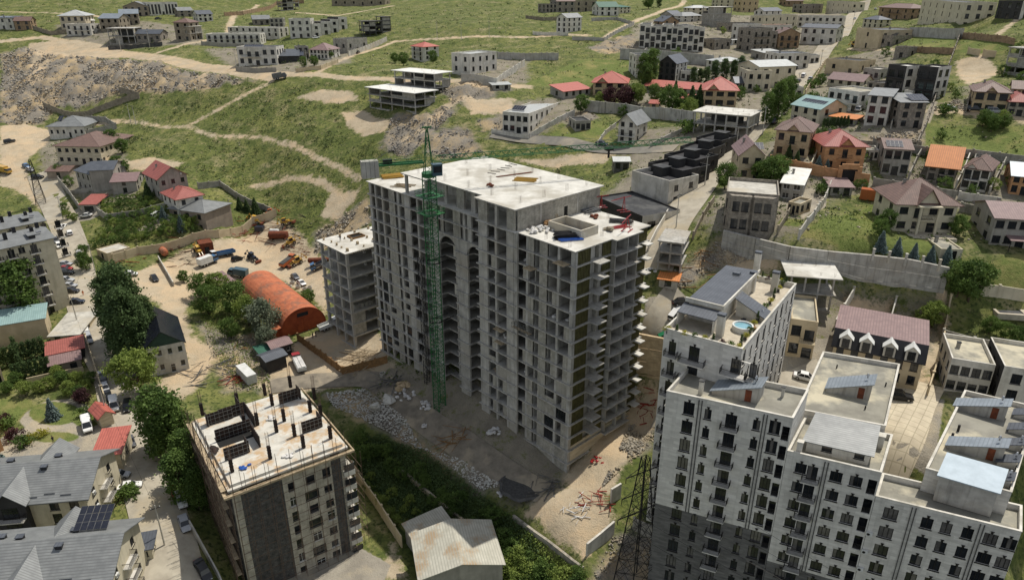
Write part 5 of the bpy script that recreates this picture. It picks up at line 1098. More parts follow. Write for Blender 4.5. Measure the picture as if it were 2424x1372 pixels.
for i, (u, ww, z, wh, f) in enumerate(wn):
    if f < 6 and (i + f) % 5 != 2: link('window', window_mesh(ww, wh, 'white' if i % 2 else 'dark'), sc, (u, 0, z))
for f in range(NS - 1):                            # pale spandrels at the left corner and glazed balconies at the right
    part('spandrel', MB('stone_drab').box(w * .015, w * .068, -.12, -.003, ZB + f * fs + .1, ZB + f * fs + 1.2), sc)
    bal = part('balcony', MB('plaster_white').box(w * .955, w + 1.3, -.9, -.003, ZB + f * fs - .2, ZB + f * fs + .9).box(w + .003, w + 1.3, 0, 3.0, ZB + f * fs - .2, ZB + f * fs + .9), sc)
    part('pane', MB('glass', 'frame_white').box(w * .96, w + 1.25, -.82, -.78, ZB + f * fs + .9, ZB + f * fs + 2.4).box(w + 1.15, w + 1.25, -.78, -.7, ZB + f * fs + .9, ZB + f * fs + 2.5, 1), bal)
# roof deck, its fascia and the parapet ring of formwork
part('roof_slab', MB('concrete_pale', 'slab_stained').prism([(-.5, -.5), (w + .5, -.5), (w + .5, d + .5), (-.5, d + .5)], ZR - .9, ZR - .55, 0, 1).prism([(.2, .2), (w - .2, .2), (w - .2, d - .2), (.2, d - .2)], ZR - .55, ZR, 0, 1), sc)
for (a, c, e, g) in ((-1.4, w + 1.4, -1.4, -1.15), (-1.4, -1.15, -1.15, d + 1.2), (w + 1.15, w + 1.4, -1.15, d + 1.2)): part('deck_board', MB('timber').box(a, c, e, g, ZR - 1.5, ZR - 1.1), sc)
part('deck', MB('timber').box(-1.15, w + 1.15, -1.15, -.55, ZR - 1.35, ZR - 1.25).box(-1.15, -.55, -.55, d + 1.2, ZR - 1.35, ZR - 1.25), sc)
cm = MB('formwork', 'metal_dark').box(-.28, .28, -.28, .28, 0, 2.7)
for z in (.4, 1.1, 1.8, 2.4): cm.box(-.33, .33, -.33, .33, z, z + .08, 1)
cm = cm.mesh('column_formwork'); cg = MB('rebar')
for x in (-.2, .2):
    for y in (-.2, .2): cg.tube((x, y, 2.7), (x + rt.uniform(-.1, .1), y, 5.6), .035, 3, caps=False)
for z in (3.2, 3.8, 4.4): cg.tube((-.2, -.2, z), (.2, -.2, z), .015, 3).tube((.2, -.2, z), (.2, .2, z), .015, 3).tube((.2, .2, z), (-.2, .2, z), .015, 3)
cg = cg.mesh('rebar_cage')
def ls(px, py, z):
    x, y = atz(px, py, z); v = Vector((x, y)) - sF; return v.dot(sx), v.dot(sy)
for (px_, py_) in ((550,1116),(640,1085),(719,1059),(783,1037),(698,1032),(673,996),(735,975),(645,959),(628,935),(688,916),(563,957),(480,982),(745,945),(610,1005),(580,1010),(760,985),(655,1022)):
    x, y = ls(px_, py_, ZR); c_ = link('column_formwork', cm, sc, (x, y, ZR)); link('rebar_cage', cg, c_)
def shutter(px, py, w_, h_, ang):
    x, y = ls(px, py, ZR)
    def mk():
        b = MB('formwork', 'metal_grey').box(0, w_, 0, .12, 0, h_)
        for i in range(int(w_ / .8) + 1): b.box(min(i * .8, w_ - .08), min(i * .8, w_ - .08) + .08, -.1, 0, 0, h_, 1)
        for z in (.4, 1.2, 2.0): b.box(0, w_, -.16, -.1, z, z + .09, 1)
        return b.mesh('wall_formwork')
    part('wall_formwork', cached(('sh', w_, h_), mk), sc, (x, y, ZR), ang)
for (px_, py_, ww, a_) in ((533, 1090, 4.4, 0), (590, 1070, 2.2, 90), (512, 1045, 6.6, 0), (605, 1010, 6.2, 90), (490, 1008, 5.0, 0), (495, 1010, 1.6, 90), (520, 996, 5.0, 0), (716, 1026, 3.8, 0), (763, 1010, 2.4, 90), (662, 957, 3.8, 0), (713, 945, 2.2, 90), (617, 1058, 5.0, 90), (570, 975, 3, 90)): shutter(px_, py_, ww, 2.5, R(a_))
part('shaft_dark_sheet', MB('inner_shade').box(*sorted((ls(520, 1060, ZR)[0], ls(600, 1030, ZR)[0])), *sorted((ls(520, 1060, ZR)[1], ls(600, 1005, ZR)[1])), ZR + .003, ZR + .02), sc)  # no shaft cut: near-black sheet paints the shade of a hole
for (px_, py_, mt, lb) in ((580, 1105, 'plastic_blue', 'crumpled blue sheeting on the scaffolded roof'), (682, 1078, 'bag_white', 'white sheeting lying on the scaffolded roof'), (638, 990, 'bag_white', 'white sacks between formwork columns on roof')): heap(lb, px_, py_, ZR + .02, 8, .9, .7, mt, name='sheeting', cat='sheeting', hh=.2, sq=(1.3, 1, .3))
heap('stack of black panels on the scaffolded roof edge', 507, 1066, ZR + .02, 5, .6, 1.3, 'formwork', name='panel_stack', cat='panels', hh=.3, sq=(1.2, .7, .3), pname='panel')
# scaffolding poles round it
scf = thing('scaffolding', 'rusty pole scaffolding wrapped round the unfinished foreground building', 'scaffolding', (sF.x, sF.y, 0), srz)
rs = random.Random(5); Hs = ZR - ZB
pm_ = MB('rebar').tube((0, 0, 0), (0, 0, Hs + 3), .045, 4).mesh('standard')
def led(L_): return cached(('led', round(L_, 1)), lambda: MB('rebar').tube((0, 0, 0), (L_, 0, 0), .04, 4).mesh('ledger'))
nxs = int(w / 2.0); nys = int(d / 1.1)
for i in range(nxs + 1):
    for o in (-1.3, -.5):
        l = link('standard', pm_, scf, (w * i / nxs, o, ZB + rs.uniform(-.5, .5))); l.rotation_euler = (rs.uniform(-.01, .01), rs.uniform(-.012, .012), 0)
for j in range(nys + 1):
    for o in (-1.5, -.6):
        l = link('standard', pm_, scf, (o, d * j / nys, ZB + rs.uniform(-.5, .5))); l.rotation_euler = (rs.uniform(-.012, .012), rs.uniform(-.02, .02), 0)
for k in range(14):
    z = ZB + 1 + k * 1.85
    l = link('ledger', led(w), scf, (0, -1.25 + rs.uniform(-.05, .05), z)); l.rotation_euler = (0, rs.uniform(-.01, .01), 0)
    l = link('ledger', led(d), scf, (-1.5, 0, z), math.pi / 2); l = link('ledger', led(d), scf, (-.6, 0, z + .1), math.pi / 2)
    if k % 2: part('plank', cached(('plk', 1), lambda: MB('timber').box(-1.45, -.65, .2, d - .2, 0, .06).mesh('plank')), scf, (0, 0, z + .15))
    for m in range(5): l = link('brace', led(2.6), scf, (-1.55, d * rs.random() * .9, z), math.pi / 2); l.rotation_euler = (0, -rs.uniform(.5, .9), math.pi / 2)
for j in range(6):
    for o in (.6, 1.5): link('standard', pm_, scf, (w + 1.4 + o, d * j / 8, ZB), 0, (1, 1, .8))
    for k in range(11): link('ledger', led(d * .7), scf, (w + 1.4 + (.6 if j % 2 else 1.5), 0, ZB + 1 + k * 1.85), math.pi / 2) if j < 2 else None
part('podium', MB('concrete_pale', 'concrete').box(-1, w + 9.5, -6.5, d * .4, ZB - 4, ZB - .3, 0), sc)
part('podium_rim', MB('concrete').box(2, w + 9.5, -6.6, -6.3, ZB - .3, ZB + .5).box(w + 9.3, w + 9.6, -6.3, d * .4, ZB - .3, ZB + .5), sc)
# ---------------------------------------------------------------- houses on the hill (front foot left, front foot right, eaves row, depth)
H = house
# --- upper left
H('white house with solar roof at the dirt road bend', (-14,70),(36,71),42,9,2,'mono','plaster_white','roof_slate',3,2,rise=.8,solar=(.1,.1,10,3,.1,.2))
H('small brown stone house beside white solar house', (38,73),(76,71),50,9,2,'gable','stone_brown','roof_brown',2,2)
H('large pale villa with arched windows under pale hip roof', (147,72),(206,67),40,16,2,'hip','stone_cream','roof_pale',4,3,win=(1.6,2.2),rise=3.2,over=.9)
H('small annex with white pyramid roof beside pale villa', (207,60),(224,58),50,7,1,'hip','plaster_white','roof_white',1,1,rise=1.6)
H('white flat-roofed house with terrace in front of pale villa', (160,86),(218,83),61,9,2,'flat','plaster_white','concrete_pale',4,2,balc=((1,.35,.95,1.4),))
H('grey block house with blue metal gable roof, the lower of two', (240,75),(285,71),45,13,2,'gable','blockwork_tan','roof_blue',3,3,rise=2.4,open_=True,name='block_house')
H('grey block house with blue metal gable roof, the upper of two', (288,62),(331,58),34,13,2,'gable','blockwork_tan','roof_blue',3,3,rise=2.4,open_=True,name='block_house')
frame_house('bare concrete skeleton of two storeys beside dark gabled house', (261,106),(322,102),69,12,2,4,2,'concrete',seed=2,walls=.1)
H('dark stone house with slate gable roof and no garden', (325,101),(381,98),81,9,1,'gable','stone_rough','roof_slate',4,1,rise=2.0)
H('twin gabled grey house at the top of dirt track', (295,40),(355,38),16,12,2,'gable','plaster_brownish','roof_grey',4,2,ridge='y',rise=3)
H('long white building with tall dark window strips', (352,38),(424,35),9,14,1,'flat','plaster_white','concrete_pale',9,3,win=(1.3,6.0),chim=0)
H('small gabled stone house right of long white building', (424,41),(458,40),25,8,2,'gable','stone_rough','roof_grey',2,1)
H('tall unfinished stone house with brown pyramid roof', (418,98),(453,97),54,10,3,'hip','blockwork_tan','roof_brown',2,2,open_=True,rise=2.2,name='block_house')
frame_house('concrete frame annex with white upper wall beside tall brown-roofed house', (452,97),(481,92),64,8,2,2,1,seed=5,walls=.6)
H('front row of white terraced houses with dark loggias', (490,101),(618,106),80,10,2,'flat','plaster_white','roof_white',9,2,win=(1.5,2.2),chim=0,balc=((1,.03,.97,.8),))
H('rear row of white terraced houses under flat white roofs', (541,83),(662,92),63,10,2,'flat','plaster_white','roof_white',8,2,win=(1.5,2.0),chim=0)
H('white modern house with roof solar panels and dark glazing', (566,157),(658,153),116,11,2,'flat','plaster_white','roof_dark',5,3,win=(1.9,2.2),solar=(.1,.3,9,2,.3,.15),balc=((1,.1,.6,1.2),))
H('low dark house carrying a wide array of solar panels', (662,150),(708,147),134,9,1,'mono','plaster_dark','roof_slate',3,1,rise=2.6,solar=(.05,.05,11,4,.26,.1))
H('small dark grey two-storey house beside red-brown hip roof', (707,140),(733,138),114,8,2,'flat','plaster_grey','roof_dark',2,1)
H('white house with reddish hip roof and many windows', (735,139),(777,142),117,12,2,'hip','plaster_white','roof_mauve',5,3,win=(1.1,1.8),rise=3.0,balc=())
frame_house('open concrete frame house on the skyline track', (667,26),(709,23),0,8,3,3,1,seed=8,walls=.2)
H('low unfinished flat building along the skyline track', (786,14),(912,12),2,10,1,'flat','blockwork_tan','concrete_pale',6,1,open_=True,chim=0,name='block_house')
H('tall white cube house at the head of stepped row', (688,92),(739,90),48,11,3,'flat','plaster_white','roof_dark',3,2,chim=0)
for i, (x0, y0, x1, y1, ty_) in enumerate(((740,90,762,87,60),(762,84,784,81,55),(784,79,803,76,50),(803,72,823,68,45))):
    H(('stepped white cube house with black ground floor next to the tall cube', 'second stepped white cube house up from the tall cube', 'third stepped white cube house up from the tall cube', 'last stepped white cube house at upper end of row')[i], (x0, y0), (x1, y1), ty_, 11, 2, 'flat', 'plaster_white', 'roof_black', 1, 1, win=(2.0, 1.6), side_wall='plaster_dark', chim=0, group='stepped cube houses')
frame_house('dark bare concrete frame above stepped cube houses', (861,88),(906,82),53,10,3,3,2,'concrete_dark','concrete_dark',seed=12,walls=.3)
frame_house('narrow dark concrete frame tower beside dark bare frame', (906,79),(926,74),42,7,4,1,1,'concrete_dark','concrete_dark',seed=13,walls=.3)
H('flat grey block house behind long ribbed fence', (823,128),(871,118),98,10,1,'flat','blockwork','roof_dark',3,2,chim=0)
H('tall white house with bright red hip roof', (975,138),(1003,147),106,10,3,'hip','plaster_white','roof_coral',2,2,win=(1.5,1.6),rise=2.0,balc=((1,.1,.9,1.0),(2,.1,.9,1.0)))
H('white cubic house with cantilevered upper floor above retaining walls', (1113,179),(1176,165),134,11,2,'flat','plaster_white','roof_pale',4,2,chim=0,win=(1.5,1.9))
frame_house('rear white-roofed concrete frame house on stepped slabs', (936,216),(1030,226),166,10,3,4,2,'roof_white',seed=21,walls=.15,over=1.0)
frame_house('front white-roofed concrete frame house above rubble slope', (876,254),(984,270),206,11,3,4,2,'roof_white',seed=22,walls=.25,over=1.2)
H('tiny pale block hut on the rubble field', (1167,215),(1209,214),202,6,1,'mono','blockwork','roof_pale',2,1,rise=.4,open_=True,chim=0,name='hut',cat='hut')
# --- upper middle
for i, (a, b_, e, dd, wl, rm, rf, lb) in enumerate((((1292,31),(1318,30),12,10,'stone_rough','roof_dark','flat','dark stone house at left end of ridge row'),((1318,30),(1361,29),3,12,'stone_rough','roof_brown','gable','tall dark stone house with brown gable on ridge'),((1361,29),(1412,27),4,11,'blockwork_tan','roof_dark','flat','unfinished flat block house on ridge beside green roof'),((1418,38),(1464,38),16,12,'plaster_white','roof_green','gable','white house with green gable roof on ridge'),((1466,33),(1492,31),18,9,'plaster_cream','roof_green','mono','small cream house with green lean-to roof on ridge'))):
    H(lb, a, b_, e, dd, 2, rf, wl, rm, 3, 2, chim=0)
H('white three-storey gable house alone on green slope', (1317,76),(1341,79),40,13,3,'gable','plaster_white','roof_grey',2,3,win=(1.4,1.6),ridge='y',rise=2.0)
# terrace of townhouses, unit by unit
def unit_row(lbs, p0, p1, ey, n, depth, storeys, mats, grp):
    for i in range(n):
        a = (p0[0] + (p1[0] - p0[0]) * i / n, p0[1] + (p1[1] - p0[1]) * i / n); b_ = (p0[0] + (p1[0] - p0[0]) * (i + .985) / n, p0[1] + (p1[1] - p0[1]) * (i + .985) / n); e = ey[0] + (ey[1] - ey[0]) * i / n
        H(lbs[i], a, b_, e + (2 if i % 2 else -2), depth, storeys, 'flat', mats[i % len(mats)], 'roof_dark', 2, 3, win=(2.1, 2.5), chim=1 if i % 2 else 0, group=grp, name='townhouse', balc=((1, .05, .5, .9), (2, .5, .95, .9)) if storeys > 2 else ())
unit_row(['white townhouse with black glazing at left end of terrace','second townhouse of white terrace, with dark red panel','third townhouse of white terrace, next to red panel house','fourth townhouse of white terrace, dark glazed stair','fifth townhouse of white terrace, with wide windows','white townhouse with long blank wall at right end of terrace'],(1512,112),(1664,123),(61,66),6,16,3,['plaster_white'],'white townhouse terrace')
H('grey hip-roofed white house behind townhouse terrace', (1614,53),(1661,51),39,10,2,'hip','plaster_white','roof_grey',3,2,rise=2.2)
H('grey-roofed cottage left of grey hip house behind terrace', (1590,48),(1614,46),35,9,1,'gable','plaster_grey','roof_slate',2,1)
H('brown stone gable cottage just above townhouse terrace', (1569,60),(1606,60),50,9,1,'gable','stone_brown','roof_slate',2,1,ridge='y')
H('two-storey cream house with pale roof behind terrace', (1633,36),(1681,36),19,10,2,'hip','plaster_cream','roof_pale',3,2,rise=1.6)
frame_house('tall block frame house right of the townhouse terrace', (1686,64),(1728,64),16,10,3,2,2,seed=31,walls=.6)
H('low dark stone garage block beside white trailer', (1718,76),(1784,77),56,9,1,'flat','stone_rough','roof_dark',4,1,chim=0)
H('tan plastered house with white bands at top of street', (1753,29),(1793,29),2,9,2,'flat','stone_tan','roof_dark',3,2,chim=0)
H('white house with dark openings above grey stone house', (1758,97),(1798,94),61,9,2,'flat','plaster_white','roof_dark',3,2,chim=0)
H('grey stone three-storey house with iron balconies', (1777,125),(1822,121),71,11,3,'flat','stone_rough','roof_dark',3,2,balc=((1,.1,.9,1.0),(2,.1,.9,1.0)))
H('white trailer parked below dark garage block', (1735,107),(1768,105),95,4,1,'flat','metal_white','metal_white',3,1,chim=0,par=.05,name='trailer',cat='trailer',door=False)
H('white house behind poplars with roof dish', (1504,184),(1556,181),134,11,3,'flat','plaster_white','roof_dark',3,2,chim=0,dish=True)
H('grey and white chalet with tall glazed gable front', (1557,190),(1597,195),146,13,3,'gable','plaster_dark','roof_slate',3,3,win=(1.3,2.3),ridge='y',rise=3,side_wall='plaster_white')
H('small white house with grey hip roof beside rubble heap', (1703,173),(1761,168),147,10,2,'hip','plaster_white','roof_pale',3,2,rise=1.4)
H('tan stone villa with red hip roof left of long red shed', (1403,225),(1481,229),194,15,2,'hip','stone_tan','roof_coral',3,2,win=(2.6,1.6),rise=4.0,over=.9,fg=(.1,.45,2.0))
H('tan stone villa with red hip roof right of long red shed', (1663,251),(1741,254),212,15,2,'hip','stone_tan','roof_coral',3,2,win=(2.6,1.6),rise=4.0,over=.9,fg=(.1,.45,2.0))
H('long low shed with red roof between two tan villas', (1524,218),(1666,226),209,7,1,'mono','plaster_grey','roof_coral',8,1,rise=1.8,chim=0,name='shed',cat='shed')
H('sloping red-roofed shed against left tan villa', (1333,236),(1397,222),220,8,1,'mono','plaster_grey','roof_coral',4,1,rise=2.0,chim=0,name='shed',cat='shed')
H('small garden pavilion with red roof beside right tan villa', (1604,249),(1648,251),236,7,1,'hip','plaster_white','roof_coral',3,2,rise=1.8,chim=0,name='pavilion',cat='pavilion')
H('little red-roofed hut among garden trees', (1537,259),(1557,258),251,4,1,'gable','stone_tan','roof_coral',1,1,chim=0,name='hut',cat='hut')
H('long white row house with blue solar panels and dark openings', (1190,311),(1251,321),265,46,2,'flat','plaster_white','roof_pale',4,9,win=(1.8,1.9),chim=0,solar=(.1,.12,5,2,.4,.5))
H('white chalet with dark balcony and solar roof', (1462,337),(1501,340),287,11,3,'gable','plaster_white','roof_grey',2,2,win=(1.3,1.5),ridge='y',rise=2.8,over=1.0,balc=((1,.0,1.0,1.3),))
frame_house('wide two-storey concrete frame with pale flat roof', (1639,315),(1767,330),262,13,2,5,2,'concrete_white',seed=41,walls=.12,over=.6,col=.5)
H('grey caravan hut on overgrown plot behind the tower', (1453,410),(1489,399),386,5,1,'gable','metal_grey','roof_pale',2,1,rise=.8,chim=0,name='caravan',cat='caravan')
# black-roofed terrace beside the street
for i in range(5):
    ax, ay = 1492 + 38 * i, 470 - 26 * i
    HT_ = H(('end house of black-roofed terrace, scaffolding on its white wall', 'second black-roofed terrace house from scaffolded wall', 'third black-roofed terrace house from scaffolded wall', 'fourth black-roofed terrace house from scaffolded wall', 'last black-roofed terrace house beside side road')[i], (ax, ay), (ax + 88 - 7 * i, ay + 13 - 1.4 * i), ay - 52 + 4.5 * i, 11.5, 2, 'flat', 'plaster_white' if i == 0 else 'plaster_dark', 'roof_black', 0, 2, chim=0, par=.9, group='black-roofed terrace', name='townhouse', door=False, win=(1.6, 1.6)); TT = HT_; part('roof_hut', MB('plaster_dark', 'roof_dark').box(3.6, 7.2, 4.5, 7.4, TT['h'], TT['h'] + 2.3).box(3.3, 7.5, 4.2, 7.7, TT['h'] + 2.3, TT['h'] + 2.45, 1), TT)
H('black and white bungalow with dark flat roof by the street', (1409,526),(1518,553),500,12,1,'flat','plaster_dark','roof_dark',3,2,win=(2.6,2.4),side_wall='plaster_white',chim=0,par=.4,height=5.6)
frame_house('small three-storey concrete skeleton at the street bend', (1554,640),(1610,652),566,9,3,2,1,'concrete',seed=45,walls=.05,over=.3)
H('little concrete shed with orange sheet roof', (1559,678),(1601,690),657,5,1,'mono','concrete_pale','roof_orange',1,0,rise=.3,chim=0,name='shed',cat='shed',door=False)
# --- upper right
H('beige gable house with balconies beside the hill street', (1744,428),(1803,424),368,13,2,'gable','plaster_beige','roof_mauve',2,2,win=(1.6,1.6),ridge='y',rise=3.0,balc=((1,.25,.75,1.0),),solar=(.55,.2,3,2,.4,1.0))
H('white gable house with long skylights above the poplars', (1792,212),(1878,204),160,15,2,'gable','plaster_cream','roof_pale',3,3,rise=1.8)
H('white flat house with dark terraces below the street cars', (1838,168),(1912,162),132,13,2,'flat','plaster_white','roof_slate',4,3,win=(1.5,1.8),chim=1)
H('cream stepped house above the right tan villa', (1764,218),(1822,215),172,12,2,'flat','plaster_cream','roof_felt',3,2,chim=0)
H('small grey house with pale lean-to roof above white flat house', (1806,145),(1850,143),125,9,1,'mono','plaster_grey','roof_pale',3,1,rise=1.0)
H('dark stone block with roof terrace left of brown gable house', (1796,118),(1836,116),78,11,2,'flat','stone_rough','roof_dark',3,2,chim=0)
H('low white outbuilding beside the hill street poplars', (1862,232),(1900,228),212,8,1,'flat','plaster_white','roof_dark',2,1,chim=0)
H('grey carport with orange sheet roof behind cypress hedge', (1962,296),(2022,297),284,6,1,'mono','plaster_grey','roof_orange',3,1,rise=.4,chim=0,name='carport',cat='carport')
H('small white outbuilding between tall black and white houses', (2136,238),(2156,239),218,6,1,'flat','plaster_white','roof_dark',1,1,chim=0)
H('low stone outbuilding right of white gable house', (2050,215),(2084,216),198,9,1,'flat','stone_rough','roof_dark',2,1,chim=0)
H('white house with black terrace roof on left of street', (1885,65),(1995,66),40,10,2,'flat','plaster_white','roof_black',7,2,win=(1.7,1.9),chim=0)
H('pale terrace block with small roof hut near tan house', (1804,66),(1884,66),38,10,2,'flat','plaster_cream','roof_dark',5,2,chim=0)
H('house with terracotta flat roof above brown gable house', (1811,92),(1871,91),62,9,2,'flat','plaster_white','roof_orange',4,2,chim=0)
H('white row with dark red panels facing the street', (1893,104),(1975,104),66,11,2,'gable','plaster_white','roof_slate',4,2,rise=1.6,win=(1.6,2.0))
H('brown gabled house with dark front balcony', (1840,115),(1890,113),80,11,2,'gable','stone_brown','roof_brown',3,2,ridge='y',rise=2.6,balc=((1,.1,.9,1.0),))
H('flat white house at the top of the street', (1953,34),(2012,32),8,10,2,'flat','plaster_cream','roof_dark',5,2,chim=0)
H('villa with wide red-brown pyramid roof near street top', (2077,44),(2150,47),18,14,2,'hip','stone_brown','roof_brown',4,3,rise=2.6,over=1.2,balc=((1,.25,.75,1.2),))
H('white four-storey house with large black windows above concrete wall', (2171,58),(2271,60),9,14,3,'flat','plaster_cream','roof_slate',6,3,win=(1.7,2.2),chim=0)
H('black and white modern house by the far right track', (2354,44),(2411,47),4,11,2,'flat','plaster_dark','roof_dark',3,2,win=(2.4,2.6),side_wall='plaster_white',chim=0)
H('tall beige house with stepped roof terrace right of street', (2021,113),(2077,115),71,22,2,'flat','plaster_beige','roof_slate',1,4,chim=1)
H('low dark stone house with solar panel behind beige house', (2080,113),(2110,110),88,12,1,'flat','stone_rough','roof_dark',2,2,chim=0,solar=(.2,.3,3,2,.4,.2))
H('beige bungalow with black roof terrace right of street', (1951,175),(2031,173),146,13,1,'flat','plaster_beige','roof_black',2,2,chim=1)
H('long low cream house with mauve gable roof', (1958,204),(2041,203),190,9,1,'gable','plaster_cream','roof_mauve',4,2,rise=2.2)
H('left one of two tall black and white houses', (2088,232),(2131,234),158,8.5,3,'flat','plaster_dark','roof_white',2,2,win=(2.2,2.2),side_wall='plaster_white',chim=0,balc=((1,.05,.95,1.0),(2,.05,.95,1.0)),group='two tall black and white houses')
H('right one of two tall black and white houses', (2159,236),(2204,240),160,8.5,3,'flat','plaster_dark','roof_white',2,2,win=(2.2,2.2),side_wall='plaster_white',chim=0,balc=((1,.05,.95,1.0),(2,.05,.95,1.0)),group='two tall black and white houses')
H('tiny unplastered block hut below beige house', (2114,139),(2148,137),115,6,1,'flat','stone_rough','concrete',1,1,chim=0,name='hut',cat='hut')
H('stone house with three slanted skylights on flat roof', (1953,264),(2028,265),217,12,2,'flat','stone_pale','roof_felt',4,3,win=(1.7,1.8),chim=0,balc=((1,.7,.98,1.0),))
H('cream house with green windows and three solar panels on roof', (1869,292),(1936,299),249,12,2,'gable','plaster_cream','roof_teal',3,2,rise=2.6,solar=(.12,.1,9,2,.42,.5))
H('slim white house with grey metal roof above bare plot', (2044,296),(2096,298),226,11,3,'mono','plaster_white','roof_grey',2,2,rise=1.0,win=(1.7,2.0),chim=0)
H('grey rough stone house with solar panels on roof', (2121,303),(2181,305),241,11,3,'mono','stone_rough','roof_grey',2,2,rise=1.2,win=(1.5,1.6),solar=(.45,.1,5,3,.25,.4),chim=0)
H('brown tuff villa with hip roof and entrance gable', (1829,373),(1909,375),309,13,2,'hip','stone_tan','roof_brown',3,2,win=(1.5,1.9),rise=2.8,over=.7,fg=(.32,.68,1.7),balc=((1,.34,.66,1.2),))
H('orange tuff villa with red roof and arched gate wall', (1946,400),(2040,406),343,13,2,'hip','tuff_orange','roof_red',3,2,win=(1.4,1.6),rise=3.4,over=.8,fg=(.3,.68,2.2),balc=((1,.32,.66,1.2),))
H('grey and white house with two slanted solar panels', (2084,411),(2146,418),348,12,2,'gable','plaster_grey','roof_brown',3,2,win=(1.7,2.2),rise=1.6,solar=(.05,.05,4,2,.35,.3))
H('stone house under a bright orange roof', (2190,428),(2256,438),386,13,2,'gable','stone_rough','roof_orange',3,2,win=(1.4,1.7),rise=4.0,over=.9,balc=((1,.45,.95,1.2),))
H('white house with brown hip roof next to orange roof', (2271,448),(2331,455),397,12,2,'hip','plaster_white','roof_brown',3,2,win=(1.6,2.0),rise=2.4,balc=((1,.1,.6,1.2),),fg=(.05,.5,1.2))
H('orange stucco house with grey metal roof', (2386,458),(2452,468),412,12,2,'gable','tuff_orange','roof_blue',3,2,win=(1.3,1.8),rise=2.2)
H('tan stone villa with arched bay above parked cars', (2296,266),(2380,269),217,14,2,'hip','stone_tan','roof_brown',3,2,win=(2.2,2.0),rise=2.6,over=.7,fg=(.3,.62,1.4))
H('grey stone house with dark red roof beside tan villa', (2381,274),(2440,277),240,11,2,'hip','stone_rough','roof_red',3,2,rise=2.2)
frame_house('four-storey concrete frame house at the edge of dirt plot', (2374,176),(2450,183),112,13,3,3,2,'concrete',seed=51,walls=.5)
H('grey house with white sheet roof behind orange gate wall', (1845,472),(1893,481),430,15,2,'mono','plaster_grey','roof_white',2,2,win=(1.6,1.4),style='white',rise=.8,chim=1)
H('low shed with mauve roof behind orange gate wall', (1964,462),(2015,464),443,7,1,'mono','blockwork','roof_mauve',2,1,rise=.7,chim=0,name='shed',cat='shed')
T = H('large unfinished stone house with projecting bays and flat roof', (1709,543),(1832,549),463,14,2,'flat','stone_rough','concrete_pale',6,3,win=(1.5,2.3),chim=0,par=.8)
for u in (.3, .72): part('bay', MB('stone_rough', 'glass').prism([(T['w'] * u - 3, -.003), (T['w'] * u - 2, -1.7), (T['w'] * u + 2, -1.7), (T['w'] * u + 3, -.003)], -2, T['h'] + .3), T); [part('window', window_mesh(1.5, 2.2, 'dark'), T, (T['w'] * u + dx, -1.72 - .17, T['h'] * k + .9)) for dx in (-1, 1) for k in (0, .5)]
T = H('large pale villa with steep hip roof and gabled balcony front', (2112,545),(2250,556),478,13,2,'hip','plaster_cream','roof_brown',4,2,win=(1.9,1.6),rise=4.6,over=.9,fg=(.3,.68,3.6),balc=((1,.36,.62,1.6),))
b = MB('plaster_cream')
for u in (.34, .64): b.box(T['w'] * u - .25, T['w'] * u + .25, -2.2, -1.7, -1, T['h'] - .3)
b.box(T['w'] * .3, T['w'] * .68, -2.4, -.36, T['h'] - .3, T['h'] + .0); part('portico', b, T); part('terrace', MB('paving').box(T['w'] * .2, T['w'] * .95, -4.5, -.01, -1, .12), T)
H('grey house with mauve gable roof on large lawn', (2340,578),(2450,596),508,13,2,'gable','plaster_grey','roof_mauve',4,2,win=(2.2,1.7),rise=2.0,canopy=(.3,.95,3.2,3.0))
H('flat white garden annex beside the pale villa', (2222,613),(2272,621),588,9,1,'flat','plaster_cream','roof_felt',1,1,win=(2.4,1.9),chim=1,par=.3,name='annex',cat='annex')
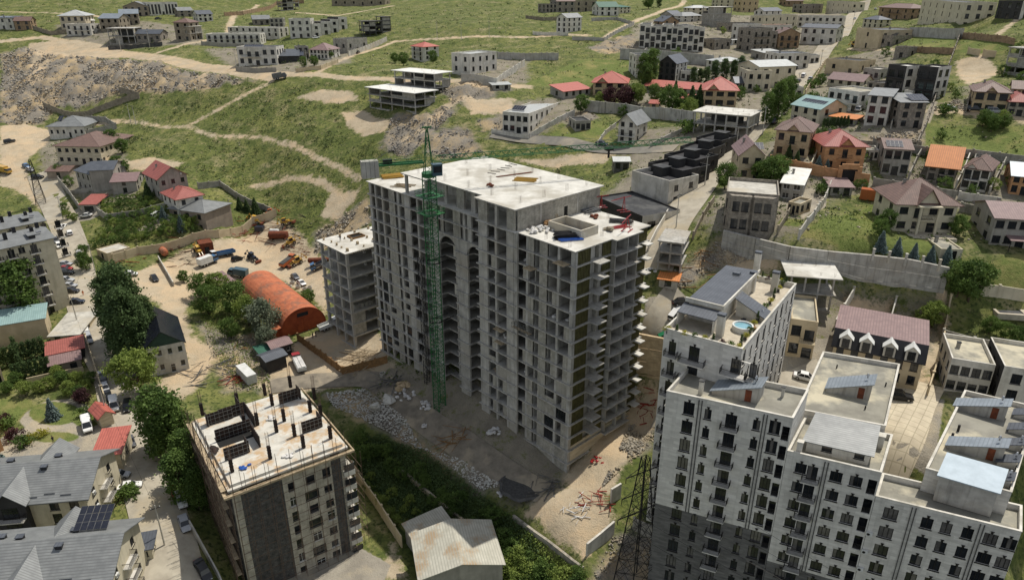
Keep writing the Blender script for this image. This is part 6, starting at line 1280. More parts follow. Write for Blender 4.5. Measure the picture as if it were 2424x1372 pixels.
for lb_, a_, c_, e_, d_, n_, rf_, wl_, rm_ in (
 ('cream cottage with grey hip roof above the dish house',(1560,108),(1590,110),92,8,1,'hip','plaster_cream','roof_grey'),
 ('dark low house right of the townhouse terrace',(1690,118),(1728,116),96,9,1,'flat','stone_rough','roof_dark'),
 ('white house with slate roof above terracotta house',(1806,46),(1848,45),26,9,2,'gable','plaster_white','roof_slate'),
 ('grey stone house below the flat house at street top',(1900,32),(1946,31),12,10,2,'flat','stone_rough','roof_dark'),
 ('cream block with dark terraces at skyline right of street',(1700,18),(1744,18),0,10,2,'flat','plaster_cream','roof_dark'),
 ('brown gable house on the skyline left of street',(1860,16),(1900,15),2,9,1,'gable','stone_brown','roof_brown'),
 ('small white flat house behind long red shed',(1610,190),(1648,192),170,9,1,'flat','plaster_white','roof_dark'),
 ('grey gable cottage beside the small poplars',(1740,215),(1764,214),196,8,1,'gable','plaster_grey','roof_slate'),
 ('white low garage block beside the hill street',(1905,152),(1938,150),134,7,1,'flat','plaster_white','roof_dark'),
 ('grey unfinished house above the mauve cottage',(2040,190),(2078,190),166,9,1,'flat','blockwork','concrete_pale'),
 ('pale house with slate hip roof near pyramid villa',(2040,66),(2076,67),46,10,2,'hip','plaster_cream','roof_slate'),
 ('small tan house behind the tan stone villa',(2392,232),(2424,234),208,8,1,'gable','stone_tan','roof_brown'),
 ('white outbuilding behind orange villa',(2046,378),(2076,381),360,7,1,'flat','plaster_white','roof_felt'),
 ('grey outbuilding behind the white brown-roofed house',(2300,398),(2336,402),382,6,1,'flat','blockwork','roof_dark'),
 ('beige garage between stone house and white-roofed house',(1862,505),(1890,511),488,6,1,'flat','plaster_beige','roof_felt'),
 ('low grey house left of the caravan hut',(1362,312),(1398,306),292,9,1,'flat','plaster_grey','roof_dark'),
 ('stone barn on the slope left of twin cube row',(600,60),(640,58),46,9,1,'gable','stone_rough','roof_grey'),
 ('white house with dark roof near long white building',(470,52),(505,50),34,9,2,'gable','plaster_white','roof_slate'),
 ('grey shell house above rear white terrace',(640,66),(672,65),46,8,2,'flat','blockwork','concrete_pale')): H(lb_, a_, c_, e_, d_, n_, rf_, wl_, rm_, 3, 2, chim=0)
# --- lower right, behind the blocks
frame_house('concrete deck on timber props above lower floor', (1862,722),(1962,742),642,12,2,3,2,'concrete_white','concrete',seed=61,walls=0,over=1.2)
H('slim beige house with flat roof behind the terrace block', (1858,842),(1921,850),760,13,2,'flat','plaster_beige','roof_felt',2,2,win=(1.8,2.2),chim=0,balc=((1,.4,1.0,1.4),))
T = H('mansard house with four white dormers and black slate front', (1962,872),(2168,925),812,13,2,'flat','plaster_beige','roof_mauve',6,2,win=(1.3,1.8),chim=0,par=.1,balc=((1,.28,.4,1.2),(1,.55,.67,1.2)))
w_, h_ = T['w'], T['h']; part('mansard', MB('roof_black', 'roof_mauve', 'plaster_beige').slab([(-.4, -.5, h_), (w_ + .4, -.5, h_), (w_ + .4, 1.6, h_ + 3.0), (-.4, 1.6, h_ + 3.0)], .2, 0).slab([(-.4, 1.6, h_ + 3.0), (w_ + .4, 1.6, h_ + 3.0), (w_ + .4, 12.3, h_ + 3.6), (-.4, 12.3, h_ + 3.6)], .2, 1).box(0, w_, 1.8, 12, h_, h_ + 2.8, 2), T)
for u in (.13, .36, .62, .86):
    dm = part('dormer', MB('plaster_white', 'metal_white').box(w_ * u - 1, w_ * u + 1, -.5, 1.6, h_ + .1, h_ + 2.2).poly([(w_ * u - 1, -.5, h_ + 2.2), (w_ * u + 1, -.5, h_ + 2.2), (w_ * u, -.5, h_ + 3.1)]).slab([(w_ * u - 1.3, -.8, h_ + 2.0), (w_ * u, -.8, h_ + 3.2), (w_ * u, 1.9, h_ + 3.2), (w_ * u - 1.3, 1.9, h_ + 2.0)], .1, 1).slab([(w_ * u + 1.3, 1.9, h_ + 2.0), (w_ * u, 1.9, h_ + 3.2), (w_ * u, -.8, h_ + 3.2), (w_ * u + 1.3, -.8, h_ + 2.0)], .1, 1), T)
    link('window', window_mesh(1.3, 1.8, 'flush'), dm, (w_ * u, -.72, h_ + .2))
T = thing('garden_pool', 'empty walled pool with brown water behind the mansard house', 'pool', G(2140, 760), R(-14)); part('rim', MB('concrete_pale').box(-3.4, 3.4, -3, -2.6, -.6, .5).box(-3.4, 3.4, 2.6, 3, -.6, .5).box(-3.4, -3, -2.6, 2.6, -.6, .5).box(3, 3.4, -2.6, 2.6, -.6, .5), T); part('floor', MB('wood').box(-3, 3, -2.6, 2.6, -.6, .15), T)
T = thing('garden_pool', 'dark water pool set in pale paving below big lawn', 'pool', G(2385, 735), R(-10)); part('rim', MB('paving').box(-3, 3, -2.6, -2, -1, .3).box(-3, 3, 2, 2.6, -1, .3).box(-3, -2.4, -2, 2, -1, .3).box(2.4, 6, -2.6, 2.6, -1, .28), T); part('water', MB('roof_dark').box(-2.4, 2.4, -2, 2, -1, .1), T)
H('white house with grey flat roof beside mansard house', (2232,925),(2336,948),888,11,2,'flat','plaster_white','roof_felt',4,3,win=(1.4,1.8),chim=1,par=.8,rzo=R(-22),height=6.2)
H('white and black house with slanted skylights at right edge', (2352,948),(2460,972),900,12,2,'flat','plaster_white','roof_felt',3,3,win=(1.6,2.0),chim=0,par=.8,side_wall='plaster_dark',rzo=R(-22),height=6.4)
# --- left
H('white villa with complex grey hip roof and roof heater', (120,330),(203,322),303,16,1,'hip','plaster_white','roof_grey',6,3,win=(1.0,1.6),rise=3.6,over=.8,solar=(.2,.2,2,2,.5,2.2))
H('long brown hip-roofed hotel building with stone front', (142,394),(243,384),351,24,2,'hip','stone_cream','roof_brown',6,8,win=(1.5,1.5),rise=3.6,over=.8,chim=0)
H('brown canopy roof in front of the hotel building', (115,425),(165,418),408,9,1,'gable','plaster_brownish','roof_brown',1,1,rise=1.2,chim=0,name='canopy',cat='canopy')
H('left half of grey gabled twin house', (188,446),(222,456),402,14,2,'gable','plaster_grey','roof_slate',3,2,rise=2.0,win=(1.1,1.8))
H('right half of grey gabled twin house', (223,457),(276,444),408,13,2,'gable','plaster_grey','roof_slate',0,1,rise=2.0,door=False)
H('beige house with brown roof beside the twin house', (270,463),(326,452),434,13,2,'gable','plaster_grey','roof_mauve',1,3,rise=1.8,win=(1.4,1.7))
H('grey house with bright red gable roof and dish', (384,476),(450,460),424,14,2,'gable','plaster_grey','roof_red',3,3,ridge='y',rise=3.6,over=.7,win=(1.3,1.6),dish=True)
H('white house with reddish hip roof among orchards', (425,512),(487,503),470,13,2,'hip','plaster_white','roof_red',2,3,rise=2.6,over=.7,win=(1.4,1.7))
H('beige windowless house with grey hip roof beside scrap yard wall', (492,550),(553,532),500,16,2,'hip','plaster_brownish','roof_grey',0,3,rise=2.4,over=.6,door=False,chim=0)
H('small garage with red roof at the orchard gate', (195,506),(231,500),486,9,1,'mono','plaster_grey','roof_red',1,1,win=(3.4,2.2),rise=1.2,chim=0,name='garage',cat='garage')
H('flat beige garage with pale roof at the street corner', (258,622),(312,606),601,7,1,'flat','plaster_beige','concrete_pale',1,1,chim=0,par=.2,name='garage',cat='garage')
H('green gabled house with black solar roof beside poplars', (352,894),(449,872),828,17,2,'gable','plaster_white','solar_cell',4,2,win=(1.1,1.6),style='white',ridge='y',rise=4.0,over=.4,chim=0,gwall='siding_green',side_wall='siding_green')
H('beige flat-topped building between street and cream apartments', (122,812),(192,810),793,13,1,'mono','plaster_beige','concrete_pale',2,1,rise=.6,chim=0,door=False)
H('long low building with teal metal roof', (-40,832),(118,800),780,7,1,'mono','plaster_beige','roof_teal',0,0,rise=1.4,chim=0,door=False)
H('carport with rusty red roof over a parked van', (118,862),(203,846),838,6,1,'mono','plaster_dark','roof_red',2,1,rise=.8,chim=0,win=(3.6,2.0),name='carport',cat='carport')
H('lower mauve-roofed shed beside the carport', (124,888),(196,874),863,5,1,'mono','plaster_brownish','roof_mauve',2,1,rise=.5,chim=0,name='shed',cat='shed')
H('orange-trimmed house at the left edge of garden', (-40,925),(12,905),850,14,2,'hip','plaster_beige','roof_red',2,1,rise=2,chim=0)
H('orange plastered wing beside the garden path', (-36,1085),(10,1065),985,10,2,'hip','tuff_orange','roof_red',1,1,rise=2,chim=0)
# two big grey-roofed houses at the lower left
def grey_villa(label, brx, bry, z_e=10.0):
    p = Vector(atz(brx, bry, z_e)); d = 13.5; rz = R(8); w = 22.0; ux = Vector((math.cos(rz), math.sin(rz))); uy = Vector((-ux.y, ux.x)); o = p - uy * d - ux * w
    T = thing('grey_roofed_house', label, 'house', (o.x, o.y, .8), rz, 'two big grey-roofed houses'); h = z_e - .8; b = MB('plaster_cream', 'plaster_dark')
    ops = [(w * u - .8, w * u + .8, k * 3 + .4, k * 3 + 2.6) for u in (.15, .4, .52, .75, .9) for k in range(3)]
    wall_open(b, (0, 0), (w, 0), -4, h, ops, 0); so_ = [(3 - .7, 3.7, k * 3 + .7, k * 3 + 2.4) for k in range(3)] + [(9.3, 10.7, k * 3 + .7, k * 3 + 2.4) for k in range(3)]
    wall_open(b, (w, 0), (w, d), -4, h, so_, 0); wall_open(b, (w, d), (0, d), -4, h, [], 0); wall_open(b, (0, d), (0, 0), -4, h, [], 0); part('wall', b, T)
    for (u0, u1, z0, z1) in ops: link('window', window_mesh(1.6, 2.2, 'dark'), T, ((u0 + u1) / 2, 0, z0)); 
    for (u0, u1, z0, z1) in so_: link('window', window_mesh(1.4, 1.7, 'dark'), T, (w, (u0 + u1) / 2, z0), math.pi / 2)
    part('roof', gable_roof(w, d, h, 3.2, .9, 'roof_grey', 'x', .2, 'plaster_cream'), T)
    for (u, y0, sgn) in ((.45, -1.2, 1), (.55, d + 1.2, -1)):
        xm = w * u; bb = MB('plaster_dark', 'roof_grey'); y1 = d / 2 * .95 if sgn > 0 else d / 2 * 1.05
        bb.box(xm - 2.6, xm + 2.6, min(y0, y0 + sgn * 1.25), max(y0, y0 + sgn * 1.25), 0, h) if sgn > 0 else None
        for s in (-1, 1):
            q_ = [(xm + s * 3.1, y0 - sgn * .5, h - .1), (xm, y0 - sgn * .5, h + 2.6), (xm, y1, h + 2.9), (xm + s * 3.1, y0 + sgn * 2.4, h + .2)]; bb.slab(q_ if s * sgn < 0 else q_[::-1], .16, 1)
        bb.poly([(xm - 2.6, y0, h), (xm + 2.6, y0, h), (xm, y0, h + 2.3)] if sgn > 0 else [(xm + 2.6, y0, h), (xm - 2.6, y0, h), (xm, y0, h + 2.3)], 0); gb = part('cross_gable', bb, T)
        if sgn > 0:
            for k in range(3): link('balcony', balcony_mesh(4.6, 1.3), gb, (xm, y0, k * 3.0 + .3)); link('window', window_mesh(2.6, 2.2, 'dark'), gb, (xm, y0 - .17, k * 3.0 + .35))
    for (u, v) in ((.1, .25), (.3, .62), (.62, .4), (.64, .72), (.15, .7)): part('vent_box', cached('vb', lambda: MB('roof_black', 'roof_slate').box(-.5, .5, -.4, .4, -.4, .5).box(-.6, .6, -.5, .5, .5, .6, 1).mesh('vent_box')), T, (w * u, d * v, h + 3.2 * (1 - abs(v - .5) * 2)))
    for i in range(7): part('snow_guard', cached('sg', lambda: MB('roof_slate').box(-.9, .9, -.03, .03, 0, .16).mesh('snow_guard')), T, (2 + i * 2.8, .2 + .4 * (i % 2), h + .15 + .2 * (i % 2)))
    for k in range(3): link('balcony', balcony_mesh(3.4, 1.2), T, (w, d * .5, k * 3.0 + .3), math.pi / 2); part('air_conditioner', CACHE['ac'], T, (w, d * .2, k * 3 + 1.2), math.pi / 2)
    return T, h
T, h = grey_villa('upper of two big houses with ribbed grey metal roof', 268, 1063)
T, h = grey_villa('lower big house with ribbed grey roof and rooftop solar panels', 325, 1228)
solar_array(T, 14.2, 8.8, h + 2.6, 5, 3, 1.0, 1.5, .3)
# sheds in the foreground garden and gate roofs
H('grey corrugated shed in the foreground garden', (998,1335),(1083,1284),1302,6.5,1,'mono','plaster_grey','roof_corrugated',0,0,rise=1.2,chim=0,name='shed',cat='shed',door=False)
H('pale corrugated gable shed at the bottom of garden', (1000,1445),(1190,1398),1372,11,1,'gable','plaster_grey','roof_corrugated',0,0,ridge='y',rise=1.8,chim=0,name='shed',cat='shed',door=False)
H('red gate roof over the garden entrance', (243,1015),(272,1003),985,5,1,'gable','stone_cream','roof_coral',0,0,ridge='y',rise=1.0,chim=0,name='gatehouse',cat='gatehouse',door=False,over=.6)
H('red-roofed gatehouse in front of upper grey villa', (232,1118),(293,1110),1078,8,1,'mono','stone_cream','roof_coral',0,1,rise=1.0,chim=0,name='gatehouse',cat='gatehouse',door=False)
H('guard booth with grey roof beside the street', (324,1330),(364,1322),1302,3.5,1,'mono','plaster_cream','roof_slate',1,1,rise=.4,chim=0,win=(1.4,1.1),name='guard_booth',cat='booth',door=False)
# yard sheds
H('dark hut with brown sheet roof beside the red truck', (648,850),(692,838),822,4.5,1,'gable','plaster_dark','roof_mauve',3,1,rise=.7,style='white',win=(.9,1.0),chim=0,name='hut',cat='hut')
H('black hut with grey roof in front of brown-roofed hut', (635,884),(680,868),853,4.5,1,'gable','plaster_dark','roof_slate',0,0,rise=.6,chim=0,name='hut',cat='hut',door=False)
H('green-roofed lean-to beside the dark huts', (618,853),(642,846),836,3.5,1,'mono','plaster_grey','roof_green',0,0,rise=.4,chim=0,name='lean_to',cat='shed',door=False)
H('brown-roofed shed behind the orange hangar', (520,690),(556,682),672,8,1,'mono','plaster_brownish','roof_mauve',1,1,rise=.8,chim=0,name='shed',cat='shed')
H('dark red site cabin in the scrap yard', (476,602),(508,598),578,5,1,'flat','rust','rust',1,1,chim=0,par=.1,name='site_cabin',cat='cabin')
# ---------------------------------------------------------------- walls
YW = yard_wall
YW('long tan wall between orchard and scrap yard', [(270,622),(330,604),(430,584),(520,563),(600,532),(655,512)], 3.0, 'plaster_beige')
YW('grey wall along the street below the twin house', [(140,432),(165,462),(192,500)], 2.4, 'plaster_grey')
YW('low grey wall before the grey twin house', [(167,462),(228,452)], 1.8, 'plaster_grey')
YW('grey wall crossing the orchard behind the garage', [(233,507),(256,522),(330,512),(392,495)], 2.4, 'blockwork')
YW('grey wall round the upper orchard houses', [(470,447),(522,442),(562,470),(626,498),(655,512)], 2.4, 'blockwork')
YW('stone wall enclosing a green plot below the rubble slope', [(105,254),(205,277),(330,232),(283,218)], 2.6, 'blockwork_tan')
YW('stone wall of the plot below pale villa', [(80,71),(122,84),(160,80)], 2.4, 'blockwork_tan')
YW('dark wall round an empty plot on the skyline', [(532,39),(576,36),(655,12),(720,8)], 2.6, 'stone_brown')
YW('grey wall round the white villa with hip roof', [(206,322),(276,305),(252,290),(205,288)], 2.6, 'blockwork')
YW('ribbed pale fence beside the upper dirt track', [(826,134),(872,118),(916,98)], 2.6, 'concrete_pale', seg=3)
YW('tall concrete retaining wall below townhouse terrace', [(1467,140),(1560,145),(1688,157)], 5.0, 'concrete', .5, seg=8, post=False)
YW('tall grey wall below the gardens of tan villas', [(1385,263),(1480,272),(1560,281),(1640,293)], 4.2, 'concrete', .4, seg=7)
YW('concrete wall in front of white cubic house', [(1093,192),(1175,202),(1242,156)], 2.8, 'concrete_pale', .35)
YW('long ribbed concrete wall behind white cubic house', [(1178,140),(1240,143),(1322,142)], 3.2, 'concrete', .35, seg=3)
YW('white yard wall along the long row house', [(1254,328),(1300,302),(1360,272)], 2.0, 'plaster_white')
YW('white yard wall before the long row house', [(1165,316),(1190,320),(1252,329)], 1.6, 'plaster_white')
YW('grey garden wall right of the white chalet', [(1540,350),(1590,325),(1640,305)], 1.6, 'concrete_pale')
YW('stone wall dividing the grass field from white-roofed house', [(1890,566),(1925,520),(1952,478),(1965,445)], 2.2, 'concrete_pale')
YW('orange tuff wall in front of the tuff villas', [(1822,392),(1880,404),(1950,420),(1992,427)], 2.8, 'tuff_orange')
YW('orange tuff wall right of the arched gate', [(2022,432),(2056,437)], 2.8, 'tuff_orange')
YW('grey wall behind the row of villas along the green field', [(2065,347),(2130,357),(2190,368),(2300,374),(2424,390)], 2.4, 'blockwork')
YW('long stone wall climbing beside the green field', [(2168,352),(2192,300),(2212,240),(2236,180),(2258,125),(2270,92)], 2.2, 'stone_rough')
YW('stone wall across the upper green plots', [(2142,122),(2200,126),(2258,128)], 2.4, 'stone_brown')
YW('far stone wall above the upper green plots', [(2275,92),(2335,98),(2400,108)], 2.6, 'stone_brown')
YW('pale wall panels closing the right green plot', [(2290,128),(2318,132)], 2.4, 'plaster_beige')
YW('pale wall panels right of the plot entrance', [(2326,133),(2356,136)], 2.4, 'plaster_beige')
YW('high concrete wall below black-windowed house', [(2150,88),(2210,90),(2277,92)], 4.4, 'concrete', .4, seg=7, post=False)
YW('white wall beside the bare brown lot', [(2018,702),(1995,742),(1975,778)], 2.2, 'plaster_white')
YW('pale wall between the bare lot and walled pool', [(2118,722),(2098,792)], 2.0, 'plaster_white')
YW('long pale wall running down beside the mansard house', [(2246,722),(2228,830),(2194,938)], 2.4, 'plaster_beige')
YW('grey wall between the terraced gardens at right', [(2228,806),(2300,826),(2380,838)], 2.6, 'blockwork')
YW('cream wall below the big lawn at right', [(2300,696),(2360,702),(2424,712)], 2.6, 'plaster_cream')
YW('mossy wall along the street beside the garden', [(205,806),(228,880),(252,955),(262,1000)], 2.0, 'plaster_beige')
YW('tan panel wall between scaffolded building and garden', [(836,1118),(890,1200),(952,1296)], 3.0, 'plaster_beige', seg=3.2)
YW('white retaining wall at edge of sandy platform', [(1388,1316),(1420,1290),(1452,1262)], 3.0, 'plaster_white', .4, post=False)
YW('short white wall stub behind the pylon', [(1445,1190),(1468,1176)], 3.4, 'plaster_white', .4, post=False)
YW('rough stone terrace wall through the shaded garden', [(952,1118),(1010,1168),(1080,1225),(1160,1290),(1240,1345)], 1.1, 'rock', .5, post=False, seg=3)
YW('low stone wall beside the sunlit garden edge', [(1215,1226),(1262,1262),(1330,1312),(1380,1350)], .9, 'rock', .5, post=False, seg=3)
YW('street wall beside the scaffolded building', [(452,1250),(480,1300),(520,1372),(545,1430)], 2.0, 'concrete_pale', post=False)
YW('rusty sheet fence round the mid-rise pit', [(706,806),(760,846),(812,886),(860,874),(918,858)], 2.2, 'wood', .15, seg=3)
YW('white street wall beside the hill street', [(1534,596),(1552,560),(1580,512)], 2.0, 'plaster_white', seg=8, post=False)
YW('stone gate wall in front of the unfinished stone house', [(1640,566),(1662,520),(1690,478)], 1.8, 'blockwork_tan')
YW('grey stone wall below the apartment blocks', [(1500,1252),(1580,1288),(1680,1336),(1780,1390)], 2.6, 'blockwork', .35)
YW('low block wall inside the scrap yard', [(376,615),(396,650),(412,678)], 1.6, 'concrete_pale', post=False)
YW('front yard wall of white row house with dark gate', [(478,107),(560,112),(625,114)], 2.0, 'plaster_grey')
YW('pale stone wall beside the rows of dark cypresses', [(66,908),(110,898),(200,880)], 1.6, 'plaster_beige', post=False)
for lb_, pp, hh_, mm in (('grey wall between white slim house and stone solar house', [(2108,305),(2122,262),(2132,240)], 2.0, 'blockwork'),('rubble stone wall below the bare plot', [(2030,345),(2110,350),(2180,348)], 1.6, 'stone_rough'),('pale garden wall left of orange villa', [(1918,400),(1932,372),(1945,345)], 1.8, 'plaster_cream'),('grey wall right of grey and white house', [(2150,425),(2168,385),(2178,368)], 2.0, 'plaster_grey'),('white wall right of orange-roofed house', [(2262,445),(2280,410),(2292,378)], 2.0, 'plaster_white'),('grey wall right of white brown-roofed house', [(2340,462),(2362,420),(2378,388)], 2.0, 'blockwork'),('front garden wall of grey and white house', [(2066,440),(2110,447),(2160,452)], 2.2, 'plaster_grey'),('front wall of orange-roofed house', [(2168,455),(2215,462),(2262,470)], 2.0, 'blockwork'),('low front wall of white brown-roofed house', [(2268,472),(2310,478),(2365,486)], 2.0, 'plaster_white'),('block wall round the pale villa drive', [(2272,500),(2330,512),(2342,560)], 2.2, 'blockwork'),('stone wall enclosing stone house garden', [(1840,555),(1862,520),(1880,490)], 2.0, 'blockwork_tan'),('yard wall round the tan stone villa', [(2285,268),(2300,215),(2380,222)], 2.2, 'stone_rough'),('long wall beside terraces above the poplars', [(1905,228),(1930,190),(1955,150)], 2.2, 'plaster_beige'),('garden wall below the white chalet', [(1415,345),(1432,320),(1458,300)], 1.6, 'concrete_pale'),('plot wall below white townhouse terrace', [(1510,135),(1530,122),(1560,127)], 1.6, 'concrete_pale'),('plot wall around the ridge house field', [(1355,95),(1430,98),(1500,60),(1460,48),(1400,50)], 1.8, 'concrete'),('low wall before white gable house on slope', [(1262,82),(1300,84),(1345,85)], 1.6, 'plaster_white'),('stone enclosure right of the ridge row', [(1245,45),(1290,50),(1320,48)], 2.0, 'blockwork_tan'),('wall behind the reddish hip house', [(800,150),(760,165),(700,172)], 1.8, 'plaster_beige'),('front wall of white modern solar house', [(560,168),(610,172),(655,170)], 2.0, 'plaster_grey'),('plot wall below dark gabled house', [(258,118),(300,116),(385,108)], 2.0, 'concrete_dark')): YW(lb_, pp, hh_, mm)
# tall retaining walls, cast in lifts
def retain(label, pts, mat, lifts):
    pw = [(*atz(x, y, z), z, zat(x, yb, atz(x, y, z)[1])) for x, y, z, yb in pts]; T = thing('retaining_wall', label, 'wall', (pw[0][0], pw[0][1], 0))
    o = Vector(pw[0][:2])
    for i, (a, b_) in enumerate(zip(pw, pw[1:])):
        d = (Vector(b_[:2]) - Vector(a[:2])); L_ = d.length; d /= L_; n = Vector((d.y, -d.x)); k_ = max(1, int(L_ / 6))
        for s in range(k_):
            for j in range(lifts):
                P = []
                for t in (s / k_, (s + 1) / k_ - .004):
                    p = Vector(a[:2]).lerp(Vector(b_[:2]), t) - o; zt_ = a[2] + (b_[2] - a[2]) * t + .9; zb_ = min(a[3] + (b_[3] - a[3]) * t - 1.5, zt_ - 2); off = n * (.25 + .05 * ((j + s) % 2) + .12 * (lifts - 1 - j))
                    za = zb_ + (zt_ - zb_) * j / lifts; zc = zb_ + (zt_ - zb_) * (j + 1) / lifts - .03
                    P.append([(p.x + off.x, p.y + off.y, za), (p.x + off.x, p.y + off.y, zc), (p.x - n.x * .4, p.y - n.y * .4, zc), (p.x - n.x * .4, p.y - n.y * .4, za)])
                A, B_ = P; B = MB(mat); B.poly([A[0], B_[0], B_[1], A[1]]).poly([A[1], B_[1], B_[2], A[2]]).poly([A[3], A[0], A[1], A[2]]).poly([B_[0], B_[3], B_[2], B_[1]]); part('panel', B, T)
    return T
retain('high stained concrete retaining wall below the villa lawn', [(1712,553,40.6,576),(1870,592,39.5,632),(1960,603,39,658),(2060,612,38.5,702),(2150,622,38,715),(2246,642,37,716)], 'concrete', 4)
retain('brown concrete retaining wall between tower and terrace block', [(1504,796,23.2,925),(1540,803,23,928),(1600,815,23,930)], 'stone_tan', 5)
for i, (x, y) in enumerate(((2065,608),(2102,614),(2142,620),(2181,626),(2221,634))):
    T = thing('concrete_post', 'pale concrete post on top of the retaining wall between spruces', 'post', (*atz(x, y + 4, 38.6), 38.2), 0, 'posts along the villa lawn'); part('shaft', MB('concrete_pale').box(-.2, .2, -.2, .2, 0, 2.6), T); part('cap', MB('concrete_pale').box(-.27, .27, -.27, .27, 2.6, 2.75), T)
T = thing('arched_gate', 'arched tuff gateway with dark double gate', 'gate', G(2007, 430), R(-8)); b = MB('tuff_orange', 'roof_orange'); b.box(-3, -1.9, -.3, .3, -1, 4.2).box(1.9, 3, -.3, .3, -1, 4.2).box(-1.9, 1.9, -.3, .3, 3.4, 4.2).box(-2.2, 2.2, -.3, .3, 4.2, 4.8); part('arch', b, T); part('gate_leaf', MB('metal_dark').box(-1.9, -.02, -.06, .06, 0, 3.4), T); part('gate_leaf', MB('metal_dark').box(.02, 1.9, -.06, .06, 0, 3.4), T)

# ---------------------------------------------------------------- trees
def leaf_mesh(name, P, size, mat, seed, droop=None, flat=.0):
    r = np.random.default_rng(seed); n = len(P); a = r.normal(size=(n, 3)); a /= np.linalg.norm(a, axis=1)[:, None]; c = r.normal(size=(n, 3))
    if droop is not None: a = droop * .8 + a * .6; a /= np.linalg.norm(a, axis=1)[:, None]
    b = np.cross(a, c); b /= np.maximum(np.linalg.norm(b, axis=1), 1e-6)[:, None]; s = size * r.uniform(.6, 1.35, (n, 1))
    v = np.stack([P - a * s * .6, P + b * s * .42, P + a * s * .6, P - b * s * .42], 1).reshape(-1, 3)
    me = bpy.data.meshes.new(name); me.vertices.add(4 * n); me.vertices.foreach_set('co', v.astype(np.float32).ravel()); me.loops.add(4 * n); me.loops.foreach_set('vertex_index', np.arange(4 * n)); me.polygons.add(n); me.polygons.foreach_set('loop_start', np.arange(0, 4 * n, 4)); me.update(); me.materials.append(MATS[mat]); return me
def clumps(seed, n_cl, per, fr, h0, h1, sig, shell=.55):
    """leaf points gathered in clumps inside a body of revolution fr(t)"""
    r = np.random.default_rng(seed); out_ = []
    for _ in range(n_cl):
        t = r.random() ** .9; a = r.uniform(0, 6.283); q = fr(t) * (shell + (1 - shell) * r.random() ** .5); q *= r.uniform(.78, 1.08) * (1 + .2 * math.sin(3 * a + seed + 5 * t) + .13 * math.sin(5 * a + 2 * seed - 8 * t))
        c = np.array([math.cos(a) * q, math.sin(a) * q, h0 + (h1 - h0) * t]); k = int(per * r.uniform(.6, 1.4)); out_.append(c + r.normal(size=(k, 3)) * sig * r.uniform(.7, 1.3) * np.array([1, 1, .85]))
    return np.concatenate(out_)
def trunk_mesh(h, r, mat='bark', limbs=5, spread_=1.6, seed=0):
    rr = random.Random(seed); b = MB(mat); p = Vector((0, 0, -.4)); k = 5; pr = r
    for i in range(k):
        q = Vector((rr.uniform(-.12, .12) * h * .12, rr.uniform(-.12, .12) * h * .12, h * (i + 1) / k)); b.tube(p, q, pr, 6, r2=r * (1 - .8 * (i + 1) / k), caps=False); pr = r * (1 - .8 * (i + 1) / k)
        if i >= 1:
            for j in range(2): a = rr.uniform(0, 6.28); b.tube(q, q + Vector((math.cos(a) * spread_, math.sin(a) * spread_, h * .14)), pr * .55, 4, r2=.03, caps=False)
        p = q
    return b.mesh('trunk', True)
KINDS = {}
def kind(nm, h, fr, n_cl, per, size, mat, sig, tr, th=None, lo=.12, shell=.55, variants=2):
    KINDS[nm] = []
    for v in range(variants):
        P = clumps(hash(nm) % 1000 + v if False else sum(map(ord, nm)) + 31 * v, n_cl, per, fr, h * lo, h * .98, sig, shell)
        KINDS[nm].append((leaf_mesh('crown', P, size, mat, v), trunk_mesh((th or .8) * h, tr, seed=v, spread_=fr(.4) * .6), h))
pop = lambda R_: (lambda t: R_ * (.55 + 1.1 * t) * (1 - t) ** .42 if t < 1 else 0)
rnd_ = lambda R_: (lambda t: R_ * max(0, 1 - (2 * t - 1) ** 2) ** .5)
kind('poplar', 20, pop(3.6), 120, 70, .46, 'leaf_dark', .6, .4, .9, .06, .5, 3)
kind('poplar_green', 16, pop(3.4), 100, 64, .42, 'leaf', .55, .35, .9, .06, .5, 2)
kind('round', 9, rnd_(3.6), 70, 70, .38, 'leaf', .48, .3, .6, .18, .6, 3)
kind('round_light', 9, rnd_(3.6), 70, 70, .38, 'leaf_light', .48, .3, .6, .18, .6, 2)
kind('round_grey', 8, rnd_(3.2), 70, 60, .4, 'leaf_grey', .55, .25, .6, .12, .6, 1)
kind('purple', 6, rnd_(2.6), 50, 60, .38, 'leaf_purple', .5, .2, .6, .15, .6, 1)
kind('fruit', 4, rnd_(2.1), 26, 46, .28, 'leaf', .32, .14, .5, .12, .5, 3)
kind('fruit_light', 4, rnd_(2.1), 26, 46, .28, 'leaf_light', .32, .14, .5, .12, .5, 2)
kind('bush', 1.7, rnd_(1.3), 16, 36, .26, 'leaf', .28, .06, .5, .05, .4, 2)
kind('bush_yellow', 1.7, rnd_(1.3), 16, 36, .26, 'leaf_yellow', .28, .06, .5, .05, .4, 1)
kind('bush_purple', 2.2, rnd_(1.5), 18, 40, .28, 'leaf_purple', .3, .06, .5, .05, .4, 1)
kind('thuja', 5.5, lambda t: .95 * (1 - t) ** .7 * (.6 + .4 * min(1, t * 6)), 60, 30, .26, 'leaf_dark', .22, .1, .6, .02, .7, 2)
def spruce(v, h=7.5, R_=2.5):
    r = np.random.default_rng(50 + v); P = []; Dp = []
    for i in range(22):
        t = i / 22; z = h * (.05 + .93 * t); rad = R_ * (1 - t) ** .9 * r.uniform(.88, 1.1); nb = max(5, int(13 * (1 - t) + 4))
        for k in range(nb):
            a = 2 * math.pi * (k + r.random() * .6) / nb; L_ = rad * r.uniform(.8, 1.12); m = int(9 + 26 * L_ / R_); s = r.random(m) ** .6; d = np.array([math.cos(a), math.sin(a), -.28])
            P.append(np.array([0, 0, z]) + d[None] * (s * L_)[:, None] + r.normal(size=(m, 3)) * .1); Dp.append(np.repeat(d[None], m, 0))
    return np.concatenate(P), np.concatenate(Dp)
